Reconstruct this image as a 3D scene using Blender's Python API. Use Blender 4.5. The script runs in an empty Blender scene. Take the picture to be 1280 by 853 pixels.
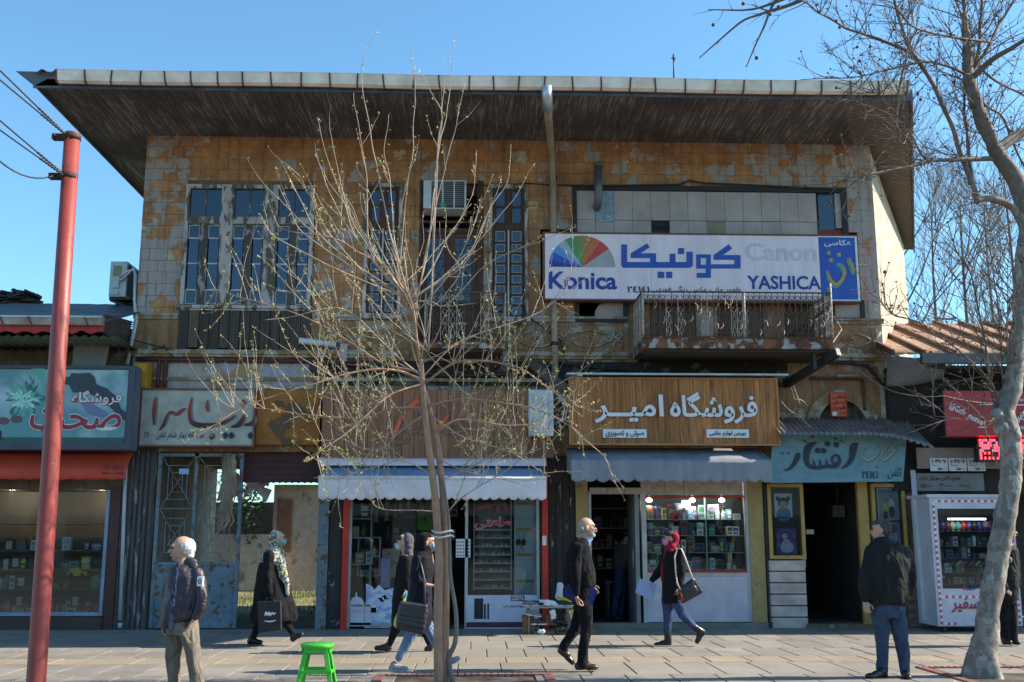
import bpy, math, random
from mathutils import Vector, Matrix, noise as mnoise
sc = bpy.context.scene
COL = sc.collection
R = math.radians
# ---------------------------------------------------------------- camera
TILT, YAW = R(10.55), R(2.0)
CAM = Vector((-0.64, -18.4, 1.5))
cam = bpy.data.cameras.new('camera'); cam.lens = 37.15; cam.sensor_width = 36; cam.clip_end = 2000; cam.clip_start = .1
camo = bpy.data.objects.new('camera', cam); COL.objects.link(camo)
camo.location = CAM; camo.rotation_euler = (R(90) + TILT, 0, -YAW)
sc.camera = camo
# ---------------------------------------------------------------- light
SUN_EL, SUN_AZ = R(38), R(2.6)          # sun stands to the right, a touch behind the facade plane
sdir = Vector((math.cos(SUN_EL)*math.cos(SUN_AZ), math.cos(SUN_EL)*math.sin(SUN_AZ), math.sin(SUN_EL)))
w = bpy.data.worlds.new('World'); sc.world = w; w.use_nodes = True
nt = w.node_tree; bg = nt.nodes['Background']
sky = nt.nodes.new('ShaderNodeTexSky'); sky.sky_type = 'NISHITA'; sky.sun_disc = False
sky.sun_elevation = SUN_EL; sky.sun_rotation = R(90) - SUN_AZ
sky.air_density = 1.0; sky.dust_density = .4; sky.ozone_density = 2.0; sky.altitude = 0
wb = nt.nodes.new('ShaderNodeMix'); wb.data_type = 'RGBA'; wb.blend_type = 'MULTIPLY'; wb.inputs[0].default_value = 1; wb.inputs[7].default_value = (.60, .875, .93, 1)
nt.links.new(sky.outputs[0], wb.inputs[6]); nt.links.new(wb.outputs[2], bg.inputs[0]); bg.inputs[1].default_value = .108
sun = bpy.data.lights.new('sun', 'SUN'); sun.energy = 3.9; sun.angle = R(.53); sun.color = (1, .89, .74)
suno = bpy.data.objects.new('sun', sun); COL.objects.link(suno)
suno.rotation_euler = sdir.to_track_quat('Z', 'Y').to_euler()
vs = sc.view_settings; vs.view_transform = 'Standard'; vs.look = 'None'; vs.exposure = 1.38; vs.gamma = 1; vs.use_curve_mapping = False
sc.cycles.max_bounces = 6; sc.cycles.transparent_max_bounces = 12; sc.cycles.diffuse_bounces = 3
# ---------------------------------------------------------------- placing by measured points
F = 1321.0
def ray(px, py):
 u, v = (px-640)/F, (426.5-py)/F
 f = math.cos(TILT) - v*math.sin(TILT); up = math.sin(TILT) + v*math.cos(TILT)
 return Vector((u*math.cos(YAW) + f*math.sin(YAW), f*math.cos(YAW) - u*math.sin(YAW), up))
def at(px, py, y=0.0):
 d = ray(px, py); return CAM + d*((y - CAM.y)/d.y)
def ground(px, py, z=0.0):
 d = ray(px, py); return CAM + d*((z - CAM.z)/d.z)
def rc(x0, y0, x1, y1, y=0.0):           # rectangle on a plane parallel to the facade: x0,x1,z0,z1
 ym, xm = (y0+y1)/2, (x0+x1)/2
 return at(x0, ym, y).x, at(x1, ym, y).x, at(xm, y1, y).z, at(xm, y0, y).z
def Z(ox, oy, s): return lambda x, y: (ox + x/s, oy + y/s)
rnd = random.Random(7)
# ---------------------------------------------------------------- materials
def lin(c): return tuple((v/12.92 if v <= .04045 else ((v+.055)/1.055)**2.4) for v in c)
def srgb(r, g, b): return lin((r/255, g/255, b/255))
class NT:
 def __init__(s, name):
  s.m = bpy.data.materials.new(name); s.m.use_nodes = True; s.t = s.m.node_tree
  s.p = s.t.nodes['Principled BSDF']; s.out = s.t.nodes['Material Output']
 def n(s, typ, **kw):
  n = s.t.nodes.new(typ)
  for k, v in kw.items():
   if k in ('d',):
    for i, val in v.items(): n.inputs[i].default_value = val
   else: setattr(n, k, v)
  return n
 def l(s, a, b): s.t.links.new(a, b)
 def pos(s, stretch=(1, 1, 1), obj=False, rot=(0, 0, 0)):
  if obj: o = s.n('ShaderNodeTexCoord').outputs['Object']
  else: o = s.n('ShaderNodeNewGeometry').outputs['Position']
  mp = s.n('ShaderNodeMapping'); mp.inputs['Scale'].default_value = stretch; mp.inputs['Rotation'].default_value = rot
  s.l(o, mp.inputs[0]); return mp.outputs[0]
 def noise(s, vec, scale, detail=6, rough=.6, dist=0):
  n = s.n('ShaderNodeTexNoise'); s.l(vec, n.inputs['Vector'])
  n.inputs['Scale'].default_value = scale; n.inputs['Detail'].default_value = detail
  n.inputs['Roughness'].default_value = rough; n.inputs['Distortion'].default_value = dist
  return n.outputs[0]
 def ramp(s, v, lo, hi, a=0.0, b=1.0):
  r = s.n('ShaderNodeMapRange'); s.l(v, r.inputs[0])
  for i, x in enumerate((lo, hi, a, b)): r.inputs[i+1].default_value = x
  return r.outputs[0]
 def mix(s, f, a, b, blend='MIX'):
  m = s.n('ShaderNodeMix'); m.data_type = 'RGBA'; m.blend_type = blend
  for sock, v in ((m.inputs[0], f), (m.inputs[6], a), (m.inputs[7], b)):
   if hasattr(v, 'links') or hasattr(v, 'is_linked'): s.l(v, sock)
   elif isinstance(v, (int, float)): sock.default_value = v
   else: sock.default_value = (*v, 1)
  return m.outputs[2]
 def math(s, op, a, b):
  m = s.n('ShaderNodeMath', operation=op)
  for sock, v in ((m.inputs[0], a), (m.inputs[1], b)):
   if isinstance(v, (int, float)): sock.default_value = v
   else: s.l(v, sock)
  return m.outputs[0]
 def bump(s, h, strength=.3, dist=.01):
  b = s.n('ShaderNodeBump'); b.inputs['Strength'].default_value = strength; b.inputs['Distance'].default_value = dist
  s.l(h, b.inputs['Height']); s.l(b.outputs[0], s.p.inputs['Normal'])
 def col(s, c): s.l(c, s.p.inputs['Base Color'])
MATS = {}
def mat(name, c, rough=.7, metal=0, c2=None, scale=3, lo=.35, hi=.65, stretch=(1, 1, 1), bump=.15, bs=30, obj=False, spec=.5, dirt=.25):
 if name in MATS: return MATS[name]
 t = NT(name); p = t.pos(stretch, obj)
 if c2 is None: c2 = tuple(v*.72 for v in c)
 n1 = t.noise(p, scale); f1 = t.ramp(n1, lo, hi)
 colr = t.mix(f1, c, c2)
 if dirt:
  n2 = t.noise(t.pos((1, 1, 1), obj), 1.1 if not obj else 6, 8, .7)
  colr = t.mix(t.ramp(n2, .45, .75, 0, dirt), colr, tuple(v*.35 for v in c))
 t.col(colr)
 n3 = t.noise(p, bs, 4)
 t.bump(n3, bump, .01)
 t.p.inputs['Roughness'].default_value = rough; t.p.inputs['Metallic'].default_value = metal
 t.p.inputs['Specular IOR Level'].default_value = spec
 t.l(t.ramp(n3, .3, .7, max(rough-.1, 0), min(rough+.1, 1)), t.p.inputs['Roughness'])
 MATS[name] = t.m; return t.m
def peel(name, paint, u1, u2, thr=.55, byobj=0, big=0, scale=2.2, paint2=None, bias=(), rough=.85, uscale=3, uthr=.5, stretch=(1, 1, 1), bump=.5, edge=.012, obj=False, streak=0.0):
 t = NT(name); p = t.pos(stretch, obj)
 n = t.noise(p, scale, 9, .62, .3)
 for ax, lo, hi, amt in bias:
  sp = t.n('ShaderNodeSeparateXYZ'); t.l(t.n('ShaderNodeNewGeometry').outputs['Position'], sp.inputs[0])
  n = t.math('ADD', n, t.ramp(sp.outputs[ax], lo, hi, 0, amt))
 if big: n = t.math('ADD', n, t.math('MULTIPLY', t.math('SUBTRACT', t.noise(t.pos((1, 1, .7)), .55, 3, .5), .5), big))
 if byobj: n = t.math('ADD', n, t.math('MULTIPLY', t.math('POWER', t.n('ShaderNodeObjectInfo').outputs['Random'], 3.0), byobj))
 mask = t.ramp(n, thr, thr+edge)
 nu = t.noise(p, uscale, 7, .6)
 under = t.mix(t.ramp(nu, uthr-.02, uthr+.03), u1, u2)
 under = t.mix(t.ramp(t.noise(p, 22, 5), .3, .8, 0, .45), under, tuple(v*.45 for v in u1))
 p2 = paint2 or tuple(v*.6 for v in paint)
 pc = t.mix(t.ramp(t.noise(p, 1.6, 8, .65), .35, .68), paint, p2)
 pc = t.mix(t.ramp(t.noise(p, 9, 6, .7), .45, .8, 0, .55), pc, tuple(v*.4 for v in p2))
 c = t.mix(mask, pc, under)
 if streak:
  st = t.noise(t.pos((7, 7, .35)), 1.4, 6, .6)
  c = t.mix(t.ramp(st, .5, .72, 0, streak), c, tuple(v*.16 for v in paint))
 t.col(c); t.p.inputs['Roughness'].default_value = rough
 h = t.math('ADD', t.math('MULTIPLY', mask, -1.0), t.math('MULTIPLY', t.noise(p, 45, 5), .5))
 t.bump(h, bump, .008)
 MATS[name] = t.m; return t.m
def wood(name, c, c2, along='z', rough=.6, spec=.25, bump=.3, obj=False, scale=1, wear=None, wthr=.6):
 s = {'z': (14, 14, .7), 'x': (.7, 14, 14), 'y': (14, .7, 14)}[along]
 t = NT(name); p = t.pos(tuple(v*scale for v in s), obj)
 n = t.noise(p, 1.5, 7, .65, 1.2); n2 = t.noise(p, 6, 5, .6)
 cc = t.mix(t.ramp(n, .38, .64), c, c2)
 cc = t.mix(t.ramp(n2, .5, .75, 0, .6), cc, tuple(v*.35 for v in c2))
 ob = t.n('ShaderNodeObjectInfo').outputs['Random']
 cc = t.mix(t.ramp(ob, 0, 1, 0, .45), cc, tuple(v*.5 for v in c2))
 if wear:
  nw = t.noise(t.pos(tuple(v*.5 for v in s)), 2.2, 8, .7)
  cc = t.mix(t.ramp(nw, wthr, wthr+.05), cc, wear)
 t.col(cc); t.p.inputs['Roughness'].default_value = rough; t.p.inputs['Specular IOR Level'].default_value = spec
 t.bump(t.math('ADD', n, n2), bump, .006)
 MATS[name] = t.m; return t.m
def glass(name='glass', tint=(.9, .95, .95), refl=.04, rough=.02):
 if name in MATS: return MATS[name]
 t = NT(name)
 tr = t.n('ShaderNodeBsdfTransparent'); tr.inputs[0].default_value = (*tint, 1)
 gl = t.n('ShaderNodeBsdfGlossy'); gl.inputs['Roughness'].default_value = rough; gl.inputs[0].default_value = (.9, .95, 1, 1)
 fr = t.n('ShaderNodeFresnel'); fr.inputs[0].default_value = 1.5
 p = t.pos(); dirt = t.noise(p, 2.5, 8, .7)
 f = t.math('ADD', t.math('MULTIPLY', fr.outputs[0], 1.0), refl)
 mx = t.n('ShaderNodeMixShader'); t.l(f, mx.inputs[0]); t.l(tr.outputs[0], mx.inputs[1]); t.l(gl.outputs[0], mx.inputs[2])
 df = t.n('ShaderNodeBsdfDiffuse'); df.inputs[0].default_value = (.35, .35, .34, 1)
 m2 = t.n('ShaderNodeMixShader'); t.l(t.ramp(dirt, .5, .8, 0.0, .02), m2.inputs[0]); t.l(mx.outputs[0], m2.inputs[1]); t.l(df.outputs[0], m2.inputs[2])
 t.l(m2.outputs[0], t.out.inputs[0]); MATS[name] = t.m; return t.m
def emit(name, c, strength):
 if name in MATS: return MATS[name]
 t = NT(name); t.p.inputs['Base Color'].default_value = (*c, 1)
 t.p.inputs['Emission Color'].default_value = (*c, 1); t.p.inputs['Emission Strength'].default_value = strength
 MATS[name] = t.m; return t.m
def flat(name, r, g, b, rough=.5, **k):          # a plain painted/printed colour from its sRGB value, with slight wear
 return mat(name, srgb(r, g, b), rough, c2=tuple(v*.86 for v in srgb(r, g, b)), dirt=k.pop('dirt', .12), bump=k.pop('bump', .05), **k)
# ---------------------------------------------------------------- mesh building
WL = {}
class MB:
 def __init__(s): s.v = []; s.f = []; s.mi = []; s.sm = []
 def add(s, vs, fs, mi=0, smooth=False):
  b = len(s.v); s.v += [tuple(v) for v in vs]
  for f in fs: s.f.append(tuple(b+i for i in f)); s.mi.append(mi); s.sm.append(smooth)
  return s
 def box(s, x0, x1, y0, y1, z0, z1, mi=0, M=None):
  vs = [(x, y, z) for z in (z0, z1) for y in (y0, y1) for x in (x0, x1)]
  if M is not None: vs = [M @ Vector(v) for v in vs]
  return s.add(vs, [(0, 2, 3, 1), (4, 5, 7, 6), (0, 1, 5, 4), (2, 6, 7, 3), (0, 4, 6, 2), (1, 3, 7, 5)], mi)
 def beam(s, a, b, w, h, mi=0, up=(0, 0, 1)):
  a, b = Vector(a), Vector(b); d = (b-a); L = d.length; d.normalize()
  u = Vector(up); r = d.cross(u)
  if r.length < 1e-4: r = d.cross(Vector((1, 0, 0)))
  r.normalize(); u = r.cross(d)
  vs = []
  for t in (0, L):
   for su in (-1, 1):
    for sr in (-1, 1): vs.append(a + d*t + u*su*h/2 + r*sr*w/2)
  return s.add(vs, [(0, 1, 3, 2), (4, 6, 7, 5), (0, 4, 5, 1), (2, 3, 7, 6), (0, 2, 6, 4), (1, 5, 7, 3)], mi)
 def tube(s, pts, rad, n=8, mi=0, cap=True, smooth=True):
  pts = [Vector(p) for p in pts]; k = len(pts)
  if not hasattr(rad, '__len__'): rad = [rad]*k
  prev = None; vs = []
  for i, p in enumerate(pts):
   d = (pts[min(i+1, k-1)] - pts[max(i-1, 0)])
   if d.length < 1e-9: d = Vector((0, 0, 1))
   d.normalize()
   if prev is None:
    r = d.cross(Vector((0, 1, 0)) if abs(d.y) < .9 else Vector((1, 0, 0)))
   else: r = prev - d*prev.dot(d)
   r.normalize(); prev = r; q = d.cross(r)
   for j in range(n):
    a = 2*math.pi*j/n; vs.append(p + (r*math.cos(a) + q*math.sin(a))*rad[i])
  fs = [(i*n+j, i*n+(j+1) % n, (i+1)*n+(j+1) % n, (i+1)*n+j) for i in range(k-1) for j in range(n)]
  if cap: fs += [tuple(range(n))[::-1], tuple((k-1)*n+j for j in range(n))]
  return s.add(vs, fs, mi, smooth)
 def sphere(s, c, r, nu=10, nv=7, mi=0, M=None, smooth=True):
  c = Vector(c); r = (r, r, r) if not hasattr(r, '__len__') else r
  vs = []
  for i in range(nv+1):
   th = math.pi*i/nv
   for j in range(nu):
    ph = 2*math.pi*j/nu
    q = Vector((r[0]*math.sin(th)*math.cos(ph), r[1]*math.sin(th)*math.sin(ph), r[2]*math.cos(th)))
    if M is not None: q = M @ q
    vs.append(c + q)
  fs = [(i*nu+j, (i+1)*nu+j, (i+1)*nu+(j+1) % nu, i*nu+(j+1) % nu) for i in range(nv) for j in range(nu)]
  return s.add(vs, fs, mi, smooth)
 def prism(s, poly, y0, y1, mi=0):        # polygon of (x,z) pushed from y0 (front) to y1 (back)
  n = len(poly)
  vs = [(x, y0, z) for x, z in poly] + [(x, y1, z) for x, z in poly]
  fs = [tuple(range(n)), tuple(range(2*n-1, n-1, -1))] + [(i, i+n, (i+1) % n+n, (i+1) % n) for i in range(n)]
  return s.add(vs, fs, mi)
 def slab(s, poly, z0, z1, mi=0):         # polygon of (x,y) raised from z0 to z1
  n = len(poly)
  vs = [(x, y, z0) for x, y in poly] + [(x, y, z1) for x, y in poly]
  fs = [tuple(range(n-1, -1, -1)), tuple(range(n, 2*n))] + [(i, (i+1) % n, (i+1) % n+n, i+n) for i in range(n)]
  return s.add(vs, fs, mi)
 def sheet(s, fn, nu, nv, mi=0, smooth=True, thick=0):   # fn(u,v)->point, u,v in 0..1
  vs = [fn(i/nu, j/nv) for j in range(nv+1) for i in range(nu+1)]
  fs = [(j*(nu+1)+i, j*(nu+1)+i+1, (j+1)*(nu+1)+i+1, (j+1)*(nu+1)+i) for j in range(nv) for i in range(nu)]
  s.add(vs, fs, mi, smooth)
  if thick:
   vs2 = [Vector(v) + Vector((0, thick, -thick*.3)) for v in vs]
   s.add(vs2, [f[::-1] for f in fs], mi, smooth)
   b1 = len(s.v) - 2*len(vs); b2 = len(s.v) - len(vs); W = nu+1
   loop = [i for i in range(nu+1)] + [j*W+nu for j in range(1, nv+1)] + [nv*W+i for i in range(nu-1, -1, -1)] + [j*W for j in range(nv-1, 0, -1)]
   for a, b in zip(loop, loop[1:]+loop[:1]):
    s.f.append((b1+b, b1+a, b2+a, b2+b)); s.mi.append(mi); s.sm.append(False)
  return s
 def mesh(s, name, mats, org=(0, 0, 0)):
  me = bpy.data.meshes.new(name); o = Vector(org)
  me.from_pydata([tuple(Vector(v)-o) for v in s.v], [], s.f)
  for m in (mats if isinstance(mats, (list, tuple)) else [mats]): me.materials.append(m)
  me.polygons.foreach_set('material_index', s.mi); me.polygons.foreach_set('use_smooth', s.sm)
  me.update(); return me
 def build(s, name, mats, parent=None, kind=None):
  if parent is None:
   xs = [v[0] for v in s.v]; ys = [v[1] for v in s.v]; zs = [v[2] for v in s.v]
   org = Vector(((min(xs)+max(xs))/2, (min(ys)+max(ys))/2, min(zs)))
  else: org = WL[parent.name]
  o = bpy.data.objects.new(name, s.mesh(name, mats, org)); COL.objects.link(o)
  if parent is None: o.location = org
  else: o.parent = parent
  WL[o.name] = org
  if kind: o['kind'] = kind
  return o
def tag(o, label, cat, group=None):
 o['label'] = label; o['category'] = cat
 if group: o['group'] = group
 return o
def thing(name, loc, label, cat, group=None):
 o = bpy.data.objects.new(name, None); COL.objects.link(o); o.location = loc; o.empty_display_size = .2
 WL[o.name] = Vector(loc); return tag(o, label, cat, group)
def struct(o): o['kind'] = 'structure'; return o
def piece(name, mesh, loc, parent, rot=None, scale=None):     # a small part sharing mesh data; loc in world
 o = bpy.data.objects.new(name, mesh); COL.objects.link(o); o.parent = parent
 o.location = Vector(loc) - WL[parent.name]
 if rot: o.rotation_euler = rot
 if scale: o.scale = scale
 WL[o.name] = Vector(loc); return o
def copy_tree(o, parent=None):
 c = o.copy(); COL.objects.link(c)
 WL[c.name] = WL.get(o.name, Vector())
 if parent: c.parent = parent
 for ch in list(o.children): copy_tree(ch, c)
 return c
# ---------------------------------------------------------------- lettering
FORMS = {'ا': ('FE8D', 'FE8E'), 'آ': ('FE81', 'FE82'), 'ب': ('FE8F', 'FE90', 'FE91', 'FE92'), 'پ': ('FB56', 'FB57', 'FB58', 'FB59'), 'ت': ('FE95', 'FE96', 'FE97', 'FE98'),
'ج': ('FE9D', 'FE9E', 'FE9F', 'FEA0'), 'چ': ('FB7A', 'FB7B', 'FB7C', 'FB7D'), 'ح': ('FEA1', 'FEA2', 'FEA3', 'FEA4'), 'د': ('FEA9', 'FEAA'), 'ر': ('FEAD', 'FEAE'), 'ز': ('FEAF', 'FEB0'),
'س': ('FEB1', 'FEB2', 'FEB3', 'FEB4'), 'ش': ('FEB5', 'FEB6', 'FEB7', 'FEB8'), 'ص': ('FEB9', 'FEBA', 'FEBB', 'FEBC'), 'ط': ('FEC1', 'FEC2', 'FEC3', 'FEC4'), 'ظ': ('FEC5', 'FEC6', 'FEC7', 'FEC8'),
'ع': ('FEC9', 'FECA', 'FECB', 'FECC'), 'ف': ('FED1', 'FED2', 'FED3', 'FED4'), 'ک': ('FB8E', 'FB8F', 'FB90', 'FB91'), 'گ': ('FB92', 'FB93', 'FB94', 'FB95'), 'ل': ('FEDD', 'FEDE', 'FEDF', 'FEE0'),
'م': ('FEE1', 'FEE2', 'FEE3', 'FEE4'), 'ن': ('FEE5', 'FEE6', 'FEE7', 'FEE8'), 'ه': ('FEE9', 'FEEA', 'FEEB', 'FEEC'), 'و': ('FEED', 'FEEE'), 'ی': ('FBFC', 'FBFD', 'FBFE', 'FBFF'), 'ـ': ('0640', '0640', '0640', '0640'), 'ئ': ('FE89', 'FE8A', 'FE8B', 'FE8C')}
def fa(s):
 out = []
 for i, ch in enumerate(s):
  if ch not in FORMS: out.append(ch); continue
  f = FORMS[ch]
  pj = i > 0 and s[i-1] in FORMS and len(FORMS[s[i-1]]) == 4
  nj = len(f) == 4 and i+1 < len(s) and s[i+1] in FORMS
  k = (3 if nj else 1) if pj else (2 if nj else 0)
  out.append(chr(int(f[k], 16)))
 words = ''.join(out).split(' ')
 return ' '.join(w if any(c.isdigit() or c in '۰۱۲۳۴۵۶۷۸۹' for c in w) else w[::-1] for w in reversed(words))
_txt = {}
def text_mesh(s, bold, shear, depth):
 key = (s, bold, shear, depth)
 if key in _txt: return _txt[key]
 c = bpy.data.curves.new('text', 'FONT'); c.body = s; c.size = 1; c.offset = bold; c.shear = shear
 c.extrude = .5; c.resolution_u = 3; c.align_x = 'LEFT'
 o = bpy.data.objects.new('text', c); COL.objects.link(o); bpy.context.view_layer.update()
 me = bpy.data.meshes.new_from_object(o.evaluated_get(bpy.context.evaluated_depsgraph_get()))
 bpy.data.objects.remove(o);
 _txt[key] = me; return me
def letters(s, box, y, m, parent, depth=.012, bold=0.0, shear=0.0, name='lettering', persian=True, rot=0.0, px=True, label=None):
 """lettering fitted to the box (px x0,y0,x1,y1) on the plane y"""
 x0, x1, z0, z1 = rc(*box, y) if px else box
 me = text_mesh(fa(s) if persian else s, bold, shear, depth).copy(); me.name = name
 vs = [v.co.copy() for v in me.vertices]
 ax, bx = min(v.x for v in vs), max(v.x for v in vs); ay, by = min(v.y for v in vs), max(v.y for v in vs)
 az, bz = min(v.z for v in vs), max(v.z for v in vs)
 org = WL[parent.name]; cx, cz = (x0+x1)/2, (z0+z1)/2; cr, sr = math.cos(rot), math.sin(rot)
 up = list(range(len(vs)))                       # islands: joined letters overlap, so each sits a hair apart
 def find(i):
  while up[i] != i: up[i] = up[up[i]]; i = up[i]
  return i
 for e in me.edges: a_, b_ = find(e.vertices[0]), find(e.vertices[1]); up[max(a_, b_)] = min(a_, b_)
 isl = {}; jit = [isl.setdefault(find(i), len(isl)) for i in range(len(vs))]
 for v, c, j_ in zip(me.vertices, vs, jit):
  x = x0 + (c.x-ax)/(bx-ax)*(x1-x0); z = z0 + (c.y-ay)/(by-ay)*(z1-z0)
  yy = y - (c.z-az)/max(bz-az, 1e-6)*depth - (j_ % 7)*.0006
  if rot:
   dx, dz = x-cx, z-cz; x = cx + dx*cr - dz*sr; z = cz + dx*sr + dz*cr
  v.co = Vector((x, yy, z)) - org
 me.materials.clear(); me.materials.append(m); me.update()
 o = bpy.data.objects.new(name, me); COL.objects.link(o); o.parent = parent; WL[o.name] = org
 if label: o['label'] = label
 return o
def stroke(mb, pts, y, depth=.01, mi=0, closed=False):
 """a brush stroke on the plane y: pts = [(px,py,width_px)...]"""
 P = [(at(a, b, y), wd/F*18.2) for a, b, wd in pts]
 Q = []
 for i in range(len(P)-1):                       # catmull-rom
  p0 = P[max(i-1, 0)]; p1 = P[i]; p2 = P[i+1]; p3 = P[min(i+2, len(P)-1)]
  for k in range(4):
   t = k/4
   f = lambda a, b, c, d: .5*((2*b) + (-a+c)*t + (2*a-5*b+4*c-d)*t*t + (-a+3*b-3*c+d)*t**3)
   Q.append((f(p0[0].x, p1[0].x, p2[0].x, p3[0].x), f(p0[0].z, p1[0].z, p2[0].z, p3[0].z), max(f(p0[1], p1[1], p2[1], p3[1]), .001)))
 Q.append((P[-1][0].x, P[-1][0].z, P[-1][1]))
 L, Rr = [], []
 for i, (x, z, wd) in enumerate(Q):
  a, b = Q[max(i-1, 0)], Q[min(i+1, len(Q)-1)]
  d = Vector((b[0]-a[0], b[1]-a[1]));
  if d.length < 1e-9: d = Vector((1, 0))
  d.normalize(); nx, nz = -d.y, d.x
  L.append((x+nx*wd/2, z+nz*wd/2)); Rr.append((x-nx*wd/2, z-nz*wd/2))
 n = len(Q); e = 4e-5; k0 = len(mb.v) % 997*1.1e-6; vs = [(x, y-depth-i*e-k0, z) for i, (x, z) in enumerate(L)] + [(x, y-depth-i*e-k0, z) for i, (x, z) in enumerate(Rr)] + [(x, y, z) for x, z in L] + [(x, y, z) for x, z in Rr]
 fs = []
 for i in range(n-1):
  fs += [(i, i+1, n+i+1, n+i), (2*n+i, 2*n+i+1, i+1, i), (n+i, n+i+1, 3*n+i+1, 3*n+i)]
 fs += [(0, n, 3*n, 2*n), (n-1, 2*n-1, 4*n-1, 3*n-1)]
 mb.add(vs, fs, mi); return mb
# ================================================================ the setting: ground
def in_frame_box(): pass
m_mortar = mat('mortar', (.09, .085, .08), .95, scale=5)
t = NT('paving'); p = t.pos()
ob = t.n('ShaderNodeObjectInfo').outputs['Random']
c = t.mix(t.ramp(t.noise(p, 1.3, 7), .35, .7), (.27, .245, .21), (.19, .175, .155))
c = t.mix(t.math('MULTIPLY', ob, .55), c, (.15, .135, .12))
c = t.mix(t.ramp(t.noise(p, 14, 6, .7), .52, .8, 0, .5), c, (.09, .08, .07))
c = t.mix(t.ramp(t.noise(p, 90, 3), .6, .75, 0, .4), c, (.38, .35, .3)); c = t.mix(t.ramp(t.noise(p, .55, 8, .7, .5), .52, .62, 0, .45), c, (.1, .088, .075)); c = t.mix(t.ramp(t.noise(p, 7, 2, .4), .72, .75, 0, .7), c, (.06, .055, .05))
t.col(c); t.bump(t.noise(p, 70, 5), .35, .006); t.p.inputs['Roughness'].default_value = .8
m_slab = t.m
t = NT('paving_warm'); p = t.pos(); ob = t.n('ShaderNodeObjectInfo').outputs['Random']
c = t.mix(t.ramp(t.noise(p, 2, 7), .35, .7), (.31, .25, .17), (.22, .185, .135))
c = t.mix(t.math('MULTIPLY', ob, .5), c, (.17, .14, .11)); c = t.mix(t.ramp(t.noise(p, 18, 6, .7), .52, .8, 0, .5), c, (.1, .085, .065))
t.col(c); t.bump(t.noise(p, 70, 5), .35, .006); t.p.inputs['Roughness'].default_value = .8
m_slab2 = t.m
m_asphalt = mat('asphalt', (.15, .13, .115), .9, c2=(.11, .1, .09), scale=8, bump=.5, bs=120)
m_soil = mat('soil', (.075, .05, .032), .98, c2=(.04, .028, .018), scale=9, bump=1, bs=25)
m_kerb = mat('kerb_stone', (.3, .29, .27), .85, bump=.4)
KY = -7.75
mb = MB(); mb.add([(-600, -600, -.16), (600, -600, -.16), (600, 900, -.16), (-600, 900, -.16)], [(0, 1, 2, 3)])
struct(mb.build('ground', mat('far_ground', (.16, .14, .11), .95, c2=(.07, .09, .04), scale=.2)))
mb = MB(); mb.box(-60, 60, -19, KY-.14, -.156, -.13); struct(mb.build('road', m_asphalt))
pave = MB(); pave.box(-30, 30, KY, .9, -.15, -.016)
pave = struct(pave.build('pavement', m_mortar))
rows = [-.02, -1.15, -2.25, -3.35, -4.35, -4.98, -6.15, -7.2, KY+.0]
PIT = [(-1.72, .24, -7.35, -6.1), (4.55, 9.2, -7.35, -5.62)]
cands = []
for r in range(len(rows)-1):
 y1, y0 = rows[r], rows[r+1]; off = rnd.random()*.5
 k = -40
 while k < 44:
  x0 = k*.505 + off; k += 1
  if any(a < x0+.25 < b and c0 < (y0+y1)/2 < d0 for a, b, c0, d0 in PIT): continue
  cands.append((abs(x0)/(1.2 if x0 > 0 else 1), x0, y0, y1, r))
slabmesh = {}
def slab_mesh(L, warm):
 k = (round(L, 3), warm)
 if k not in slabmesh:
  b = .006; mb = MB(); X, Y, z = .505/2-.005, L/2-.005, .0
  vs = [(-X, -Y, -.04), (X, -Y, -.04), (X, Y, -.04), (-X, Y, -.04), (-X, -Y, -b), (X, -Y, -b), (X, Y, -b), (-X, Y, -b), (-X+b, -Y+b, z), (X-b, -Y+b, z), (X-b, Y-b, z), (-X+b, Y-b, z)]
  fs = [(8, 9, 10, 11)] + [(i, (i+1) % 4, (i+1) % 4+4, i+4) for i in range(4)] + [(i+4, (i+1) % 4+4, (i+1) % 4+8, i+8) for i in range(4)]
  mb.add(vs, fs); slabmesh[k] = mb.mesh('paving_slab', m_slab2 if warm else m_slab)
 return slabmesh[k]
def seen(x, y): # inside the picture with a margin
 v = Vector((x, y, 0)) - CAM; a = math.degrees(math.atan2(v.x, v.y)) - 2
 return abs(a)
cands.sort(key=lambda c: seen(c[1]+.25, (c[2]+c[3])/2))
rest = MB()
for i, (_, x0, y0, y1, r) in enumerate(cands):
 me = slab_mesh(y1-y0, r == 4); loc = (x0+.2525, (y0+y1)/2, rnd.uniform(-.003, .002))
 if i < 290: piece('paving_slab', me, loc, pave, rot=(rnd.uniform(-.002, .002), rnd.uniform(-.003, .003), 0))
 elif seen(*loc[:2]) < 50: rest.add([Vector(v.co)+Vector(loc) for v in me.vertices], [tuple(q.vertices) for q in me.polygons], 1 if r == 4 else 0)
rest.build('paving_slab', [m_slab, m_slab2], pave, kind='stuff')
mb = MB()
for k in range(-22, 22): mb.box(k*.9+.004, k*.9+.896, KY-.14, KY-.004, -.155, .0)
o = mb.build('kerb', m_kerb); struct(o)
m_pink = mat('pink_brick', (.36, .15, .12), .9, c2=(.24, .1, .085), scale=14, bump=.4)
bm_ = MB(); bm_.box(-.03, .03, -.052, .052, -.03, .012); bm_.box(-.024, .024, -.046, .046, .012, .016)
brick_mesh = bm_.mesh('brick', m_pink)
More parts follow.
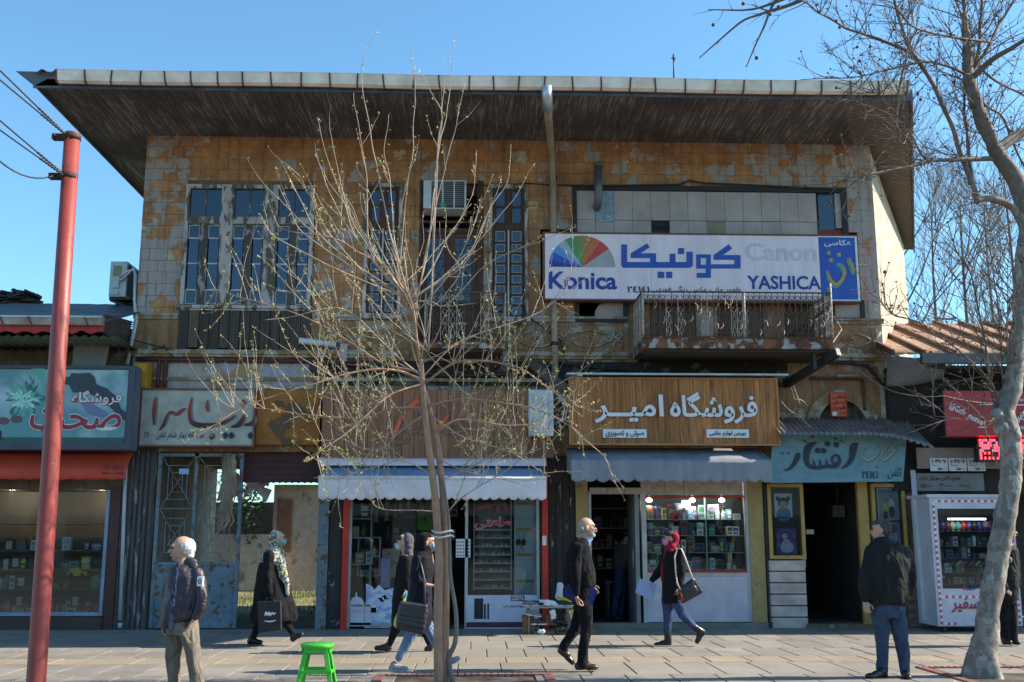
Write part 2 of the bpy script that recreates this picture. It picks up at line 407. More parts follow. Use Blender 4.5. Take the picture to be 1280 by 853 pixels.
for (x0, x1, y0, y1), lab in zip(PIT, ('square tree pit edged with pink bricks round the young tree', 'wide tree pit edged with pink bricks round the mottled plane tree')):
 mb = MB(); mb.sheet(lambda u, v: (x0+(x1-x0)*u, y0+(y1-y0)*v, -.014+.02*mnoise.noise(Vector((u*9, v*6, x0)))), 24, 14)
 pit = mb.build('tree_pit', m_soil); struct(pit); pit['label'] = lab
 n = int((x1-x0)/.075)
 for k in range(min(n, 60)): piece('brick', brick_mesh, (x0+.04+k*.075, y1-.055, 0), pit, rot=(0, 0, rnd.uniform(-.05, .05)))
 for k in range(int((y1-y0)/.075)-1):
  piece('brick', brick_mesh, (x0+.055, y1-.15-k*.075, 0), pit, rot=(0, 0, R(90)+rnd.uniform(-.05, .05)))
  if x1 < 3: piece('brick', brick_mesh, (x1-.055, y1-.15-k*.075, 0), pit, rot=(0, 0, R(90)+rnd.uniform(-.05, .05)))
# ================================================================ main building
XL, XR, ZT = -6.62, 6.66, 8.72
OCHRE, OCHRE2 = (.56, .27, .11), (.27, .12, .06)
GREY, CREAM = (.4, .335, .31), (.62, .5, .33)
m_block = peel('block_wall', OCHRE, GREY, CREAM, thr=.6, byobj=.1, big=.5, scale=3.0, paint2=OCHRE2, bias=((0, 1.0, 3.6, .05), (0, 3.6, 6.2, .1), (2, 7.4, 6.0, .04), (0, -5.4, -6.6, .06)), uscale=1.2, uthr=.56, streak=.6)
m_plaster = peel('lower_plaster', (.36, .19, .085), (.3, .27, .22), (.4, .34, .25), thr=.54, scale=1.6, paint2=(.18, .105, .06), uscale=2, streak=.7)
m_dirty = peel('grimy_plaster', (.2, .13, .075), (.16, .14, .125), (.3, .26, .2), thr=.56, scale=2, streak=.7)
m_joint = mat('wall_joint', (.24, .14, .075), .95)
m_side = peel('side_plaster', (.56, .47, .35), (.4, .33, .25), (.62, .55, .45), thr=.52, scale=1.8, streak=.45)
bld = thing('main_building', (0, 3, 0), 'old two storey building with peeling ochre block facade and wide dark eaves', 'building')
OP = [rc(228, 232, 391, 437), rc(455, 230, 502, 398), rc(524, 226, 604, 428), rc(611, 232, 660, 402), rc(716, 234, 1058, 292), rc(676, 286, 1074, 380), rc(719, 374, 784, 403), rc(1038, 376, 1080, 402), rc(785, 376, 1038, 445)]
def holes(x0, x1, z0, z1, ops):       # rectangles of the wall that is left
 xs = sorted({x0, x1} | {min(max(v, x0), x1) for o in ops for v in o[:2]}); zs = sorted({z0, z1} | {min(max(v, z0), z1) for o in ops for v in o[2:]})
 out = []
 for a, b in zip(xs, xs[1:]):
  run = None
  for c, d in zip(zs, zs[1:]):
   free = not any(o[0] < (a+b)/2 < o[1] and o[2] < (c+d)/2 < o[3] for o in ops)
   if free: run = [c, d] if run is None else [run[0], d]
   if (not free or d == zs[-1]) and run: out.append((a, b, run[0], run[1])); run = None
 return out
mb = MB(); ZF = 5.28
for a, b, c, d in holes(XL+.01, XR-.01, ZF, ZT, OP): mb.box(a, b, .012, .3, c, d)
wall = mb.build('upper_wall', m_joint, bld)
H, WD = .2135, .33
blocks = []
r = 0; z = ZF
def blk_mesh(w, h, y=0.0):
 g, b = .0022, .0035; X, Zz = w/2-g, h/2-g
 mb = MB(); vs = [(-X, .02, -Zz), (X, .02, -Zz), (X, .02, Zz), (-X, .02, Zz), (-X, b, -Zz), (X, b, -Zz), (X, b, Zz), (-X, b, Zz), (-X+b, 0, -Zz+b), (X-b, 0, -Zz+b), (X-b, 0, Zz-b), (-X+b, 0, Zz-b)]
 mb.add(vs, [(8, 9, 10, 11)] + [(i, (i+1) % 4, (i+1) % 4+4, i+4) for i in range(4)] + [(i+4, (i+1) % 4+4, (i+1) % 4+8, i+8) for i in range(4)])
 return mb
_bm = {}
while z < ZT-.02:
 z1 = min(z+H, ZT); off = (r % 2)*WD/2
 ints = [(XL, XR)]
 for o in OP:
  if o[2] < (z+z1)/2 < o[3]:
   ni = []
   for a, b in ints:
    if o[0] > a: ni.append((a, min(b, o[0])))
    if o[1] < b: ni.append((max(a, o[1]), b))
   ints = [q for q in ni if q[1]-q[0] > .02]
 for a, b in ints:
  k = math.floor((a-XL-off)/WD)
  xs = [a]; x = XL+off+(k+1)*WD
  while x < b-.05:
   if x > a+.05: xs.append(x)
   x += WD
  xs.append(b)
  for c0, c1 in zip(xs, xs[1:]): blocks.append((c0, c1, z, z1))
 z = z1; r += 1
blocks.sort(key=lambda q: -((q[1]-q[0])*(q[3]-q[2])) + (3 if q[0] > 6.3 else 0) + (.002 if -4 < q[0] < .2 else 0))
rest = MB()
for i, (a, b, c, d) in enumerate(blocks):
 w_, h_ = round(b-a, 2), d-c; key = (w_, round(h_, 3)); yy = rnd.uniform(-.004, .004)
 if i < 290:
  if key not in _bm: _bm[key] = blk_mesh(b-a, h_).mesh('brick', m_block)
  piece('brick', _bm[key], ((a+b)/2, yy, (c+d)/2), wall, rot=(0, 0, rnd.uniform(-.004, .004)))
 else:
  q = blk_mesh(b-a, h_); rest.add([(v[0]+(a+b)/2, v[1]+yy, v[2]+(c+d)/2) for v in q.v], q.f)
rest.build('brick', m_block, wall, kind='stuff')
print('blocks', len(blocks))
wd = Vector((.386, .9225)); ww = Vector((.45, .893)); RB = Vector((XR, 0)) + ww*7.0
mb = MB(); mb.box(XL, XL+.25, .3, 5.5, 0, ZT); mb.build('side_wall', m_side, bld)
mb = MB(); nrm = Vector((wd.y, -wd.x))
for zz0, zz1 in ((0, 8.55),):
 P = [Vector((XR-.002, .0)), RB, RB - nrm*.3, Vector((XR-.32, .012))]
 mb.slab([(v.x, v.y) for v in P], zz0, zz1)
mb.build('side_wall', m_side, bld, )
mb = MB(); mb.box(XL+.25, 9.2, 5.2, 5.5, 3.0, ZT-.1)
mb.box(-3.4, 9.2, 5.2, 5.5, 0, 3.0)
mb.build('back_wall', m_dirty, bld)
mb = MB(); mb.box(XL+.25, 6.6, .3, 5.2, 3.02, 3.2); mb.box(XL+.25, 6.6, .3, 5.2, 4.55, 4.7)
mb.build('floor_slab', m_dirty, bld)
gate_x0, gate_x1 = at(190, 680).x, at(300, 680).x; col_x0, col_x1 = at(398, 680).x, at(411, 680).x
s1x0, s1x1 = at(436, 690).x, at(676, 690).x
d2x0, d2x1 = at(736, 700).x, at(803, 700).x; w2x0, w2x1 = at(806, 690).x, at(936, 690).x
d3x0, d3x1 = at(1005, 690).x, at(1074, 690).x
opsL = [(gate_x0, col_x0, -1, 2.96), (s1x0, s1x1, -1, 2.75), (d2x0, w2x1, -1, 2.6), (d3x0-.62, d3x1+.62, -1, 2.52)]
archx0, archx1, archz0, archz1 = 5.35, 6.32, 3.55, 4.15
mb = MB()
for a, b, c, d in holes(XL, XR, 0, ZF, opsL + [OP[0], OP[2], (archx0, archx1, archz0-.15, archz1), OP[8]]):
 if d > 2.4: mb.box(a, b, .004, .28, max(c, 2.4), d)
mb.build('lower_wall', m_plaster, bld)
mb = MB()
for a, b, c, d in holes(XL, XR+.3, 0, ZF, opsL):
 if c < 1: mb = MB(); mb.box(a, min(b, XR), .008, .3, 0, 2.4); mb.build('pier', m_dirty, bld)
q = rc(210, 455, 392, 486)
mb = MB(); mb.box(q[0], q[1], -.008, .0, q[2], q[3]); mb.build('pale_band', peel('pale_render', (.46, .4, .36), (.36, .36, .42), (.42, .24, .1), thr=.53, scale=2.2, paint2=(.34, .29, .25), uscale=1.5, streak=.3), bld)
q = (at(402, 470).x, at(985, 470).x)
mb = MB(); mb.box(q[0], q[1], -.006, .0, 4.12, at(640, 452).z); mb.build('dark_band', peel('black_brown', (.03, .024, .02), (.09, .07, .06), (.16, .13, .1), thr=.55, scale=2.5), bld)  # thin black-brown patchy sheet giving the flat wall a recessed look
m_mould = peel('moulding', (.36, .22, .1), (.33, .29, .25), (.4, .36, .28), thr=.5, scale=3, streak=.5)
mb = MB()
def mould(x0, x1, z, prof):
 for (dz0, dz1, y) in prof: mb.box(x0, x1, -y, .004, z+dz0, z+dz1)
segs = [(XL-.03, OP[0][0]-.02), (OP[0][1]+.03, OP[1][0]-.02), (OP[3][1]+.05, at(785, 440).x), (at(1045, 440).x, XR+.03)]
for a, b in segs:
 mb = MB(); mould(a, b, at(640, 402).z, ((0, .05, .03), (.05, .09, .055))); mb.build('moulding', m_mould, bld)
for a, b in ((XL-.03, OP[2][0]-.15), (OP[3][0]-.1, at(785, 440).x), (at(1045, 440).x, XR+.03)):
 mb = MB(); mould(a, b, at(640, 449).z, ((0, .05, .05), (.05, .1, .09), (.1, .13, .06))); mb.build('moulding', m_mould, bld)
mb = MB()
mould(XL-.03, .5, at(640, 478).z, ((0, .06, .04),)); mb.build('moulding', m_mould, bld); mb = MB(); mould(XR-.9, XR+.02, 4.3, ((0, .05, .05),))
mb.build('moulding', m_mould, bld)
def orn(cx, kind, name='ornament'):
 mb = MB(); zc = (at(640, 404).z + at(640, 442).z)/2
 def arc(c, r0, r1, a0, a1, n=16, th=.018):
  mb.tube([(c[0]+(r0+(r1-r0)*i/n)*math.cos(a0+(a1-a0)*i/n), -.012, c[1]+(r0+(r1-r0)*i/n)*math.sin(a0+(a1-a0)*i/n)) for i in range(n+1)], th, 6)
 if kind == 'spiral':
  arc((cx, zc), .03, .22, 0, R(720), 40); arc((cx+.42, zc), .03, .12, 0, R(600), 28, .014)
  mb.tube([(cx-.5, -.01, zc-.2), (cx-.2, -.012, zc-.26), (cx+.2, -.012, zc-.26), (cx+.6, -.01, zc-.18)], .02, 6)
 if kind == 'eye':
  for s in (1, -1):
   mb.tube([(cx+.42*t, -.012, zc + s*.15*math.cos(t*math.pi/2)) for t in [i/8-1 for i in range(17)]], .02, 6)
  arc((cx, zc), .05, .05, 0, R(360), 12, .018); mb.sphere((cx, -.01, zc), .025)
  for s in (-1, 1):
   arc((cx+s*.52, zc+.08), .04, .1, R(90), R(90-s*300), 14, .015); arc((cx+s*.52, zc-.1), .04, .1, R(-90), R(-90+s*300), 14, .015)
   mb.tube([(cx+s*.42, -.012, zc), (cx+s*.5, -.012, zc+.06), (cx+s*.62, -.01, zc+.12)], .016, 6)
 if kind == 'fish':
  for s in (1, -1):
   mb.tube([(cx-.3+.55*t, -.014, zc + s*.12*math.sin(t*math.pi)) for t in [i/10 for i in range(11)]], .018, 6)
   mb.tube([(cx+.25, -.014, zc), (cx+.34, -.014, zc+s*.04), (cx+.42, -.014, zc+s*.15)], .022, 6)
  arc((cx-.12, zc), .05, .05, 0, R(360), 12, .014); mb.sphere((cx-.12, -.01, zc), .022)
 return mb.build(name, m_mould, bld)
orn(at(425, 422).x, 'spiral'); orn(at(737, 422).x, 'eye'); orn(at(672, 422).x, 'eye'); orn(at(1072, 424).x, 'fish')
mb = MB()
for x0, x1 in ((at(640, 430).x, at(775, 430).x),):
 n = int((x1-x0)/.055)
 for k in range(n):
  for zz in (at(640, 438).z, at(640, 406).z): mb.sphere((x0+k*.055, .0, zz), .02, 6, 4)
mb.build('beading', m_mould, bld, kind='stuff')
t = NT('soffit_boards'); p = t.pos((11, .55, 1))
n = t.noise(p, 1.6, 8, .75, 1.2)
c = t.mix(t.ramp(n, .5, .6, 0, .95), (.1, .09, .084), (.36, .325, .3))
c = t.mix(t.ramp(t.noise(t.pos(), .7, 8, .6), .42, .62, 0, .75), c, (.055, .045, .04))
t.col(c); t.p.inputs['Roughness'].default_value = .95; t.bump(n, .4, .01); m_soffit = t.m
m_fascia = mat('fascia_metal', srgb(92, 102, 118), .6, c2=srgb(66, 74, 88), scale=6, stretch=(1, 1, .3), dirt=.35)
m_gutter = mat('gutter_paint', srgb(244, 226, 208), .55, c2=srgb(214, 194, 176), scale=3, dirt=.3)
m_tin = mat('roof_tin', (.32, .33, .35), .5, .5, c2=(.16, .17, .19), scale=2, bump=.2, dirt=.5)
m_bracket = mat('bracket_rust', srgb(120, 62, 50), .75)
EL, ER, EY = -7.72, at(1138, 115, -2.25).x, -2.25
er_b = Vector((ER, EY)) + wd*10.2
mb = MB(); ZS = 8.665
mb.slab([(EL, EY), (ER, EY), (er_b.x, er_b.y), (EL, er_b.y)], ZS+.02, ZS+.06)
soff = mb.build('soffit', m_soffit, bld)
lath = MB(); lath.box(-.012, .012, -1.09, 1.09, -.012, 0)
mb = MB()
x = EL+.1
while x < ER-.05:
 mb.box(x-.02, x+.02, EY+.03, -.02, ZS+.004+rnd.uniform(-.003, .006), ZS+.02); x += .047
mb.build('soffit_lath', m_soffit, bld, kind='stuff')
mb = MB(); k = 0
while k < 9.5:
 a = Vector((ER, EY)) + wd*k - nrm*.03; b = a - nrm*1.0
 mb.beam((a.x, a.y, ZS+.004), (b.x, b.y, ZS+.008), .05, .02); k += .09
mb.build('soffit_plank', wood('side_eave_wood', (.22, .185, .155), (.13, .11, .095), 'x'), bld, kind='stuff')
mb = MB(); mb.box(EL-.02, ER+.02, EY-.03, EY, ZS-.09, ZS+.06)
mb.beam((ER+.02, EY, ZS+.02), (er_b.x+.02, er_b.y, ZS+.02), .03, .17); mb.box(EL-.03, EL, EY, er_b.y, ZS-.04, ZS+.12)
mb.build('fascia', m_fascia, bld)
gx0, gx1 = at(70, 97, -2.4).x, ER-.08
mb = MB()
prof = [(-.0, .165), (-.015, .02), (-.05, -.02), (-.1, -.03), (-.15, 0), (-.165, .1), (-.17, .16), (-.18, .175), (-.155, .175), (-.14, .03), (-.1, 0), (-.05, .01), (-.02, .05), (-.01, .165)]
nseg = 40
def gz(x): return ZS-.02 + .02*math.sin(x*1.3)*.4 + (.05 if x > ER-.5 else 0)*(x-ER+.5)
ring = []
for i in range(nseg+1):
 x = gx0 + (gx1-gx0)*i/nseg
 ring += [(x, EY-.03+a, gz(x)+b) for a, b in prof]
n = len(prof)
fs = [(i*n+j, i*n+(j+1) % n, (i+1)*n+(j+1) % n, (i+1)*n+j) for i in range(nseg) for j in range(n)] + [tuple(range(n))[::-1], tuple(nseg*n+j for j in range(n))]
mb.add(ring, fs); gut = mb.build('gutter', m_gutter, bld)
x = gx0+.02
bk = MB(); bk.add([(sx, a-.004 if a < -.02 else a, b-.004) for sx in (-.012, .012) for a, b in prof[1:8]], [(j, j+1, j+8, j+7) for j in range(6)])
bk.add([(sx, a-.012, b-.012) for sx in (-.012, .012) for a, b in prof[1:8]], [(j, j+7, j+8, j+1) for j in range(6)])
bkm = bk.mesh('bracket', m_bracket)
while x < gx1:
 piece('bracket', bkm, (x, EY-.032, gz(x)), gut, rot=(0, rnd.uniform(-.12, .12), 0)); x += .44+rnd.uniform(-.05, .05)
def roofpt(u, v):
 x = EL+.03 + (ER-EL+.02)*u; a = .035 if x < -5.6 else .018
 y = EY-.1 + (5.0)*v
 return (x - (1.2*v if x < 0 else -1.6*v)*0, y, ZS+.165 + v*1.25 + a*math.cos(x*2*math.pi/(.23 if x < -5.6 else .115)) + .008*mnoise.noise(Vector((x*2, y, 0))))
mb = MB(); mb.sheet(roofpt, 900, 4, thick=.012)
roof = mb.build('roof', m_tin, bld)
mb = MB(); hip = [(EL, er_b.y, ZS+.2), (er_b.x, er_b.y, ZS+.2), (ER, EY, ZS+.2), (EL, EY, ZS+.2), (EL+4, 3, ZS+1.4), (ER-2, 3, ZS+1.4)]
mb.add(hip, [(0, 1, 5, 4), (1, 2, 5), (3, 0, 4), (2, 3, 4, 5)]); mb.build('roof', m_tin, bld)
mb = MB(); mb.add([(EL-.33, EY-.0, ZS+.2), (gx0, EY-.03, ZS+.18), (gx0, EY-.03, ZS-.05), (EL, EY-.03, ZS-.06), (EL-.33, EY+.02, ZS+.21), (gx0, EY+.02, ZS+.19), (gx0, EY+.0, ZS-.05), (EL, EY, ZS-.06)], [(3, 2, 1, 0), (4, 5, 6, 7), (0, 1, 5, 4), (0, 4, 7, 3)])
mb.build('roof_flashing', mat('flashing', srgb(100, 98, 100), .6, dirt=.4), bld)
mb = MB(); a = at(842, 98, -1.9); b = at(842, 68, -1.9); mb.tube([(a.x, a.y, a.z-.1), b], .012, 6); mb.tube([(b.x-.04, b.y, b.z-.07), (b.x+.04, b.y, b.z-.07)], .012, 6); mb.tube([(b.x, b.y, b.z-.12), (b.x, b.y, b.z-.02)], .018, 6)
mb.build('roof_spike', mat('dark_iron', (.06, .06, .06), .6, .5), bld)
m_pipe = peel('downpipe_paint', (.42, .3, .2), (.35, .34, .33), (.3, .2, .13), thr=.55, scale=5, rough=.6)
pts = [at(684, 118, -2.42), at(684.5, 135, -2.3), at(687, 165, -1.1), at(690, 195, -.14), at(691.5, 230, -.1), at(692, 300, -.08), at(693, 400, -.08), at(694, 480, -.08)]
mb = MB(); mb.tube(pts, [.07, .07, .065, .06, .06, .06, .06, .06], 10)
dp = mb.build('downpipe', m_pipe, bld)
mb = MB(); mb.tube([at(683.5, 108, -2.44), at(684, 120, -2.42), at(685.2, 138, -2.25)], .085, 12); mb.build('pipe_head', mat('zinc', (.6, .62, .65), .4, .6, dirt=.2), dp)
mb = MB()
for py in (223, 346, 430): c = at(691.5 if py < 300 else 693, py, -.08); mb.tube([(c.x, c.y, c.z-.03), (c.x, c.y, c.z+.03)], .072, 10)
mb.build('pipe_clamp', mat('dark_iron', (.06, .06, .06), .6, .5), dp)
mb = MB()
for k in range(420):
 x, y = rnd.uniform(-8, 9), rnd.uniform(-7.6, -.3) if rnd.random() < .6 else rnd.uniform(-.9, -.15)
 if rnd.random() < .5: x = rnd.uniform(3.5, 8)
 a = rnd.uniform(0, 6.28); r_ = rnd.uniform(.008, .03); z = .006; c_, s_ = math.cos(a)*r_, math.sin(a)*r_
 mb.add([(x-c_, y-s_, z), (x+s_*.5, y-c_*.5, z+rnd.uniform(0, .012)), (x+c_, y+s_, z+rnd.uniform(0, .01)), (x-s_*.5, y+c_*.5, z+.003)], [(0, 1, 2, 3)], rnd.choice((0, 0, 0, 1)))
tag(mb.build('fallen_leaves', [mat('dead_leaf', (.14, .075, .035), .9, dirt=0), mat('litter_pale', (.45, .44, .4), .8, dirt=0)], None, kind='stuff'), 'dead leaves and scraps scattered over the pavement', 'leaves')
op = thing('unseen_terrace', (0, -44, 0), 'unseen plain terrace added across the street for the shop glass to reflect', 'building')  # out-of-view terrace added for glass reflections; its height and tone shape bounce light
mb = MB(); mb.box(-55, 55, -52, -44, -.13, 4.6); mb.build('wall', mat('terrace_wall', (.5, .42, .34), .9, scale=.4), op)
for k in range(22): mb = MB(); a = -54+k*5; mb.box(a, a+3.6, -44.0, -43.95, .3, 2.8); mb.build('window', mat('terrace_dark', (.03, .03, .035), .4), op, kind='stuff')
# ================================================================ windows and doors of the upper floor
m_glass = glass('window_glass', (.6, .65, .72), .02)
m_wframe = peel('weathered_frame', (.5, .44, .41), (.11, .085, .06), (.2, .17, .14), thr=.5, scale=9, paint2=(.33, .29, .28), uscale=8, rough=.8, stretch=(1, 1, .35))
m_wcase = peel('casement_wood', (.1, .085, .075), (.3, .28, .26), (.2, .17, .15), thr=.56, scale=9, stretch=(1, 1, .35), rough=.8)
m_wdark = wood('dark_boards', (.1, .078, .062), (.04, .032, .026), 'z', wear=(.16, .145, .12), wthr=.6)
m_wbrown = wood('brown_joinery', (.13, .055, .035), (.055, .028, .02), 'z', wear=(.25, .22, .19), wthr=.66)
m_board_light = wood('pale_board', (.17, .12, .075), (.1, .07, .05), 'z')
m_blue_cl = mat('blue_curtain', (.035, .05, .17), .9, c2=(.02, .028, .09), scale=2, stretch=(9, 9, .5), dirt=.2)
m_grey_cl = mat('grey_curtain', (.22, .21, .24), .9, c2=(.13, .125, .15), scale=2, stretch=(9, 9, .5), dirt=.2)
m_room = mat('room_dark', (.05, .045, .04), .95)
m_white_bead = mat('white_beading', (.55, .56, .58), .7, dirt=.3)
def pane_grid(mb_frame, win, x0, x1, z0, z1, rowz, y, bead=.012, gl=None, white=True, drop=()):
 """panes between x0..x1 split at rowz; beads are drawn into the frame"""
 zs = [z0] + list(rowz) + [z1]
 for i in range(len(zs)-1):
  a, b = zs[i]+bead, zs[i+1]-bead
  for q in ((x0, x0+bead, zs[i], zs[i+1]), (x1-bead, x1, zs[i], zs[i+1]), (x0+bead, x1-bead, zs[i], a), (x0+bead, x1-bead, b, zs[i+1])):
   mb_frame.box(q[0], q[1], y-.012, y+.02, q[2], q[3], 1 if white else 0)
  if i in drop: continue
  mb = MB(); tlt = rnd.uniform(-.002, .002); mb.box(x0+bead, x1-bead, y+.004+tlt, y+.009+tlt, a, b); mb.build('pane', gl or m_glass, win)
x0, x1, z0, z1 = OP[0]; zs_ = at(310, 382).z; zt_ = at(310, 274).z
mb = MB()
zw = Z(200, 220, 5.685)
fr = MB()
cols3 = [((213, 320), (335, 443)), ((528, 632), (648, 750)), ((843, 955), (960, 1072))]
rows_c = [at(*zw(300, yy)).z for yy in (445, 625, 812)]
zc0, zc1 = at(*zw(300, 925)).z, at(*zw(300, 342)).z
zt0, zt1 = at(*zw(300, 293)).z, at(*zw(300, 90)).z
def X(zx): return at(*zw(zx, 190)).x
fr.box(x0, x1, -.05, .12, zt1, z1); fr.box(x0, x1, -.045, .12, zc1, zt0); fr.box(x0-.04, x1+.04, -.1, .13, zs_-.07, zc0-.0)
ve = [x0, X(213)]; cas = []
edges = [X(213), X(443), X(528), X(750), X(843), X(1072)]
for a, b in ((x0, edges[0]), (edges[1], edges[2]), (edges[3], edges[4]), (edges[5], x1)):
 fr.box(a, b, -.06, .12, zs_, zt1 if a > x0 and b < x1 else z1-.003)
win = fr.build('window', [m_wframe, m_white_bead], bld)
mid = MB()
for ci, ((a0, a1), (b0, b1)) in enumerate(cols3):
 xa, xb = X(a0), X(b1); xm = (X(a1)+X(b0))/2
 f2 = MB()
 f2.box(xm-.012, xm+.012, -.0, .03, zt0, zt1)
 for u0, u1 in ((xa, xm-.012), (xm+.012, xb)):
  g = MB(); g.box(u0, u1, .012, .017, zt0, zt1); g.build('pane', m_glass, win)
 for u0, u1 in ((xa, xm), (xm, xb)):
  s_ = .044
  sl_, sr_ = (.012, .075) if u0 == xa else (.075, .012)
  f2.box(u0, u0+sl_, -.03, .04, zc0, zc1); f2.box(u1-sr_, u1, -.03, .04, zc0, zc1); f2.box(u0+sl_, u1-sr_, -.03, .04, zc1-.03, zc1); f2.box(u0+sl_, u1-sr_, -.03, .04, zc0, zc0+.03)
  pane_grid(f2, win, u0+sl_, u1-sr_, zc0+.03, zc1-.03, rows_c, -.01)
 f2.build('casement', [m_wcase, m_white_bead], win)
for (a, b, m_) in ((X(213), X(443), m_blue_cl), (X(528), X(750), m_grey_cl), (X(843), X(1072), m_blue_cl)):
 mb = MB(); mb.sheet(lambda u, v: (a+(b-a)*u, .16+.03*math.sin(u*24), zc0+(zt1-zc0)*v), 40, 2, thick=.01); mb.build('curtain', m_, win)
mb = MB(); mb.box(x0, x1, .9, .95, z0, z1); mb.build('room_wall', m_room, bld)
n = 13; wB = (x1-x0)/n
for k in range(n):
 a = x0+k*wB; mb = MB(); j = rnd.uniform(0, .02)
 mb.box(a+.006, a+wB-.006, -.03-j, .05, z0+rnd.uniform(-.03, .03), zs_-.075)
 mb.build('plank', m_board_light if k in (1, 2) and k == 1 else m_wdark, bld)
mb = MB(); mb.box(x0-.05, x1+.05, -.06, -.05, zs_-.075-.03, zs_-.075); mb.build('window_sill', m_wframe, bld)
def tall(op, split, name='window'):
 x0, x1, z0, z1 = op; fr = MB()
 fr.box(x0, x0+.06, -.06, .12, z0, z1, 2); fr.box(x1-.06, x1, -.06, .12, z0, z1, 2); fr.box(x0+.06, x1-.06, -.055, .12, z1-.07, z1, 2); fr.box(x0-.04, x1+.04, -.1, .12, z0-.02, z0+.07, 2)
 a, b = x0+.06, x1-.06; zt = z1-.07; zm = z1-.80
 fr.box(a, b, -.03, .06, zm-.05, zm+.05)
 w_ = fr.build(name, [m_wbrown, m_white_bead, m_wframe], bld)
 f = MB(); m = (a+b)/2
 for u0, u1 in ((a, m), (m, b)):
  f.box(u0, u0+.05, -.02, .04, zm+.05, zt); f.box(u1-.05, u1, -.02, .04, zm+.05, zt)
  pane_grid(f, w_, u0+.05, u1-.05, zm+.07, zt-.03, [(zm+.05+zt)/2], 0, white=False, bead=.02)
  f.box(u0+.05, u1-.05, -.02, .04, zt-.03, zt); f.box(u0+.05, u1-.05, -.02, .04, zm+.05, zm+.07)
  f.box(u0, u0+.06, -.02, .04, z0+.07, zm-.05); f.box(u1-.06, u1, -.02, .04, z0+.07, zm-.05)
  n = 8; zz = [z0+.12 + (zm-.07-z0-.12)*i/n for i in range(n+1)]
  f.box(u0+.06, u1-.06, -.02, .04, z0+.07, zz[0]); f.box(u0+.06, u1-.06, -.02, .04, zz[-1], zm-.05)
  for i in range(n):
   f.box(u0+.06, u1-.06, -.018, .04, zz[i+1]-.05, zz[i+1]) if i < n-1 else None
   pane_grid(f, w_, u0+.06, u1-.06, zz[i], zz[i+1]-(.05 if i < n-1 else 0), [], 0, bead=.009)
 f.box(m-.012, m+.012, -.035, -.02, z0+.07, zm-.05, 1)
 f.build('casement', [m_wbrown, m_white_bead, m_wframe], w_)
 mb = MB(); mb.sheet(lambda u, v: (a+(b-a)*u, .12+.02*math.sin(u*20), z0+.1+(zt-z0-.1)*v), 20, 2, thick=.01); mb.build('curtain', m_blue_cl, w_)
tall(OP[1], 2); tall(OP[3], 2)
x0, x1, z0, z1 = OP[2]; zd = at(560, 292).z
dx0, dx1 = at(521, 330).x+.09, at(596, 330).x; fr = MB()
fr.box(x0, dx0, -.02, .14, z0, z1); fr.box(dx1, x1, -.02, .14, z0, z1); fr.box(dx0, dx1, -.03, .12, zd, zd+.09); fr.box(dx0, dx1, .1, .14, zd+.75, z1)
fr.box(dx0, dx1, .0, .1, zd+.38, zd+.43); fr.box(dx0, dx1, .0, .1, zd+.2, zd+.24)
door = fr.build('balcony_door', m_wbrown, bld)
m = (dx0+dx1)/2
for u0, u1 in ((dx0, m), (m, dx1)):
 f = MB(); f.box(u0, u0+.1, 0, .06, z0, zd); f.box(u1-.1, u1, 0, .06, z0, zd); f.box(u0+.1, u1-.1, 0, .06, z0, z0+.75); f.box(u0+.1, u1-.1, 0, .06, zd-.08, zd)
 lf = f.build('door_leaf', m_wbrown, door)
 g = MB(); g.box(u0+.1, u1-.1, .02, .026, z0+.75, zd-.08); g.build('pane', m_glass, door)
 g = MB(); A, B, C, D = u0+.1, u1-.1, z0+.75, zd-.08
 for k in range(1, 9): zz = C+(D-C)*k/9; g.box(A, B, .012, .018, zz-.005, zz+.005)
 for k in range(1, 3): xx = A+(B-A)*k/3; g.box(xx-.005, xx+.005, .010, .016, C, D)
 for s in (0, 1):
  g.beam((A if s else B, .008, C+.1), (B if s else A, .008, (C+D)/2+.1), .008, .008); g.beam((B if s else A, .006, C+.3), (A if s else B, .006, D-.2), .008, .008)
 g.build('leading', mat('dark_iron', (.06, .06, .06), .6, .5), door)
mb = MB(); mb.sheet(lambda u, v: (dx0+(dx1-dx0)*u, .18+.03*math.sin(u*30), z0+(zd-z0)*v), 40, 2, thick=.01); mb.build('curtain', m_blue_cl, door)
mb = MB(); mb.box(-2.9, .6, .9, .95, 4.8, 8.2); mb.build('room_wall', m_room, bld)
# ------------------------------------------------ window air conditioner
def ac_mats(): return [mat('ac_white', (.62, .63, .64), .5, dirt=.3), mat('ac_dark', (.04, .045, .05), .6), mat('ac_green', (.05, .3, .2), .5)]
acm = ac_mats()
a0, a1, b0, b1 = rc(530, 227, 582, 260, -.35)
ac = thing('air_conditioner', ((a0+a1)/2, -.1, b0), 'white window air conditioner jutting out above the leaded balcony doors', 'air conditioner', )
mb = MB(); mb.box(a0, a1, -.35, .1, b0, b1, 1); mb.box(a0-.01, a0+.13, -.36, .1, b0-.01, b1+.01); mb.box(a0+.13, a1+.01, -.36, .1, b1, b1+.02); mb.box(a0+.13, a1+.01, -.36, .1, b0-.02, b0)
mb.box(a1-.02, a1+.01, -.36, .1, b0, b1);
for k in (1, 2): xx = a0+.13+(a1-a0-.13)*k/3; mb.box(xx-.012, xx+.012, -.36, -.34, b0, b1)
mb.build('casing', acm, ac)
lo = MB(); lo.box(a0+.14, a1-.03, -.354, -.346, -.006, .006)
for k in range(12): piece('slat', lo.mesh('slat', acm[0]) if k == 0 else _lo, (0, 0, b0+.03+(b1-b0-.06)*k/11), ac) if k else globals().__setitem__('_lo', lo.mesh('slat', mat('ac_grey', (.2, .21, .22), .5)))
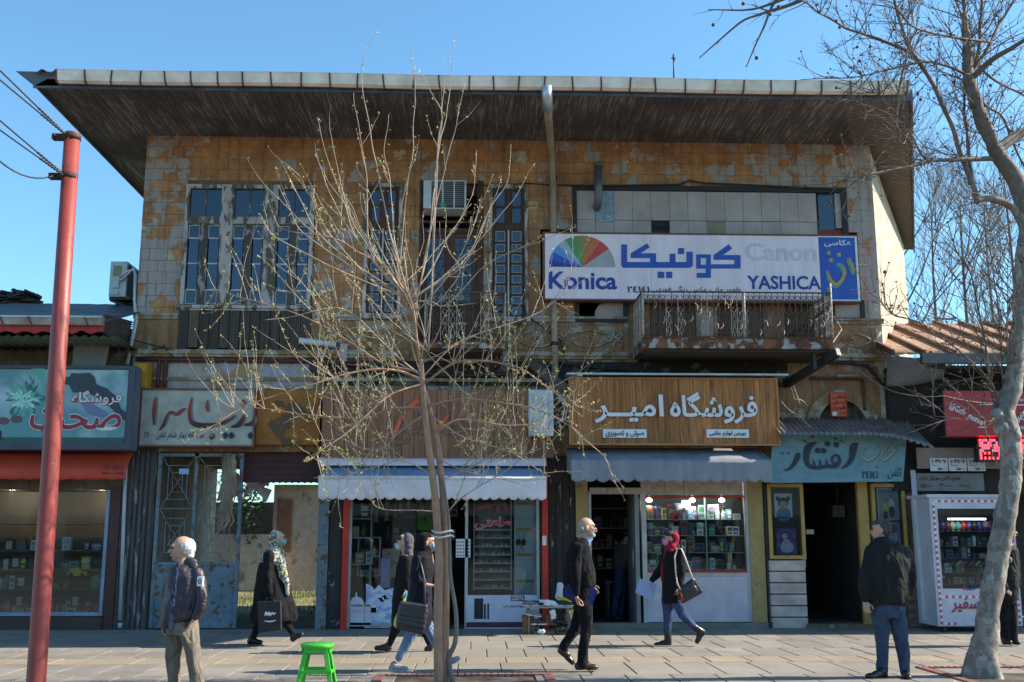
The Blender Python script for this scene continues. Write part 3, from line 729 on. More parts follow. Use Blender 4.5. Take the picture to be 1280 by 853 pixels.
mb = MB(); mb.box((a0+a1)/2-.09, (a0+a1)/2+.03, -.37, -.36, b0+.02, b0+.08); mb.build('badge', acm[2], ac)
# ------------------------------------------------ recess of white boards above the long sign
m_panel = mat('board_white', (.47, .4, .385), .8, c2=(.36, .3, .29), scale=2, dirt=.35)
m_black = mat('tar_black', (.025, .024, .024), .7)
x0, x1, z0, z1 = OP[4]
bayo = MB(); bayo.box(x0, x1, .06, .3, z0-.1, z1); bay = bayo.build('window', m_black, bld)
bayo = MB(); bayo.box(x0, x1, -.05, .06, z1-.09, z1); bayo.box(x0, x0+.07, -.05, .06, z0-.1, z1-.09); bayo.box(x1-.1, x1, -.05, .06, z0-.1, z1-.09); bayo.build('window_frame', m_black, bay)
zr = at(850, 276).z
pw = (at(1020, 255).x - x0-.07)/13
for k in range(13):
 a = x0+.07+k*pw
 if k == 1:
  mb = MB(); mb.box(a+.003, a+pw-.003, -.02, .05, zr-.05, z1-.1); mb.build('panel', mat('galvanised', (.3, .33, .36), .45, .6, c2=(.18, .2, .22), scale=20, dirt=.2), bay); continue
 mb = MB(); mb.box(a+.003, a+pw-.003, -.012+rnd.uniform(-.004, .004), .05, zr, z1-.1); mb.build('panel', m_panel, bay)
for k in range(13):
 a = x0+.07+k*pw
 if k == 4: continue
 mb = MB(); mb.box(a+.003, a+pw-.003, -.01+rnd.uniform(-.004, .004), .05, z0-.05, zr-.01); mb.build('panel', m_panel if k != 7 else mat('board_tan', (.3, .26, .17), .8), bay)
a = x0+.07+4*pw; mb = MB(); mb.tube([(a+.02+(pw-.04)*t/8, .0, zr-.06-.07*math.sin(math.pi*t/8)) for t in range(9)], .012, 6); mb.build('cable_loop', m_black, bay)
a = x0+.07+13*pw
mb = MB(); mb.box(a+.05, a+.33, .03, .055, z0+.1, z1-.1); mb.build('pane', m_glass, bay)
mb = MB(); mb.box(a+.35, x1-.1, -.01, .05, z0+.12, z1-.1); mb.build('panel', m_panel, bay)
mb = MB(); mb.box(a+.0, x1-.1, -.012, .05, z0-.05, z0+.09); mb.build('sill_board', mat('dull_red', (.2, .05, .04), .8), bay)
fl = MB(); p0 = at(748, 207, -.28); p1 = at(748, 250, -.28); p2 = at(748, 254, -.02)
fl.tube([p0, p1, (p1.x, -.2, p1.z-.05), (p1.x, -.02, p1.z-.05)], .075, 12); fl.tube([(p0.x, p0.y, p0.z-.01), (p0.x, p0.y, p0.z+.04)], [.09, .09], 12)
fl.build('flue_pipe', mat('flue_grey', (.16, .17, .19), .5, .5, dirt=.3), bld)
mb = MB()
def cable(pts, r=.012, n=10, sag=0.0):
 P = [Vector(p) for p in pts]; out = []
 for a, b in zip(P, P[1:]):
  for i in range(n): t = i/n; q = a.lerp(b, t); q.z -= sag*4*t*(1-t); out.append(q)
 out.append(P[-1]); mb.tube(out, r, 5)
cable([at(597, 232, -.03), at(660, 229, -.03), at(716, 232, -.03)], .01, sag=.01); cable([at(716, 233, -.07), at(850, 231, -.07), at(860, 226, -.07), at(880, 229, -.07), at(1056, 237, -.07)], .018)
mb.build('wall_cable', m_black, bld, kind='stuff')
for op, lab in ((OP[6], 0), (OP[7], 1)):
 x0, x1, z0, z1 = op; mb = MB(); mb.box(x0, x1, -.05, .1, z0, z0+.06); mb.box(x0, x0+.07, -.05, .1, z0+.06, z1); mb.box(x1-.07, x1, -.05, .1, z0+.06, z1); f = mb.build('window', m_black, bld)
 mb = MB()
 if lab == 0: mb.prism([(x0+.35, z0+.1), (x1-.07, z0+.1), (x1-.07, z1), (x0+.5, z1), (x0+.5, z1-.09), (x0+.43, z1-.1), (x0+.36, z0+.2)], .02, .04)
 else: mb.box(x0+.07, x1-.07, .0, .04, z0+.06, z1)
 mb.build('panel', m_panel, f)
x0, x1, z0, z1 = OP[8]
for k in range(9):
 a = x0+(x1-x0)*k/9; mb = MB(); b = a+(x1-x0)/9
 mb.box(a+.006, b-.006, .0+rnd.uniform(0, .03), .06, z0, z1)
 mb.build('board', wood('stained_board', (.15, .09, .05), (.06, .037, .025), 'z', wear=(.3, .27, .23), wthr=.6) if k % 3 else m_plaster, bld)
# ------------------------------------------------ balconies
m_rust = peel('rusty_iron', (.17, .055, .028), (.1, .04, .025), (.42, .4, .36), thr=.56, scale=6, paint2=(.09, .035, .022), uscale=5, rough=.85)
m_rustrail = mat('rail_rust', (.16, .1, .07), .85, .1, c2=(.09, .05, .035), scale=14, dirt=.3)
m_railpale = mat('rail_pale', (.55, .48, .42), .75, 0, c2=(.22, .14, .1), scale=25, dirt=.2)
m_slabp = peel('balcony_fascia', (.38, .36, .34), (.22, .085, .04), (.09, .035, .02), thr=.44, scale=4.5, paint2=(.19, .2, .21), uscale=6, rough=.85, stretch=(1, 1, .8))
def scrollbar(h, w):
 """one wrought iron bay: bar with scroll pairs, width w, height h"""
 mb = MB(); mb.beam((0, 0, 0), (0, 0, h), .012, .012)
 def cc(cx, cz, r, a0, a1, n=10): mb.tube([(cx+r*(1-.35*i/n)*math.cos(a0+(a1-a0)*i/n), 0, cz+r*(1-.35*i/n)*math.sin(a0+(a1-a0)*i/n)) for i in range(n+1)], .0055, 4, smooth=False)
 cc(w/2, h-.085, .05, R(180), R(-160)); cc(w/2, h-.085, .03, 0, R(360), 8)
 for s, z0 in ((1, h*.62), (-1, h*.36)):
  cc(w/2, z0, .045*(1), R(90*s), R(90*s+300), 9)
  mb.tube([(w/2, 0, z0-.04), (w*.2, 0, z0-.16), (w/2, 0, z0-.24)], .005, 4, smooth=False)
  mb.tube([(w/2, 0, z0-.04), (w*.8, 0, z0-.16), (w/2, 0, z0-.24)], .005, 4, smooth=False)
 mb.tube([(w*.3, 0, h*.15), (w*.5, -.015, h*.02), (w*.7, 0, h*.15)], .006, 4, smooth=False)
 return mb
def curl(r=.02):
 mb = MB(); mb.tube([(r*math.sin(i*.9), -.02-.01*i, -.03*i) for i in range(5)], .006, 4, smooth=False); return mb
def balcony(x0, x1, yf, zs, zr, pitch, posts, slabh, dense):
 sl = MB(); sl.box(x0, x1, yf, 0, zs-slabh, zs);
 bal = sl.build('balcony', m_slabp, bld)
 mb = MB(); mb.box(x0+.06, x1-.06, yf+.06, 0, zs-slabh-.05, zs-slabh-.002); mb.build('underside', mat('balcony_soffit', (.05, .035, .028), .95), bal)
 mb = MB(); mb.box(x0-.01, x1+.01, yf-.02, yf+.03, zs, zs+.012); mb.build('edge_angle', m_rust, bal)
 h = zr-zs
 n = round((x1-x0)/pitch); pt = (x1-x0)/n; sm = scrollbar(h, pt).mesh('baluster', m_rustrail); sm2 = scrollbar(h, pt).mesh('baluster', m_railpale)
 for k in range(n): piece('baluster', sm2 if rnd.random() < .4 else sm, (x0+k*pt, yf+.02, zs), bal)
 ny = round(-yf/(pitch*.6)); pty = (-yf-.03)/ny; smy = scrollbar(h, pty).mesh('baluster', m_rustrail); smy2 = scrollbar(h, pty).mesh('baluster', m_railpale)
 for xx in (x0+.01, x1-.01):
  for k in range(ny): piece('baluster', smy2 if rnd.random() < .5 else smy, (xx, yf+.03+k*pty, zs), bal, rot=(0, 0, R(90)))
 mb = MB(); mb.box(x0-.015, x1+.015, yf, yf+.035, zr-.0, zr+.022); mb.box(x0-.014, x0+.02, yf+.035, 0, zr, zr+.02); mb.box(x1-.02, x1+.014, yf+.035, 0, zr, zr+.02)
 mb.box(x0, x1, yf+.01, yf+.025, zr-.17, zr-.16); mb.box(x0, x1, yf+.01, yf+.025, zs+.02, zs+.035)
 mb.build('handrail', m_rustrail, bal, kind='stuff')
 for xx in posts: mb = MB(); mb.tube([(xx, yf+.02, zs), (xx+.01, yf+.02, zr+(.18 if xx == posts[-1] and dense else .02))], .022 if dense else .016, 6); mb.build('post', m_railpale, bal)
 cm = curl().mesh('curl', m_railpale)
 for k in range(26 if dense else 10): piece('curl', cm, (x0+rnd.random()*(x1-x0), yf, zs+.1+rnd.random()*(h-.15)), bal, rot=(0, rnd.uniform(-.5, .5), 0))
 return bal
yb = -1.15
bx0, bx1 = at(804, 420, yb).x, at(1041, 420, yb).x; zs1, zr1 = at(900, 423, yb).z, at(900, 366, yb).z
bal1 = balcony(bx0, bx1, yb, zs1, zr1, .1, [bx0+.0, at(931, 400, yb).x, bx1], .17, True)
yb2 = -.8
bal2 = balcony(at(531, 400, yb2).x, at(631, 400, yb2).x, yb2, at(580, 428, yb2).z, at(580, 366, yb2).z, .13, [at(531, 400, yb2).x, at(631, 400, yb2).x], .1, False)
mb = MB()
for xx in (at(545, 440).x, at(620, 440).x):
 mb.tube([(xx, -.02, 4.45), (xx, -.25, 4.5), (xx, -.6, 4.85)], .035, 6)
mb.build('bracket', m_rust, bal2, kind='stuff')
m_steel = mat('black_steel', (.03, .03, .032), .55, .3)
a = at(982, 481, -.15); b = at(1048, 440, -1.2)
mb = MB(); mb.beam(a, b, .1, .13); mb.build('strut', m_steel, bal1)
c = at(1015, 400, -1.0); mb = MB(); mb.beam((c.x, -1.0, c.z), (c.x, -1.0, at(1015, 462, -1.0).z), .06, .06); mb.build('strut', m_steel, bal1)
mb = MB(); mb.beam(at(1018, 398, -1.0), at(975, 430, -.2), .05, .05); mb.beam(at(1018, 398, -1.0), at(1037, 383, -1.05), .05, .05); mb.build('strut', m_steel, bal1, kind='stuff')
ax, azb = (archx0+archx1)/2, archz0-.12
ra = (archx1-archx0)/2
mb = MB(); n = 18
for i in range(n):
 t0, t1 = math.pi*i/n, math.pi*(i+1)/n
 mb.prism([(ax+(ra+.16)*math.cos(t0), azb+(ra+.14)*1.05*math.sin(t0)), (ax+(ra+.16)*math.cos(t1), azb+(ra+.14)*1.05*math.sin(t1)), (ax+(ra-.05)*math.cos(t1), azb+(ra-.05)*1.05*math.sin(t1)), (ax+(ra-.05)*math.cos(t0), azb+(ra-.05)*1.05*math.sin(t0))], -.05, .02)
mb.build('arch_moulding', m_mould, bld)
mb = MB(); mb.box(archx0, archx1, .12, .3, archz0-.3, archz1+.1); mb.build('niche_wall', m_dirty, bld)
mb = MB()
for s in (-1, 1):
 pts = [(ax+s*ra, archz1+.02), (ax+s*ra, azb)] + [(ax+s*(ra-.02)*math.cos(math.pi/2*i/8), azb+(ra-.02)*1.05*math.sin(math.pi/2*i/8)) for i in range(9)] + [(ax, archz1+.02)]
 mb.prism(pts if s > 0 else pts[::-1], .0, .12)
mb.build('spandrel', m_plaster, bld)
m_redpipe = mat('red_conduit', (.1, .025, .025), .6, c2=(.06, .02, .02), dirt=.4)
P = lambda x, y, o=-.06: at(x, y, o)
def tpart(name, pts, r, m, parent=bld, n=8, sides=6, sag=0):
 mb = MB(); V = [Vector(p) for p in pts]; out = []
 if sag or len(V) > 2 and False: pass
 for a, b in zip(V, V[1:]):
  for i in range(n): t_ = i/n; q = a.lerp(b, t_); q.z -= sag*4*t_*(1-t_); out.append(q)
 out.append(V[-1]); mb.tube(out, r, sides); return mb.build(name, m, parent)
tpart('conduit', [P(170, 449), P(450, 452)], .035, m_redpipe); tpart('conduit', [P(199, 450), P(197, 484)], .03, m_redpipe); tpart('conduit', [P(207, 450), P(205, 484)], .03, m_redpipe)
tpart('conduit', [P(1012, 473), P(1073, 473), P(1078, 476), P(1081, 513)], .028, m_redpipe); tpart('conduit', [P(400, 452), P(560, 470), P(700, 466)], .03, m_redpipe)
tpart('cable', [P(167, 425), P(185, 430), P(213, 437)], .01, m_black); tpart('cable', [P(165, 440), P(200, 435), P(205, 432), P(220, 448)], .012, m_black, sag=.03)
tpart('cable', [P(700, 452), P(720, 456), P(785, 462)], .02, m_black, sag=.02); tpart('cable', [P(1000, 452), P(1060, 454), P(1085, 458), P(1110, 490)], .03, m_black)
tpart('cable', [P(612, 395), P(660, 396), P(700, 425), P(712, 470)], .012, m_black); tpart('cable', [P(1042, 395, -.2), P(1052, 412, -.3), P(1040, 430, -.5)], .012, m_railpale)
tpart('cable', [P(988, 485, -.3), P(993, 500, -.3), P(1010, 508, -.2)], .01, m_railpale, sag=-.05); tpart('cable', [P(992, 483, -.3), P(1000, 505, -.3)], .008, m_railpale)
tpart('cable', [P(1074, 463), P(1118, 490, -.6), P(1180, 495, -1.2), P(1260, 505, -1.2)], .008, m_railpale, sag=.04)
tpart('cable', [P(975, 500, -.3), P(1000, 520, -.5), P(1030, 545, -.8)], .008, m_railpale, sag=.05)
tpart('pipe_stub', [P(374, 426, -.1), P(420, 431, -.1)], .06, acm[0])
mb = MB(); q = rc(425, 430, 434, 452, -.08); mb.box(q[0], q[1], -.1, 0, q[2], q[3]); mb.build('junction_box', m_panel, bld)
mb = MB(); q = rc(387, 452, 402, 468, -.08); mb.box(q[0], q[1], -.12, 0, q[2], q[3]); mb.build('meter_box', m_steel, bld)
# ================================================================ signs
m_red = flat('paint_red', 190, 30, 32); m_white = flat('paint_white', 225, 226, 230); m_blue = flat('sign_blue', 38, 84, 175); m_navy = flat('sign_navy', 32, 58, 150)
m_yel = flat('sign_yellow', 196, 158, 60); m_blackp = flat('print_black', 28, 28, 34); m_ora = flat('sign_orange', 214, 84, 42)
m_signw = mat('sign_face', srgb(240, 222, 230), .5, c2=srgb(222, 206, 214), scale=1.4, dirt=.22, stretch=(2.5, 2.5, .4))
m_brownf = mat('sign_frame_brown', srgb(118, 72, 50), .6, dirt=.3)
m_alu = mat('aluminium', (.5, .52, .55), .4, .5, dirt=.25)
# ---- long photo sign
ys = -.26
x0, x1, z0, z1 = rc(679, 292, 1073, 377, ys)
kon = thing('sign_board', ((x0+x1)/2, -.13, z0), 'long white camera shop sign with colour fan and blue letters above balcony', 'sign')
fw = at(1025, 335, ys).x
mb = MB(); mb.box(x0, x1, ys+.012, -.06, z0, z1, 0); mb.build('box', m_brownf, kon)
joints = [x0+.03, at(814, 330, ys).x, at(944, 330, ys).x, fw-.002]
for a, b in zip(joints, joints[1:]): mb = MB(); mb.box(a+.002, b-.002, ys, ys+.012, z0+.03, z1-.03); mb.build('panel', m_signw, kon)
mb = MB(); mb.box(fw+.002, x1-.04, ys, ys+.012, z0+.04, z1-.04); mb.build('panel', m_blue, kon, );
mb = MB();
for q in ((x0-.01, x1+.01, z1-.03, z1+.0), (x0-.01, x1+.01, z0, z0+.03)): mb.box(q[0], q[1], ys-.012, ys+.0, q[2], q[3])
mb.box(x0-.01, x0+.03, ys-.011, ys+.0, z0+.03, z1-.03)
mb.build('frame', m_brownf, kon, kind='stuff')
mb = MB(); mb.box(x1-.04, x1, ys-.01, ys, z0+.03, z1-.03); mb.box(fw, x1-.04, ys-.01, ys, z0+.03, z0+.05); mb.box(fw, x1-.04, ys-.01, ys, z1-.05, z1-.03); mb.build('edge_trim', m_white, kon, kind='stuff')
zk = Z(640, 280, 3.553); yl = ys-.001
fc = at(*zk(312, 192), yl); rx = at(*zk(459, 192), yl).x - fc.x; rz = at(*zk(312, 53), yl).z - fc.z
fan = [(180, 168, srgb(30, 62, 150)), (168, 152, srgb(45, 90, 190)), (152, 136, srgb(90, 150, 215)), (136, 120, srgb(165, 178, 190)), (120, 103, srgb(70, 150, 105)), (103, 90, srgb(120, 140, 70)), (90, 76, srgb(150, 130, 70)), (76, 56, srgb(205, 110, 60)), (56, 36, srgb(200, 65, 60)), (36, 0, srgb(175, 172, 174))]
for i, (a, b, c) in enumerate(fan):
 mb = MB(); n = 6; mb.prism([(fc.x, fc.z)] + [(fc.x+rx*math.cos(R(a+(b-a)*k/n)), fc.z+rz*math.sin(R(a+(b-a)*k/n))) for k in range(n+1)], yl-.004, yl)
 mb.build('logo_wedge', mat('fan_%d' % i, c, .5, c2=tuple(v*.8 for v in c), dirt=.15), kon)
letters('Konica', (686, 340, 771, 362), yl, m_navy, kon, bold=.024, persian=False, depth=.006)
letters('YASHICA', (934, 345, 1026, 362), yl, m_navy, kon, bold=.018, persian=False, depth=.006)
letters('Canon', (932, 304, 1020, 326), yl, flat('faded_print', 208, 204, 212), kon, bold=.012, persian=False, depth=.006)
mb = MB()
def zpoly(pts): mb.prism([((q := at(*zk(x, y), yl)).x, q.z) for x, y in pts], yl-.006, yl)
def zr(x0, y0, x1, y1): zpoly([(x0, y0), (x0, y1), (x1, y1), (x1, y0)])
zr(485, 92, 511, 170); zpoly([(485, 170), (485, 186), (495, 195.5), (792, 195.5), (803, 187), (803, 170)]); zr(527, 131, 640, 152); zr(613, 152, 640, 170); zpoly([(527, 131), (570, 131), (612, 104), (600, 87)])
zr(700, 133, 726, 170); zr(775, 124, 803, 170); zr(737, 108, 764, 134); zr(647, 213, 676, 241); zr(684, 213, 712, 241)
zr(818, 136, 883, 152); zr(818, 152, 838, 182); zr(818, 182, 883, 199); zr(862, 152, 883, 182); zr(860, 199, 883, 240); zr(820, 218, 860, 240)
zr(883, 180, 1015, 199); zr(988, 139, 1015, 180); zr(895, 139, 988, 160); zpoly([(895, 139), (937, 139), (977, 110), (963, 91)])
mb.build('lettering', m_blue, kon)
letters('۲٤۱٤۱', (784, 358, 812, 366), yl, m_blackp, kon, bold=.02, depth=.004)
letters('ظهور چاپ عکس رنگی فوری', (820, 358, 926, 367), yl, m_blackp, kon, depth=.004)
letters('عکاسی', (1030, 300, 1064, 309), yl, m_white, kon, bold=.02, depth=.004)
sh = MB(); stroke(sh, [(1033, 339, 2), (1036, 350, 4), (1044, 358, 6), (1052, 351, 5), (1056, 340, 4), (1052, 332, 4), (1048, 330, 3)], yl, .003)
stroke(sh, [(1059, 323, 2), (1063, 333, 5), (1066, 344, 2)], yl, .003); stroke(sh, [(1046, 330, 5), (1052, 334, 6), (1055, 342, 5)], yl, .003)
for x, y in ((1033, 317), (1046, 319), (1036, 326)): stroke(sh, [(x, y, 5), (x+5, y, 5)], yl, .003)
stroke(sh, [(1034, 360, 3), (1037, 366, 3)], yl, .003)
sh.build('lettering', flat('teal_shade', 90, 150, 150), kon)
sh = MB(); q = 1.2; stroke(sh, [(1033+q, 338, 1), (1037+q, 349, 3), (1044+q, 356, 4), (1051+q, 350, 4), (1055+q, 340, 3), (1052+q, 332, 2)], yl-.003, .004)
stroke(sh, [(1060+q, 322, 1), (1064+q, 332, 4), (1067+q, 343, 1)], yl-.003, .004)
for x, y in ((1033, 316), (1046, 318), (1036, 325)): stroke(sh, [(x+q, y, 4), (x+5, y, 4)], yl-.003, .004)
sh.build('lettering', m_yel, kon)
# ---- helper for a framed sign box
def sign_box(label, box, y, depth, m_face, m_frame, fr=.03, name='sign_board', group=None):
 x0, x1, z0, z1 = rc(*box, y); t_ = thing(name, ((x0+x1)/2, y+depth/2, z0), label, 'sign', group)
 mb = MB(); mb.box(x0+fr, x1-fr, y, y+depth, z0+fr, z1-fr); mb.build('panel', m_face, t_)
 mb = MB()
 mb.box(x0, x1, y-.02, y+depth+.002, z1-fr, z1); mb.box(x0, x1, y-.02, y+depth+.002, z0, z0+fr); mb.box(x0, x0+fr, y-.02, y+depth+.002, z0+fr, z1-fr); mb.box(x1-fr, x1, y-.02, y+depth+.002, z0+fr, z1-fr)
 mb.build('frame', m_frame, t_, kind='stuff'); return t_
# ---- pine sign
m_pine = wood('pine', (.58, .25, .085), (.22, .08, .026), 'z', rough=.5, bump=.25)
m_pinef = wood('pine_frame', (.55, .25, .09), (.33, .15, .055), 'x', rough=.5)
ya = -.62
x0, x1, z0, z1 = rc(711, 472, 974, 557, ya)
amir = thing('sign_board', ((x0+x1)/2, ya+.15, z0), 'varnished pine plank sign with raised white letters above the scalloped grey awning', 'sign')
fr = .035; n = 19; pw = (x1-x0-2*fr)/n
for k in range(n): mb = MB(); j = rnd.uniform(0, .006); mb.box(x0+fr+k*pw+.0025, x0+fr+(k+1)*pw-.0025, ya+.02-j, ya+.05, z0+fr, z1-fr); mb.build('plank', m_pine, amir)
mb = MB(); mb.box(x0+.01, x1-.01, ya+.05, ya+.3, z0+.01, z1-.01); mb.build('box', m_wbrown, amir)
for q in ((x0, x1, z1-fr, z1), (x0, x1, z0, z0+fr), (x0, x0+fr, z0+fr, z1-fr), (x1-fr, x1, z0+fr, z1-fr)): mb = MB(); mb.box(q[0], q[1], ya, ya+.05, q[2], q[3]); mb.build('frame', m_pinef, amir)
za = Z(680, 450, 3.553)
def zb(z, x0, y0, x1, y1): a = z(x0, y0); b = z(x1, y1); return (*a, *b)
letters('امیــر', zb(za, 224, 155, 530, 282), ya+.01, m_white, amir, depth=.04, bold=.022)
letters('فروشگاه', zb(za, 558, 145, 945, 284), ya+.01, m_white, amir, depth=.04, bold=.022)
for bx, s in (((262, 308, 456, 346), 'صوتی و تصویری'), ((722, 309, 910, 346), 'بورس لوازم جانبی')):
 q = rc(*zb(za, *bx), ya); mb = MB(); mb.box(q[0], q[1], ya-.005, ya+.012, q[2], q[3]); pl = mb.build('name_plate', m_white, amir)
 letters(s, zb(za, bx[0]+12, bx[1]+7, bx[2]-12, bx[3]-3), ya-.006, m_blackp, pl, depth=.003, bold=.02)
mb = MB(); q = rc(708, 469, 984, 472, ya); mb.box(q[0], q[1], ya-.08, ya+.3, q[3]-.01, q[3]+.02); mb.build('top_strip', m_alu, amir)
# ---- brown plank sign behind the young tree
yt = -.42
x0, x1, z0, z1 = rc(402, 488, 660, 572, yt)
tb = thing('sign_board', ((x0+x1)/2, yt+.15, z0), 'red brown plank sign with orange letters behind the young tree', 'sign')
m_redwood = wood('red_wood', (.4, .185, .1), (.26, .115, .065), 'z', rough=.75)
m_redwood2 = wood('red_wood_trim', (.26, .12, .07), (.17, .08, .05), 'x', rough=.75)
n = 18; pw = (x1-x0)/n
for k in range(n): mb = MB(); mb.box(x0+k*pw+.004, x0+(k+1)*pw-.004, yt+rnd.uniform(0, .008), yt+.03, z0+.0, z1); mb.build('plank', m_redwood, tb)
mb = MB(); mb.box(x0+.01, x1-.01, yt+.03, yt+.3, z0+.01, z1-.01); mb.build('box', m_wbrown, tb)
q = rc(600, 548, 692, 572, yt); mb = MB(); mb.box(x1+.003, q[1], yt, yt+.25, q[2], q[3]); mb.build('side_board', m_redwood2, tb)
letters('طاعتی', (488, 502, 585, 556), yt-.002, flat('paint_grey', 128, 92, 76), tb, depth=.012, bold=.0)
mb = MB(); stroke(mb, [(491, 548, 5), (496, 535, 6), (502, 520, 4)], yt-.012, .02); stroke(mb, [(512, 509, 6), (523, 500, 7)], yt-.012, .02); stroke(mb, [(545, 536, 4), (556, 526, 5), (560, 518, 3)], yt-.012, .02)
mb.build('lettering', m_ora, tb, kind='stuff')
# ---- restaurant sign on the left, cream with red-black calligraphy
yz = -.3
zi = sign_box('cream hand painted sign with red and black calligraphy beside an empty orange board', (174, 486, 319, 559), yz, .22, mat('sign_cream', srgb(176, 174, 164), .6, c2=srgb(150, 148, 138), dirt=.35), m_brownf)
zc = Z(140, 440, 4.061)
m_calR = NT('calligraphy_ink'); _g = m_calR.n('ShaderNodeNewGeometry'); _s = m_calR.n('ShaderNodeSeparateXYZ'); m_calR.l(_g.outputs['Position'], _s.inputs[0])
m_calR.col(m_calR.mix(m_calR.ramp(_s.outputs[2], 3.35, 3.75), (.02, .008, .01), (.36, .03, .025))); m_calR.p.inputs['Roughness'].default_value = .5
m_cal = m_calR.m; m_sh = flat('calligraphy_shade', 120, 116, 108)
def zs(mbx, pts, y=yz-.001, d=.008): stroke(mbx, [(*zc(a, b), w_/4.061) for a, b, w_ in pts], y, d)
for dx, m_, yy in ((9, m_sh, yz-.001), (0, m_cal, yz-.007)):
 mb = MB()
 zs(mb, [(222+dx, 230, 6), (214+dx, 290, 19), (212+dx, 370, 6)], yy, .006)
 zs(mb, [(240+dx, 398, 4), (262+dx, 368, 14), (280+dx, 325, 12), (300+dx, 305, 12), (325+dx, 320, 12), (350+dx, 300, 16), (372+dx, 288, 6)], yy, .006)
 zs(mb, [(405+dx, 232, 5), (394+dx, 290, 14), (400+dx, 350, 20), (440+dx, 372, 26), (520+dx, 372, 24), (590+dx, 348, 14), (625+dx, 322, 6)], yy, .006)
 zs(mb, [(484+dx, 245, 5), (482+dx, 280, 16), (486+dx, 305, 4)], yy, .006)
 zs(mb, [(604+dx, 380, 8), (640+dx, 372, 24), (664+dx, 340, 20), (672+dx, 315, 6)], yy, .006)
 zs(mb, [(672+dx, 372, 10), (712+dx, 362, 22), (722+dx, 330, 6)], yy, .006)
 for x, y in ((505, 430), (575, 425), (605, 425), (664, 258), (702, 425)): zs(mb, [(x-13+dx, y, 6), (x+dx, y, 34), (x+13+dx, y, 6)], yy, .006)
 mb.build('lettering', m_, zi)
letters('صبحانه نهار شام تلفن ۲٤۰۰۰', zb(zc, 165, 405, 468, 452), yz-.001, m_blackp, zi, depth=.004, shear=.15)
ob_ = rc(321, 488, 400, 556, -.2); mb = MB(); mb.box(ob_[0], ob_[1], -.2, -.02, ob_[2], ob_[3]); tag(mb.build('blank_board', peel('orange_board', (.4, .15, .03), (.22, .09, .03), (.12, .07, .04), thr=.55, scale=3), None), 'blank orange brown board right of the cream calligraphy sign', 'board')
# ---- photographer's blue sign
yf = -.5
zf = Z(960, 460, 4.741)
q0, q1, q2, q3 = (zf(20, 395), zf(828, 385), zf(803, 672), zf(0, 685))
m_bluef = peel('blue_tin', srgb(108, 146, 158), srgb(70, 66, 62), srgb(128, 110, 84), thr=.66, scale=5, paint2=srgb(90, 130, 144), rough=.55, edge=.02)
A, B, C, D = at(966, 541, yf), at(1134, 541, yf), at(1129, 602, yf), at(962, 604, yf)
af = thing('sign_board', ((A.x+B.x)/2, yf, D.z), 'faded blue tin sign with black calligraphy under the corrugated canopy', 'sign')
mb = MB(); mb.prism([(D.x, D.z), (C.x, C.z), (B.x, B.z), (A.x, A.z)], yf, yf+.03); mb.build('panel', m_bluef, af)
def sf(mbx, pts, y=yf-.001, d=.006): stroke(mbx, [(*zf(a, b), w_/4.741) for a, b, w_ in pts], y, d)
m_ink = flat('blue_black_ink', 30, 32, 58)
for dx, dy, m_, yy in ((5, 6, flat('ink_shade', 84, 124, 128), yf-.001), (0, 0, m_ink, yf-.006)):
 mb = MB(); S = lambda pts: sf(mb, [(a+dx, b+dy, w_) for a, b, w_ in pts], yy, .005)
 S([(92, 608, 4), (130, 596, 16), (160, 560, 24), (178, 520, 34), (194, 514, 4)])
 S([(290, 440, 4), (240, 470, 40), (226, 530, 34), (240, 578, 26), (290, 592, 22), (345, 584, 20), (400, 582, 26), (425, 550, 18), (410, 518, 14), (385, 530, 14), (380, 556, 12), (420, 572, 16)])
 for x in (268, 305, 345): S([(x, 545, 6), (x+6, 572, 14), (x+10, 590, 8)])
 S([(535, 448, 6), (508, 470, 44), (498, 530, 30), (470, 575, 20), (435, 596, 4)])
 for x, y in ((295, 490), (330, 492), (352, 450), (405, 455)): S([(x-16, y+8, 6), (x, y, 34), (x+16, y-8, 6)])
 for x, y in ((215, 432), (225, 440), (260, 408), (85, 505), (120, 505), (430, 430), (445, 438), (400, 420)): S([(x-8, y, 3), (x, y, 9), (x+8, y, 3)])
 mb.build('lettering', m_, af)
for dx, m_, yy in ((4, flat('shade_grey', 70, 84, 84), yf-.001), (0, flat('calli_cream', 150, 156, 146), yf-.006)):
 mb = MB(); S = lambda pts: sf(mb, [(a+dx, b+dx, w_) for a, b, w_ in pts], yy, .005)
 S([(760, 455, 3), (735, 475, 10), (748, 490, 8), (765, 480, 3)]); S([(760, 488, 4), (728, 515, 12), (690, 545, 12), (670, 530, 10), (680, 500, 8), (690, 470, 6), (650, 460, 3)]); S([(745, 425, 3), (705, 470, 8), (700, 500, 6)])
 S([(650, 450, 3), (640, 480, 8), (655, 500, 8), (630, 530, 10), (590, 548, 14), (560, 525, 10), (562, 490, 7), (585, 470, 3)])
 mb.build('lettering', m_, af)
letters('۲٤۱٤۱', zb(zf, 557, 612, 652, 655), yf-.001, m_ink, af, depth=.004, bold=.02)
letters('تلفن', zb(zf, 708, 590, 795, 660), yf-.001, m_ink, af, depth=.004, shear=.3)
# ---- orange plaque in the niche
op_ = sign_box('small orange plaque with black writing fixed in the arched niche', (1038, 491, 1058, 521), -.1, .03, m_ora, flat('plaque_edge', 190, 74, 34), fr=.008, name='plaque')
for i, s in enumerate(('عکاسی', 'پرسنلی', 'فوری')): letters(s, (1040.5, 494+i*6.5, 1056, 499.5+i*6.5), -.101, m_blackp, op_, depth=.003, bold=.01)
letters('افشار', (1050, 515, 1056.5, 518), -.101, m_blackp, op_, depth=.003)
q = rc(1040.5, 515, 1046, 520, -.1); mb = MB(); mb.box(q[0], q[1], -.106, -.1, q[2], q[3]); mb.build('sticker', m_white, op_)
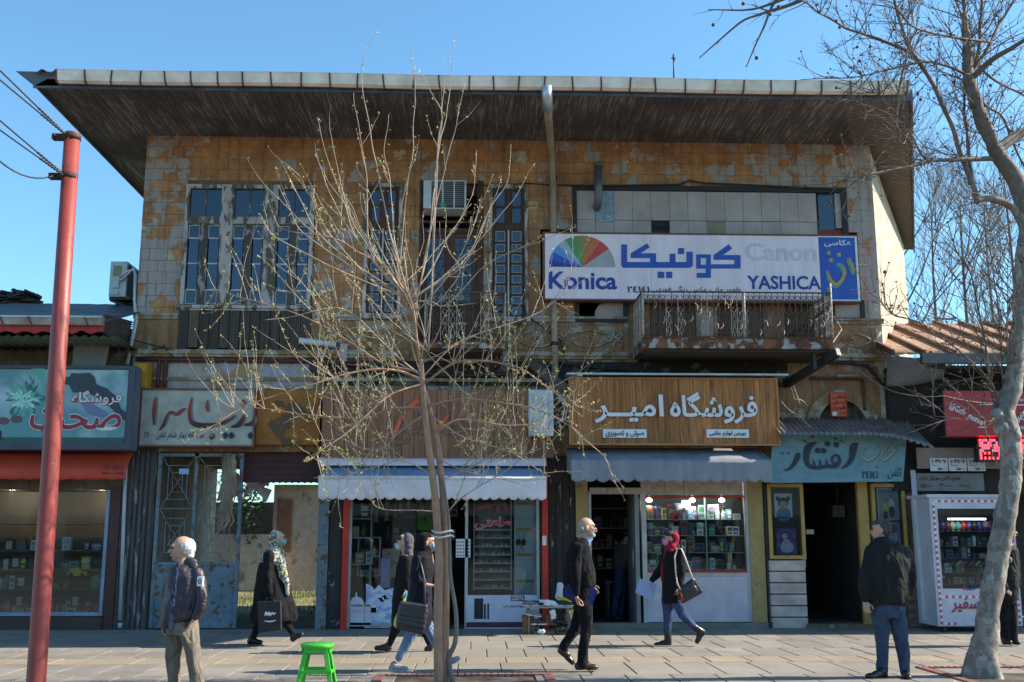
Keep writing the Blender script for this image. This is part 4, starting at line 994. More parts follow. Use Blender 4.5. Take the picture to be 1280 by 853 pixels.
# ---- accessories on the wall: gas regulator box, split air conditioner, tilted board
q = rc(170, 455, 186, 486, -.2); mb = MB(); mb.box(q[0], q[1], -.3, -.02, q[2], q[3]); mb.box(q[0]+.02, q[1]-.02, -.32, -.3, q[2]+.03, q[3]-.03); mb.box(q[0]+.06, q[0]+.14, -.33, -.32, q[3]-.13, q[3]-.11)
tag(mb.build('gas_box', mat('gas_yellow', srgb(200, 145, 30), .5, dirt=.3), None), 'yellow gas meter box at the left corner of the old building', 'meter box')
def split_ac(box, y, depth, label, side_grille):
 x0, x1, z0, z1 = rc(*box, y); t_ = thing('air_conditioner', ((x0+x1)/2, y+depth/2, z0), label, 'air conditioner')
 mb = MB(); e = .02
 mb.add([(x0, y+e, z0), (x1, y+e, z0), (x1, y+e, z1), (x0, y+e, z1), (x0+e, y, z0+e), (x1-e, y, z0+e), (x1-e, y, z1-e), (x0+e, y, z1-e), (x0, y+depth, z0), (x1, y+depth, z0), (x1, y+depth, z1), (x0, y+depth, z1)],
  [(4, 5, 6, 7), (0, 1, 5, 4), (1, 2, 6, 5), (2, 3, 7, 6), (3, 0, 4, 7), (0, 8, 9, 1), (1, 9, 10, 2), (2, 10, 11, 3), (3, 11, 8, 0), (8, 11, 10, 9)])
 mb.build('casing', acm[0], t_); return t_, x0, x1, z0, z1
t_, x0, x1, z0, z1 = split_ac((661, 487, 692, 545), -.62, .4, 'white metal air conditioner between the brown and pine signs', 0)
cz = (z0+z1)/2; cx = (x0+x1)/2
for k, s in enumerate((.38, .3)):
 mb = MB(); a, b = (x1-x0)*s, (z1-z0)*s*1.12
 for q in ((cx-a, cx+a, cz+b-.012, cz+b), (cx-a, cx+a, cz-b, cz-b+.012), (cx-a, cx-a+.012, cz-b+.012, cz+b-.012), (cx+a-.012, cx+a, cz-b+.012, cz+b-.012)): mb.box(q[0], q[1], -.632, -.62, q[2], q[3])
 mb.build('moulded_rim', acm[0], t_, kind='stuff')
mb = MB(); mb.box(cx+.0, cx+.12, -.64, -.62, z0+.13, z0+.28); mb.build('valve_cover', acm[0], t_)
mb = MB()
for s in (-1, 1): mb.beam((cx-.1, -.635, cz+.2+s*.1), (cx+.1, -.635, cz+.2-s*.1), .012, .012)
mb.build('stiffener', acm[0], t_, kind='stuff')
tp = thing('refrigerant_hose', at(700, 520, -.5), 'white curved hose right of the metal air conditioner', 'hose')
mb = MB()
for o_ in (0, 6): mb.tube([at(695+o_*.5, 497, -.5), at(702+o_*.6, 500, -.5), at(706+o_*.6, 510, -.5), at(703+o_*.6, 524, -.5), at(694, 530, -.5)], .018, 6)
mb.build('hose', acm[0], tp)
q = [at(650, 447, -.1), at(662, 445, -.1), at(711, 482, -.7), at(698, 490, -.7)]
mb = MB(); n_ = Vector((0, -.02, .02)); mb.add([v for v in q]+[v-n_ for v in q], [(0, 1, 2, 3), (7, 6, 5, 4), (0, 4, 5, 1), (1, 5, 6, 2), (2, 6, 7, 3), (3, 7, 4, 0)])
tag(mb.build('loose_board', wood('loose_ply', (.2, .14, .1), (.09, .07, .06), 'x'), None), 'loose slanting board hanging left of the pine sign', 'board')
x0 = at(137, 350, .8).x; x1 = at(158, 350, .8).x; z0, z1 = at(150, 371, .8).z, at(150, 327, .8).z
t_ = thing('air_conditioner', ((x0+x1)/2, 1.2, z0), 'air conditioner on a bracket high on the left side wall', 'air conditioner')
mb = MB(); mb.box(x0, x1, .8, 1.75, z0, z1); mb.build('casing', acm[0], t_)
mb = MB(); mb.box(x1, x1+.012, .86, 1.7, z0+.05, z1-.05); mb.build('fan_grille', acm[1], t_)
mb = MB(); mb.box(x0+.06, x0+.2, .785, .8, z1-.28, z1-.08); mb.build('data_label', flat('label_tan', 150, 140, 110), t_)
mb = MB(); mb.box(x0+.05, x0+.18, .77, .8, z0+.16, z0+.32); mb.box(x0+.05, x0+.18, .77, .8, z0+.03, z0+.09); mb.build('valve_cover', acm[0], t_, kind='stuff')
mb = MB(); mb.beam((x0, .85, z0-.03), (XL, .85, z0-.03), .04, .04); mb.beam((x0, 1.6, z0-.03), (XL, 1.6, z0-.03), .04, .04); mb.beam((x0+.02, .85, z0-.06), (XL, .85, z0-.35), .04, .04); mb.box(x0, XL, .9, 1.5, z0-.05, z0-.012)
mb.build('wall_bracket', m_steel, t_, kind='stuff')
hz = thing('refrigerant_hose', at(166, 400, .2), 'white lagged hoses running down the left corner of building', 'hose')
mb = MB()
for o_ in (0, 5):
 mb.tube([at(149, 352-o_, .78), at(158, 345-o_, .7), at(168, 335+o_*.4, .5), at(169+o_*.3, 345, .2), at(168, 375, -.02), at(171-o_*.4, 400, -.05), at(166-o_*.3, 425, -.05), at(158+o_*.4, 456, -.05)], .022, 6)
mb.build('hose', acm[0], hz)
# ---- awnings
def awning(label, xa, xb, y_wall, z_wall, y_front, z_front, z_low, m_top, m_val, scallop, n, wav, seed):
 t_ = thing('awning', ((xa+xb)/2, y_wall, z_low), label, 'awning')
 fn = lambda u, v: (xa+(xb-xa)*u, y_wall+(y_front-y_wall)*v, z_wall+(z_front-z_wall)*v - .05*math.sin(v*math.pi)*(.6+.4*mnoise.noise(Vector((u*7, v, seed)))) )
 mb = MB(); mb.sheet(lambda u, v: fn(u, 1-v), 80, 8, thick=.006); mb.build('canopy', m_top, t_)
 def val(u, v):
  x = xa+(xb-xa)*u; d = z_front-z_low; sc_ = (abs(math.sin(u*math.pi*n))**.7)*scallop
  z = z_front - (1-v)*(d-scallop+sc_) if True else 0
  return (x, y_front - .012 + wav*(1-v)*(math.sin(u*31+seed)+.6*mnoise.noise(Vector((u*22, v*2, seed)))), z + .012*mnoise.noise(Vector((u*14, 0, seed)))*(1-v))
 mb = MB(); mb.sheet(val, n*10, 6, thick=.004); mb.build('valance', m_val, t_)
 return t_
m_awn = NT('awning_white'); p = m_awn.pos(); c = m_awn.mix(m_awn.ramp(m_awn.noise(p, 2.2, 7), .35, .7), (.72, .65, .67), (.56, .51, .54)); m_awn.col(c)
m_awn.p.inputs['Roughness'].default_value = .45; m_awn.bump(m_awn.noise(m_awn.pos((1.5, 1, .6)), 5, 5), .6, .04); m_awn = m_awn.m
m_awnb = mat('awning_blue_top', srgb(148, 164, 190), .4, c2=srgb(112, 134, 168), scale=1.5, stretch=(.5, 1, 1), dirt=.2)
ya1 = -1.2
xa, xb = at(398, 600, ya1).x, at(683, 600, ya1).x
aw1 = awning('white awning with blue top and wavy valance over the cosmetics shop', xa, xb, -.1, at(540, 582, -.1).z, ya1, at(540, 598, ya1).z, at(540, 625, ya1).z, m_awnb, m_awn, .04, 24, .025, 1.3)
mb = MB(); mb.tube([(xa, ya1, at(540, 597, ya1).z), (xb, ya1, at(540, 597, ya1).z)], .03, 10); mb.build('front_bar', mat('bar_white', (.7, .72, .74), .3, dirt=.1), aw1)
q = rc(402, 572, 682, 583, -.2); mb = MB(); mb.box(q[0], q[1], -.35, .0, q[2], q[3]); mb.build('roller_case', m_signw, aw1)
mb = MB();
for xx in (xa+.05, xb-.05): mb.beam((xx, -.15, q[2]), (xx, ya1, at(540, 600, ya1).z), .03, .04)
mb.build('arm', m_alu, aw1, kind='stuff')
m_awg = mat('awning_grey', srgb(138, 139, 148), .8, c2=srgb(121, 122, 131), scale=2, dirt=.2, stretch=(3, 1, .5))
ya2 = -1.05
xa, xb = at(714, 590, ya2).x, at(965, 590, ya2).x
aw2 = awning('slate grey scalloped awning under the pine sign', xa, xb, -.2, at(840, 560, -.3).z, ya2, at(840, 575, ya2).z, at(840, 603, ya2).z, m_awg, m_awg, .05, 16, .012, 4.1)
for s, xx in ((-1, xa), (1, xb)):
 mb = MB(); zf_ = at(840, 575, ya2).z; zw_ = at(840, 560, -.3).z; vs_ = [(xx, -.2, zw_), (xx, ya2, zf_), (xx, ya2, zf_-.25), (xx, -.2, zf_-.15)]
 mb.add(vs_+[(x-s*.006, y, z) for x, y, z in vs_], [(0, 1, 2, 3), (7, 6, 5, 4), (0, 4, 5, 1), (1, 5, 6, 2), (2, 6, 7, 3), (3, 7, 4, 0)]); mb.build('side_flap', m_awg, aw2)
m_corr = mat('corrugated_tin', (.3, .27, .26), .5, .4, c2=(.17, .15, .15), scale=5, dirt=.4)
c0, c1 = at(976, 536, -.95).x, at(1158, 536, -.95).x; zfr, zwl = at(1060, 544, -.95).z, at(1060, 523, -.05).z
cc = thing('canopy', ((c0+c1)/2, -.5, zfr), 'small corrugated tin canopy above the faded blue sign', 'canopy')
mb = MB(); mb.sheet(lambda u, v: (c0+(c1-c0)*u + (.0 if u < .8 else (u-.8)*.6*(1-v)), -.95+.9*v, zfr+(zwl-zfr)*v + .018*math.cos(u*2*math.pi*27) - (max(0, u-.62)**2)*1.6*(1-v)), 320, 4, thick=.008)
mb.build('tin_sheet', m_corr, cc)
mb = MB(); mb.beam((c0+.05, -.5, (zfr+zwl)/2-.05), (c1-.4, -.5, (zfr+zwl)/2-.05), .04, .04); mb.build('batten', m_wbrown, cc)
# ================================================================ goods that fill the shop windows
PAL = [srgb(*c) for c in ((225, 225, 228), (60, 90, 160), (30, 30, 36), (150, 40, 50), (210, 205, 190), (90, 150, 160), (60, 120, 80), (190, 120, 60), (120, 110, 150), (200, 190, 60), (170, 175, 185), (70, 70, 78))]
pm = [mat('pack_%d' % i, c, .45, c2=tuple(v*.7 for v in c), dirt=.1, obj=True, scale=9) for i, c in enumerate(PAL)]
gmesh = {}
def g_box(i, j):
 k = ('b', i, j)
 if k not in gmesh:
  mb = MB(); mb.box(-.5, .5, -.5, .5, 0, 1, 0); mb.box(-.38, .38, -.52, -.5, .5, .85, 1); mb.box(-.3, .3, -.52, -.5, .15, .35, 1); mb.box(-.5, .5, -.03, .03, 1, 1.02, 1); gmesh[k] = mb.mesh('boxed_goods', [pm[i], pm[j]])
 return gmesh[k]
def g_bottle(i, j):
 k = ('t', i, j)
 if k not in gmesh:
  mb = MB(); mb.tube([(0, 0, 0), (0, 0, .6), (0, 0, .72), (0, 0, .76)], [.5, .5, .25, .2], 8, 0); mb.tube([(0, 0, .76), (0, 0, 1)], .25, 8, 1); gmesh[k] = mb.mesh('bottle', [pm[i], pm[j]])
 return gmesh[k]
CN = 'white blue black maroon cream teal green orange mauve yellow grey charcoal'.split()
def good(kind, loc, dim, label, group, cat):
 i, j = rnd.sample(range(len(pm)), 2); label = f'{CN[i]} and {CN[j]} {label}'.replace(' the ', ' ')
 o = bpy.data.objects.new('boxed_goods' if kind == 'b' else 'bottle', (g_box if kind == 'b' else g_bottle)(i, j)); COL.objects.link(o)
 o.location = loc; o.scale = dim; o.rotation_euler = (0, 0, rnd.uniform(-.2, .2)); WL[o.name] = Vector(loc); tag(o, label, cat, group); return o
def fill(x0, x1, y, zlist, hmax, label, group, cat='box', kinds='bbbt', dens=1.0, wr=(.08, .2)):
 for z in zlist:
  x = x0+.03
  while x < x1-.1:
   w_ = rnd.uniform(*wr); k = rnd.choice(kinds);
   if k == 't': w_ = rnd.uniform(.05, .08)
   if rnd.random() < dens: h = rnd.uniform(.35, .95)*hmax; good(k, (x+w_/2, y+rnd.uniform(-.04, .05), z), (w_, rnd.uniform(.08, .14) if k == 'b' else w_, h), label if k == 'b' else label.replace('boxed', 'bottled'), group if k == 'b' else group.replace('boxes', 'bottles'), cat if k == 'b' else 'bottle')
   if k == 'b' and rnd.random() < .3 and h < .5*hmax: good('b', (x+w_/2, y, z+h*1.02), (w_*.85, .09, rnd.uniform(.2, .45)*hmax), label, group, cat)
   x += w_+rnd.uniform(.005, .06)
m_shelf = mat('shelf_dark', (.1, .1, .1), .6); m_shelfw = mat('shelf_white', (.45, .47, .48), .5)
m_interior = mat('shop_interior', (.11, .1, .09), .9, c2=(.07, .065, .06)); m_gl = glass('shop_glass', (.86, .9, .9), .0)
m_bulb = emit('lit_bulb', (1, .96, .88), 7)
# ---- shared shop shell
parts_x = [col_x1+.02, s1x1+.35, w2x1+.28, 6.35]
mb = MB(); mb.box(col_x1, 6.4, .3, 4, -.015, .03); mb.build('shop_floor', m_interior, bld)
for i, xx in enumerate(parts_x): mb = MB(); mb.box(xx-.06, xx+.06, .3, 4, .03, 3.0); mb.build('partition', m_interior, bld)
mb = MB(); mb.box(col_x1, 6.4, 4, 4.1, .0, 3.0); mb.build('partition', m_interior, bld)
# ---- gateway: dark pier with corrugated boards, lattice gate, blue post
m_bluepaint = peel('flaking_blue', srgb(116, 134, 144), (.12, .075, .05), (.25, .22, .2), thr=.53, scale=6, paint2=srgb(88, 108, 120), uscale=9, rough=.7, edge=.02)
m_dgrey = peel('grey_shutter', (.095, .085, .082), (.07, .045, .035), (.3, .28, .27), thr=.58, scale=3, stretch=(3, 3, .6), rough=.8)
x0, x1 = at(158, 680).x, at(190, 680).x
for k in range(5): a = x0+.03+k*(x1-x0)/5; mb = MB(); mb.tube([(a, -.04, 0), (a, -.03, 2.95)], .045, 6, smooth=False); mb.build('corrugated_strip', m_dgrey, bld)
mb = MB(); mb.box(XL-.05, gate_x0, -.03, .02, 2.9, 3.05); mb.build('lintel', m_dgrey, bld)
g0, g1 = gate_x0, gate_x1
gate = thing('lattice_gate', ((g0+g1)/2, 0, 0), 'flaking blue steel gate with lattice top left of the yard passage', 'gate')
ztp, zmd, zbt = at(245, 567).z, at(245, 705).z, .02
mb = MB(); xs_ = [g0, at(243, 640).x, g1]
def tb_(mb, a, b, w=.035): mb.beam(a, b, w, w)
for xx in (g0+.06, xs_[1], g1-.03): mb.box(xx-.03, xx+.03, -.03, .03, zbt, ztp)
mb.box(g0+.09, g1-.06, -.03, .03, ztp-.05, ztp); mb.box(g0+.09, g1-.06, -.03, .03, zmd-.03, zmd+.03); mb.build('gate_frame', m_bluepaint, gate)
for a, b in ((g0+.09, xs_[1]-.03), (xs_[1]+.03, g1-.06)):
 mb = MB(); mb.box(a, b, -.012, .012, zbt, zmd-.03); mb.build('sheet_panel', m_bluepaint, gate)
 H_ = (ztp-.05-zmd-.03)/2
 for r in range(2):
  c0_, c1_ = zmd+.03+r*H_, zmd+.03+(r+1)*H_; mb = MB(); mx, mz = (a+b)/2, (c0_+c1_)/2; ew = .012
  ia, ib, ic, id_ = a+.12, b-.12, c0_+.16, c1_-.16; ja, jb, jc, jd = a+.2, b-.2, c0_+.28, c1_-.28
  for s in ((a, c0_, b, c1_), (b, c0_, a, c1_)): mb.beam((s[0], 0, s[1]), (s[2], 0, s[3]), ew, ew)
  for A_, B_, C_, D_, yy in ((ia, ib, ic, id_, -.012), (ja, jb, jc, jd, -.014)):
   mb.beam((A_, yy, C_), (B_, yy, C_), ew, ew); mb.beam((A_, yy, D_), (B_, yy, D_), ew, ew); mb.beam((A_, yy, C_), (A_, yy, D_), ew, ew); mb.beam((B_, yy, C_), (B_, yy, D_), ew, ew)
  mb.beam((a, -.016, c1_), (b, -.016, c1_), ew, ew); mb.build('lattice', m_bluepaint, gate, kind='stuff')
q = rc(224, 586, 236, 593, -.03); mb = MB(); mb.box(q[0], q[1], -.035, -.02, q[2], q[3]); mb.build('lock_plate', mat('pale_blue_plate', srgb(160, 190, 225), .5), gate)
m_dry = mat('dry_stalk', (.42, .34, .25), .9, c2=(.25, .19, .13))
mb = MB()
for k in range(170):
 a = at(rnd.uniform(280, 293), rnd.uniform(566, 590), -.12); L_ = rnd.uniform(.15, .45); zz = a.z;
 for s_ in range(rnd.choice((1, 2, 3, 4))):
  z2 = zz-L_*.8; mb.tube([(a.x+rnd.uniform(-.02, .02), -.12+rnd.uniform(-.05, .05), zz), (a.x+rnd.uniform(-.05, .05), -.12, (zz+z2)/2), (a.x-.04*s_+rnd.uniform(-.05, .05), -.12+rnd.uniform(-.05, .05), z2)], [.006, .012, .003], 4, smooth=False); zz = z2
  if zz < at(285, 655, -.12).z: break
tag(mb.build('dry_vine', m_dry, None), 'dry dead vine hanging through the lattice gate', 'vine')
cx_ = (col_x0+col_x1)/2
mb = MB(); mb.box(col_x0, col_x1, -.1, .02, 0, 2.55); tag(mb.build('gate_post', m_bluepaint, None), 'flaking blue steel post between the passage and cosmetics shop', 'post')
mb = MB(); mb.box(col_x1+.01, s1x0-.12, -.06, .01, 0, 2.5); mb.build('pier_cladding', peel('sooty_plaster', (.045, .042, .04), (.2, .19, .18), (.3, .3, .29), thr=.6, scale=4, rough=.8), bld)
q = rc(302, 567, 402, 603, .05); mb = MB(); mb.box(q[0], q[1], .1, .14, q[2], q[3]); mb.build('shutter_curtain', mat('dark_maroon', (.07, .02, .018), .7, dirt=.4), bld)
mb = MB()
for k in range(5): zz = q[2]+.03+(q[3]-q[2]-.06)*k/4; mb.box(q[0], q[1], .08, .1, zz-.01, zz+.01)
mb.build('shutter_slat', mat('dark_maroon', (.07, .02, .018), .7, dirt=.4), bld, kind='stuff')
m_rag = mat('torn_sheet', srgb(196, 180, 180), .8, c2=srgb(180, 120, 120), scale=4, lo=.5, hi=.6, dirt=.3)
rz_ = Z(140, 440, 4.061)
def rag(poly, y):
 mb = MB(); P_ = [at(*rz_(a, b), y) for a, b in poly]; c_ = sum(P_, Vector())/len(P_)
 n = len(P_); vs_ = [p+Vector((0, .05*math.sin(i*2.3), 0)) for i, p in enumerate(P_)]+[c_+Vector((0, -.06, 0))]; vs_ += [v+Vector((0, .006, 0)) for v in vs_]
 fs_ = [((i+1) % n, i, n) for i in range(n)]+[(i+n+1, (i+1) % n+n+1, 2*n+1) for i in range(n)]+[(i, (i+1) % n, (i+1) % n+n+1, i+n+1) for i in range(n)]
 mb.add(vs_, fs_); return mb
for poly, lab in ((((690, 612), (770, 615), (830, 625), (872, 640), (800, 665), (770, 690), (810, 700), (785, 762), (745, 720), (712, 690), (690, 700), (662, 745), (680, 690)), 'torn pale pink sheet hanging in the yard passage'), (((640, 612), (655, 660), (640, 735), (560, 745), (530, 760), (550, 690), (600, 640)), 'torn grey red sheet hanging behind the gate lattice')):
 tag(rag(poly, .6).build('torn_sheet', m_rag, None), lab, 'sheet')
# ---- yard behind
m_grass = NT('yard_grass'); p = m_grass.pos(); c = m_grass.mix(m_grass.ramp(m_grass.noise(p, .9, 6), .42, .55), (.16, .17, .045), (.3, .24, .13)); c = m_grass.mix(m_grass.ramp(m_grass.noise(p, 12, 6, .7), .4, .7, 0, .6), c, (.08, .1, .03)); m_grass.col(c); m_grass.p.inputs['Roughness'].default_value = .95; m_grass.bump(m_grass.noise(p, 40, 5), 1, .05); m_grass = m_grass.m
mb = MB(); mb.sheet(lambda u, v: (-26+40*u, .9+47*v, -.03+.02*mnoise.noise(Vector((u*40, v*40, 0)))), 60, 60); struct(mb.build('yard_ground', m_grass))
mb = MB()
for k in range(5000):
 x = rnd.uniform(-12, -3.5); y = rnd.uniform(3, 13.5)
 if mnoise.noise(Vector((x*.5, y*.9, 0))) < -.05: continue
 h = rnd.uniform(.04, .14); a = rnd.uniform(0, 6.28); dx, dy = .012*math.cos(a), .012*math.sin(a)
 mb.add([(x-dx, y-dy, 0), (x+dx, y+dy, 0), (x+rnd.uniform(-.05, .05), y+rnd.uniform(-.05, .05), h)], [(0, 1, 2)])
tag(mb.build('grass', mat('grass_blade', (.1, .16, .03), .8, c2=(.2, .2, .06)), None, kind='stuff'), 'short grass growing in the yard behind the passage', 'grass')
m_old = peel('old_yard_wall', (.52, .44, .38), (.22, .19, .17), (.36, .3, .25), thr=.53, scale=.9, paint2=(.4, .33, .28), uscale=2, streak=.15)
yw = 13.6
wx0, wx1 = at(340, 680, yw).x, at(388, 680, yw).x
zt0 = at(360, 606, yw).z
mb = MB(); mb.box(wx0, wx1+.4, yw, yw+3.5, -.1, zt0); ow = mb.build('old_outhouse', m_old, None); tag(ow, 'crumbling tan walled outhouse in the yard behind the passage', 'outhouse')
mb = MB(); q = rc(346, 625, 364, 690, yw-.02); mb.box(q[0], q[1], yw-.05, yw-.002, q[2], q[3]); mb.build('bricked_door', mat('old_brick_red', (.25, .12, .08), .9, scale=6, dirt=.4), ow)
mb = MB(); mb.sheet(lambda u, v: (wx0-.4+(wx1-wx0+1.2)*u, yw-.5+1.5*v, zt0+.05+.3*v+.03*math.cos(u*80)), 100, 2, thick=.03); mb.build('tin_roof', mat('rust_roof', (.35, .17, .1), .7, dirt=.5), ow)
mb = MB(); mb.box(wx1+.4, wx1+8, yw+1, yw+1.3, 0, 4.5); tag(mb.build('yard_wall', m_old, None), 'shadowed plaster wall right of the outhouse in the yard', 'wall')
m_brickw = mat('yard_brick', (.16, .085, .06), .9, c2=(.09, .06, .045), scale=5, stretch=(1, 1, 3), dirt=.4)
a0_, a1_ = at(250, 680, yw+2).x, at(342, 680, yw+2).x
mb = MB(); mb.box(a0_-4, a1_+.4, yw+2, yw+2.3, 0, at(310, 628, yw+2).z); yb_ = tag(mb.build('yard_wall', m_brickw, None), 'dark brick yard wall with ivy left of the outhouse', 'wall')
x_ = at(318, 680, yw-3).x
mb = MB(); mb.box(x_-1.8, wx0+.3, yw-.4, yw-.1, 0, at(318, 668, yw-.4).z); tag(mb.build('low_wall', m_old, None), 'low tan wall beside the outhouse in the yard', 'wall')
mb = MB()
def leafcloud(mb, c_, r_, n, s_, seed=0):
 rr = random.Random(seed)
 for k in range(n):
  while True:
   v = Vector((rr.uniform(-1, 1), rr.uniform(-1, 1), rr.uniform(-1, 1)))
   if v.length < 1: break
  p_ = Vector(c_) + Vector((v.x*r_[0], v.y*r_[1], v.z*r_[2])); a = Vector((rr.uniform(-1, 1), rr.uniform(-1, 1), rr.uniform(-1, 1))).normalized(); b = a.orthogonal().normalized(); c2_ = a.cross(b)
  s2 = s_*rr.uniform(.6, 1.4); mb.add([p_-b*s2, p_+c2_*s2*.5, p_+b*s2, p_-c2_*s2*.5], [(0, 1, 2, 3)])
leafcloud(mb, (at(316, 660, yw).x, yw-.3, 2.5), (.5, .4, 1.3), 900, .06, 3)
tag(mb.build('ivy', mat('ivy_leaf', (.05, .08, .025), .7, c2=(.03, .05, .02), obj=True, scale=2), None), 'dark ivy clump on the wall seen through the passage', 'ivy')
# ================================================================ cosmetics shop
m_redpost = mat('red_post', srgb(205, 48, 30), .5, dirt=.25)
for (a, b, lab) in ((427, 434, 'left'), (677, 684, 'right')):
 xa_, xb_ = at(a+1, 690, -.12).x, at(b+1, 690, -.12).x; mb = MB(); mb.box(xa_, xb_, -.16, -.06, 0, 2.62)
 t_ = mb.build('shop_post', m_redpost, None); tag(t_, f'bright red post at the {lab} edge of the cosmetics shop window', 'post')
 if lab == 'right': q = rc(678, 670, 683, 682, -.17); mb = MB(); mb.box(q[0], q[1], -.166, -.16, q[2], q[3]); mb.build('sticker', m_white, t_)
cos = thing('shop', ((s1x0+s1x1)/2, 0, 0), 'glazed cosmetics shop front behind the two red posts', 'shop front')
wa0, wa1 = s1x0, at(556, 700).x; wb0, wb1 = at(583, 700).x, s1x1-.03; sill = .08
mb = MB()
for xx in (wa0+.02, wa1, wb0, wb1-.02): mb.box(xx-.025, xx+.025, -.03, .03, .0, 2.7)
mb.box(wa0+.045, wa1-.025, -.03, .03, .04, .1); mb.box(wb0+.025, wb1-.045, -.03, .03, .04, .1); mb.build('window_frame', m_alu, cos)
for a, b in ((wa0+.045, wa1-.025), (wb0+.025, wb1-.045)): mb = MB(); mb.box(a, b, -.005, .003, .1, 2.7); mb.build('pane', m_gl, cos)
mb = MB(); mb.box(wa0+.045, wa1, .5, .53, .1, 2.7) if False else None
mb = MB()
sx0, sx1 = at(433, 690, .25).x, at(465, 690, .25).x
shz = [at(450, y_, .25).z for y_ in (748, 705, 672, 648, 622)]
for zz in shz[1:]: mb.box(sx0, sx1, .12, .42, zz-.02, zz)
mb.box(sx1-.02, sx1, .12, .42, .1, 2.6); mb.build('shelf_unit', m_shelfw, cos, kind='stuff')
fill(sx0, sx1, .22, shz[1:4], .3, 'small boxed product on the left shelves of the cosmetics shop window', 'boxes on the left cosmetics shelves')
q = rc(448, 672, 475, 720, .35); mb = MB()
for xx in (q[0], q[1]): mb.box(xx-.012, xx+.012, .3, .5, q[2], q[3])
for zz in (q[2], (q[2]+q[3])/2, q[3]): mb.box(q[0]+.012, q[1]-.012, .3, .5, zz-.01, zz+.01)
mb.build('wire_rack', m_shelfw, cos, kind='stuff'); fill(q[0], q[1], .38, [(q[2]+q[3])/2+.01, q[3]+.01, q[2]+.01], .22, 'small boxed product on the white rack in the cosmetics shop', 'boxes on the white cosmetics rack')
for k in range(26):
 xx = at(470+k*3.3, 640, 1.2).x; mb = MB(); h = rnd.uniform(.35, .8); mb.sheet(lambda u, v: (xx-.03+.07*u, 1.2+.02*math.sin(u*6+k), 2.5-h*v), 4, 3, thick=.02)
 tag(mb.build('hanging_towel', pm[k % 12], None), CN[k % 12]+' narrow cloth hanging from the rail deep in the cosmetics shop', 'towel', 'cloths hanging in the cosmetics shop')
mb = MB()
for zz in (1.0, 1.45, 1.9, 2.3): mb.box(at(505, 690, 2.2).x, at(560, 690, 2.2).x, 2.1, 2.5, zz-.02, zz); mb.box(.0, .6, 2.1, 2.5, zz-.02, zz)
mb.build('back_shelf', m_shelfw, cos, kind='stuff'); fill(at(480, 690, 2.2).x, at(575, 690, 2.2).x, 2.2, [1.0, 1.45, 1.9], .35, 'boxed product on the back shelves of the cosmetics shop', 'boxes on the back cosmetics shelves', dens=.9)
q = rc(522, 640, 552, 670, 1.2); mb = MB(); mb.box(q[0], q[1], 1.2, 1.3, q[2]+.1, q[3]); mb.box(q[0], q[1], 1.15, 1.2, q[2], q[2]+.04); tag(mb.build('display_board', mat('lime', (.12, .4, .03), .6), None), 'lime green display board deep in the cosmetics shop', 'board')
q = rc(478, 686, 500, 722, .3); bg_ = thing('gift_bag', ((q[0]+q[1])/2, .3, q[2]), 'tan paper bag printed with pink lips in the cosmetics window', 'bag')
mb = MB(); mb.box(q[0], q[1], .25, .38, q[2], q[3]); mb.build('bag_body', flat('kraft', 176, 150, 124), bg_)
mb = MB(); mb.tube([at(483, 704, .245), at(488, 701, .245), at(495, 704, .245), at(489, 707, .245), at(483, 704, .245)], .014, 5); mb.tube([at(485, 693, .245), at(487, 692, .245)], .012, 5); mb.tube([at(493, 693, .245), at(495, 692, .245)], .012, 5); mb.build('lips_print', flat('pink', 210, 60, 120), bg_)
q = rc(476, 698, 488, 735, .2); mb = MB(); mb.box(q[0], q[1], .16, .26, q[2], q[3]); mb.box(q[0]+.02, q[1]-.02, .15, .16, q[2]+.1, q[3]-.1); tag(mb.build('boxed_goods', flat('lilac', 165, 160, 215), None), 'tall lilac box below the lips bag in the cosmetics window', 'box')
m_post = mat('poster_pale', srgb(205, 212, 232), .6, c2=srgb(150, 165, 205), scale=5, lo=.45, hi=.55, dirt=.1, stretch=(1, 1, 2))
pz = Z(420, 600, 4.267)
po = thing('poster', at(475, 785, -.01), 'torn pale blue poster low in the cosmetics shop window', 'poster')
mb = MB(); mb.prism([((v := at(*pz(a, b), -.012)).x, v.z) for a, b in ((160, 555), (160, 650), (150, 790), (290, 790), (300, 650), (310, 575), (260, 590), (230, 560), (205, 585), (185, 562))], -.014, -.008); mb.build('sheet', m_post, po)
for k in range(6):
 mb = MB(); c_ = at(*pz(rnd.uniform(180, 280), rnd.uniform(600, 740)), -.016); mb.prism([(c_.x+.09*math.cos(a_)*(1-.4*(i % 2)), c_.z+.07*math.sin(a_)*(1-.3*(i % 2))) for i, a_ in enumerate([j*math.pi/6 for j in range(12)])], -.017, -.0145); mb.build('petal_print', m_white if k % 2 else flat('petal_blue', 185, 195, 225), po)
mb = MB(); q = [pz(228, 770), pz(295, 782)]; mb.box(at(*q[0], 0).x, at(*q[1], 0).x, -.017, -.0145, at(*q[1]).z, at(*q[0]).z); mb.build('caption_print', m_blackp, po)
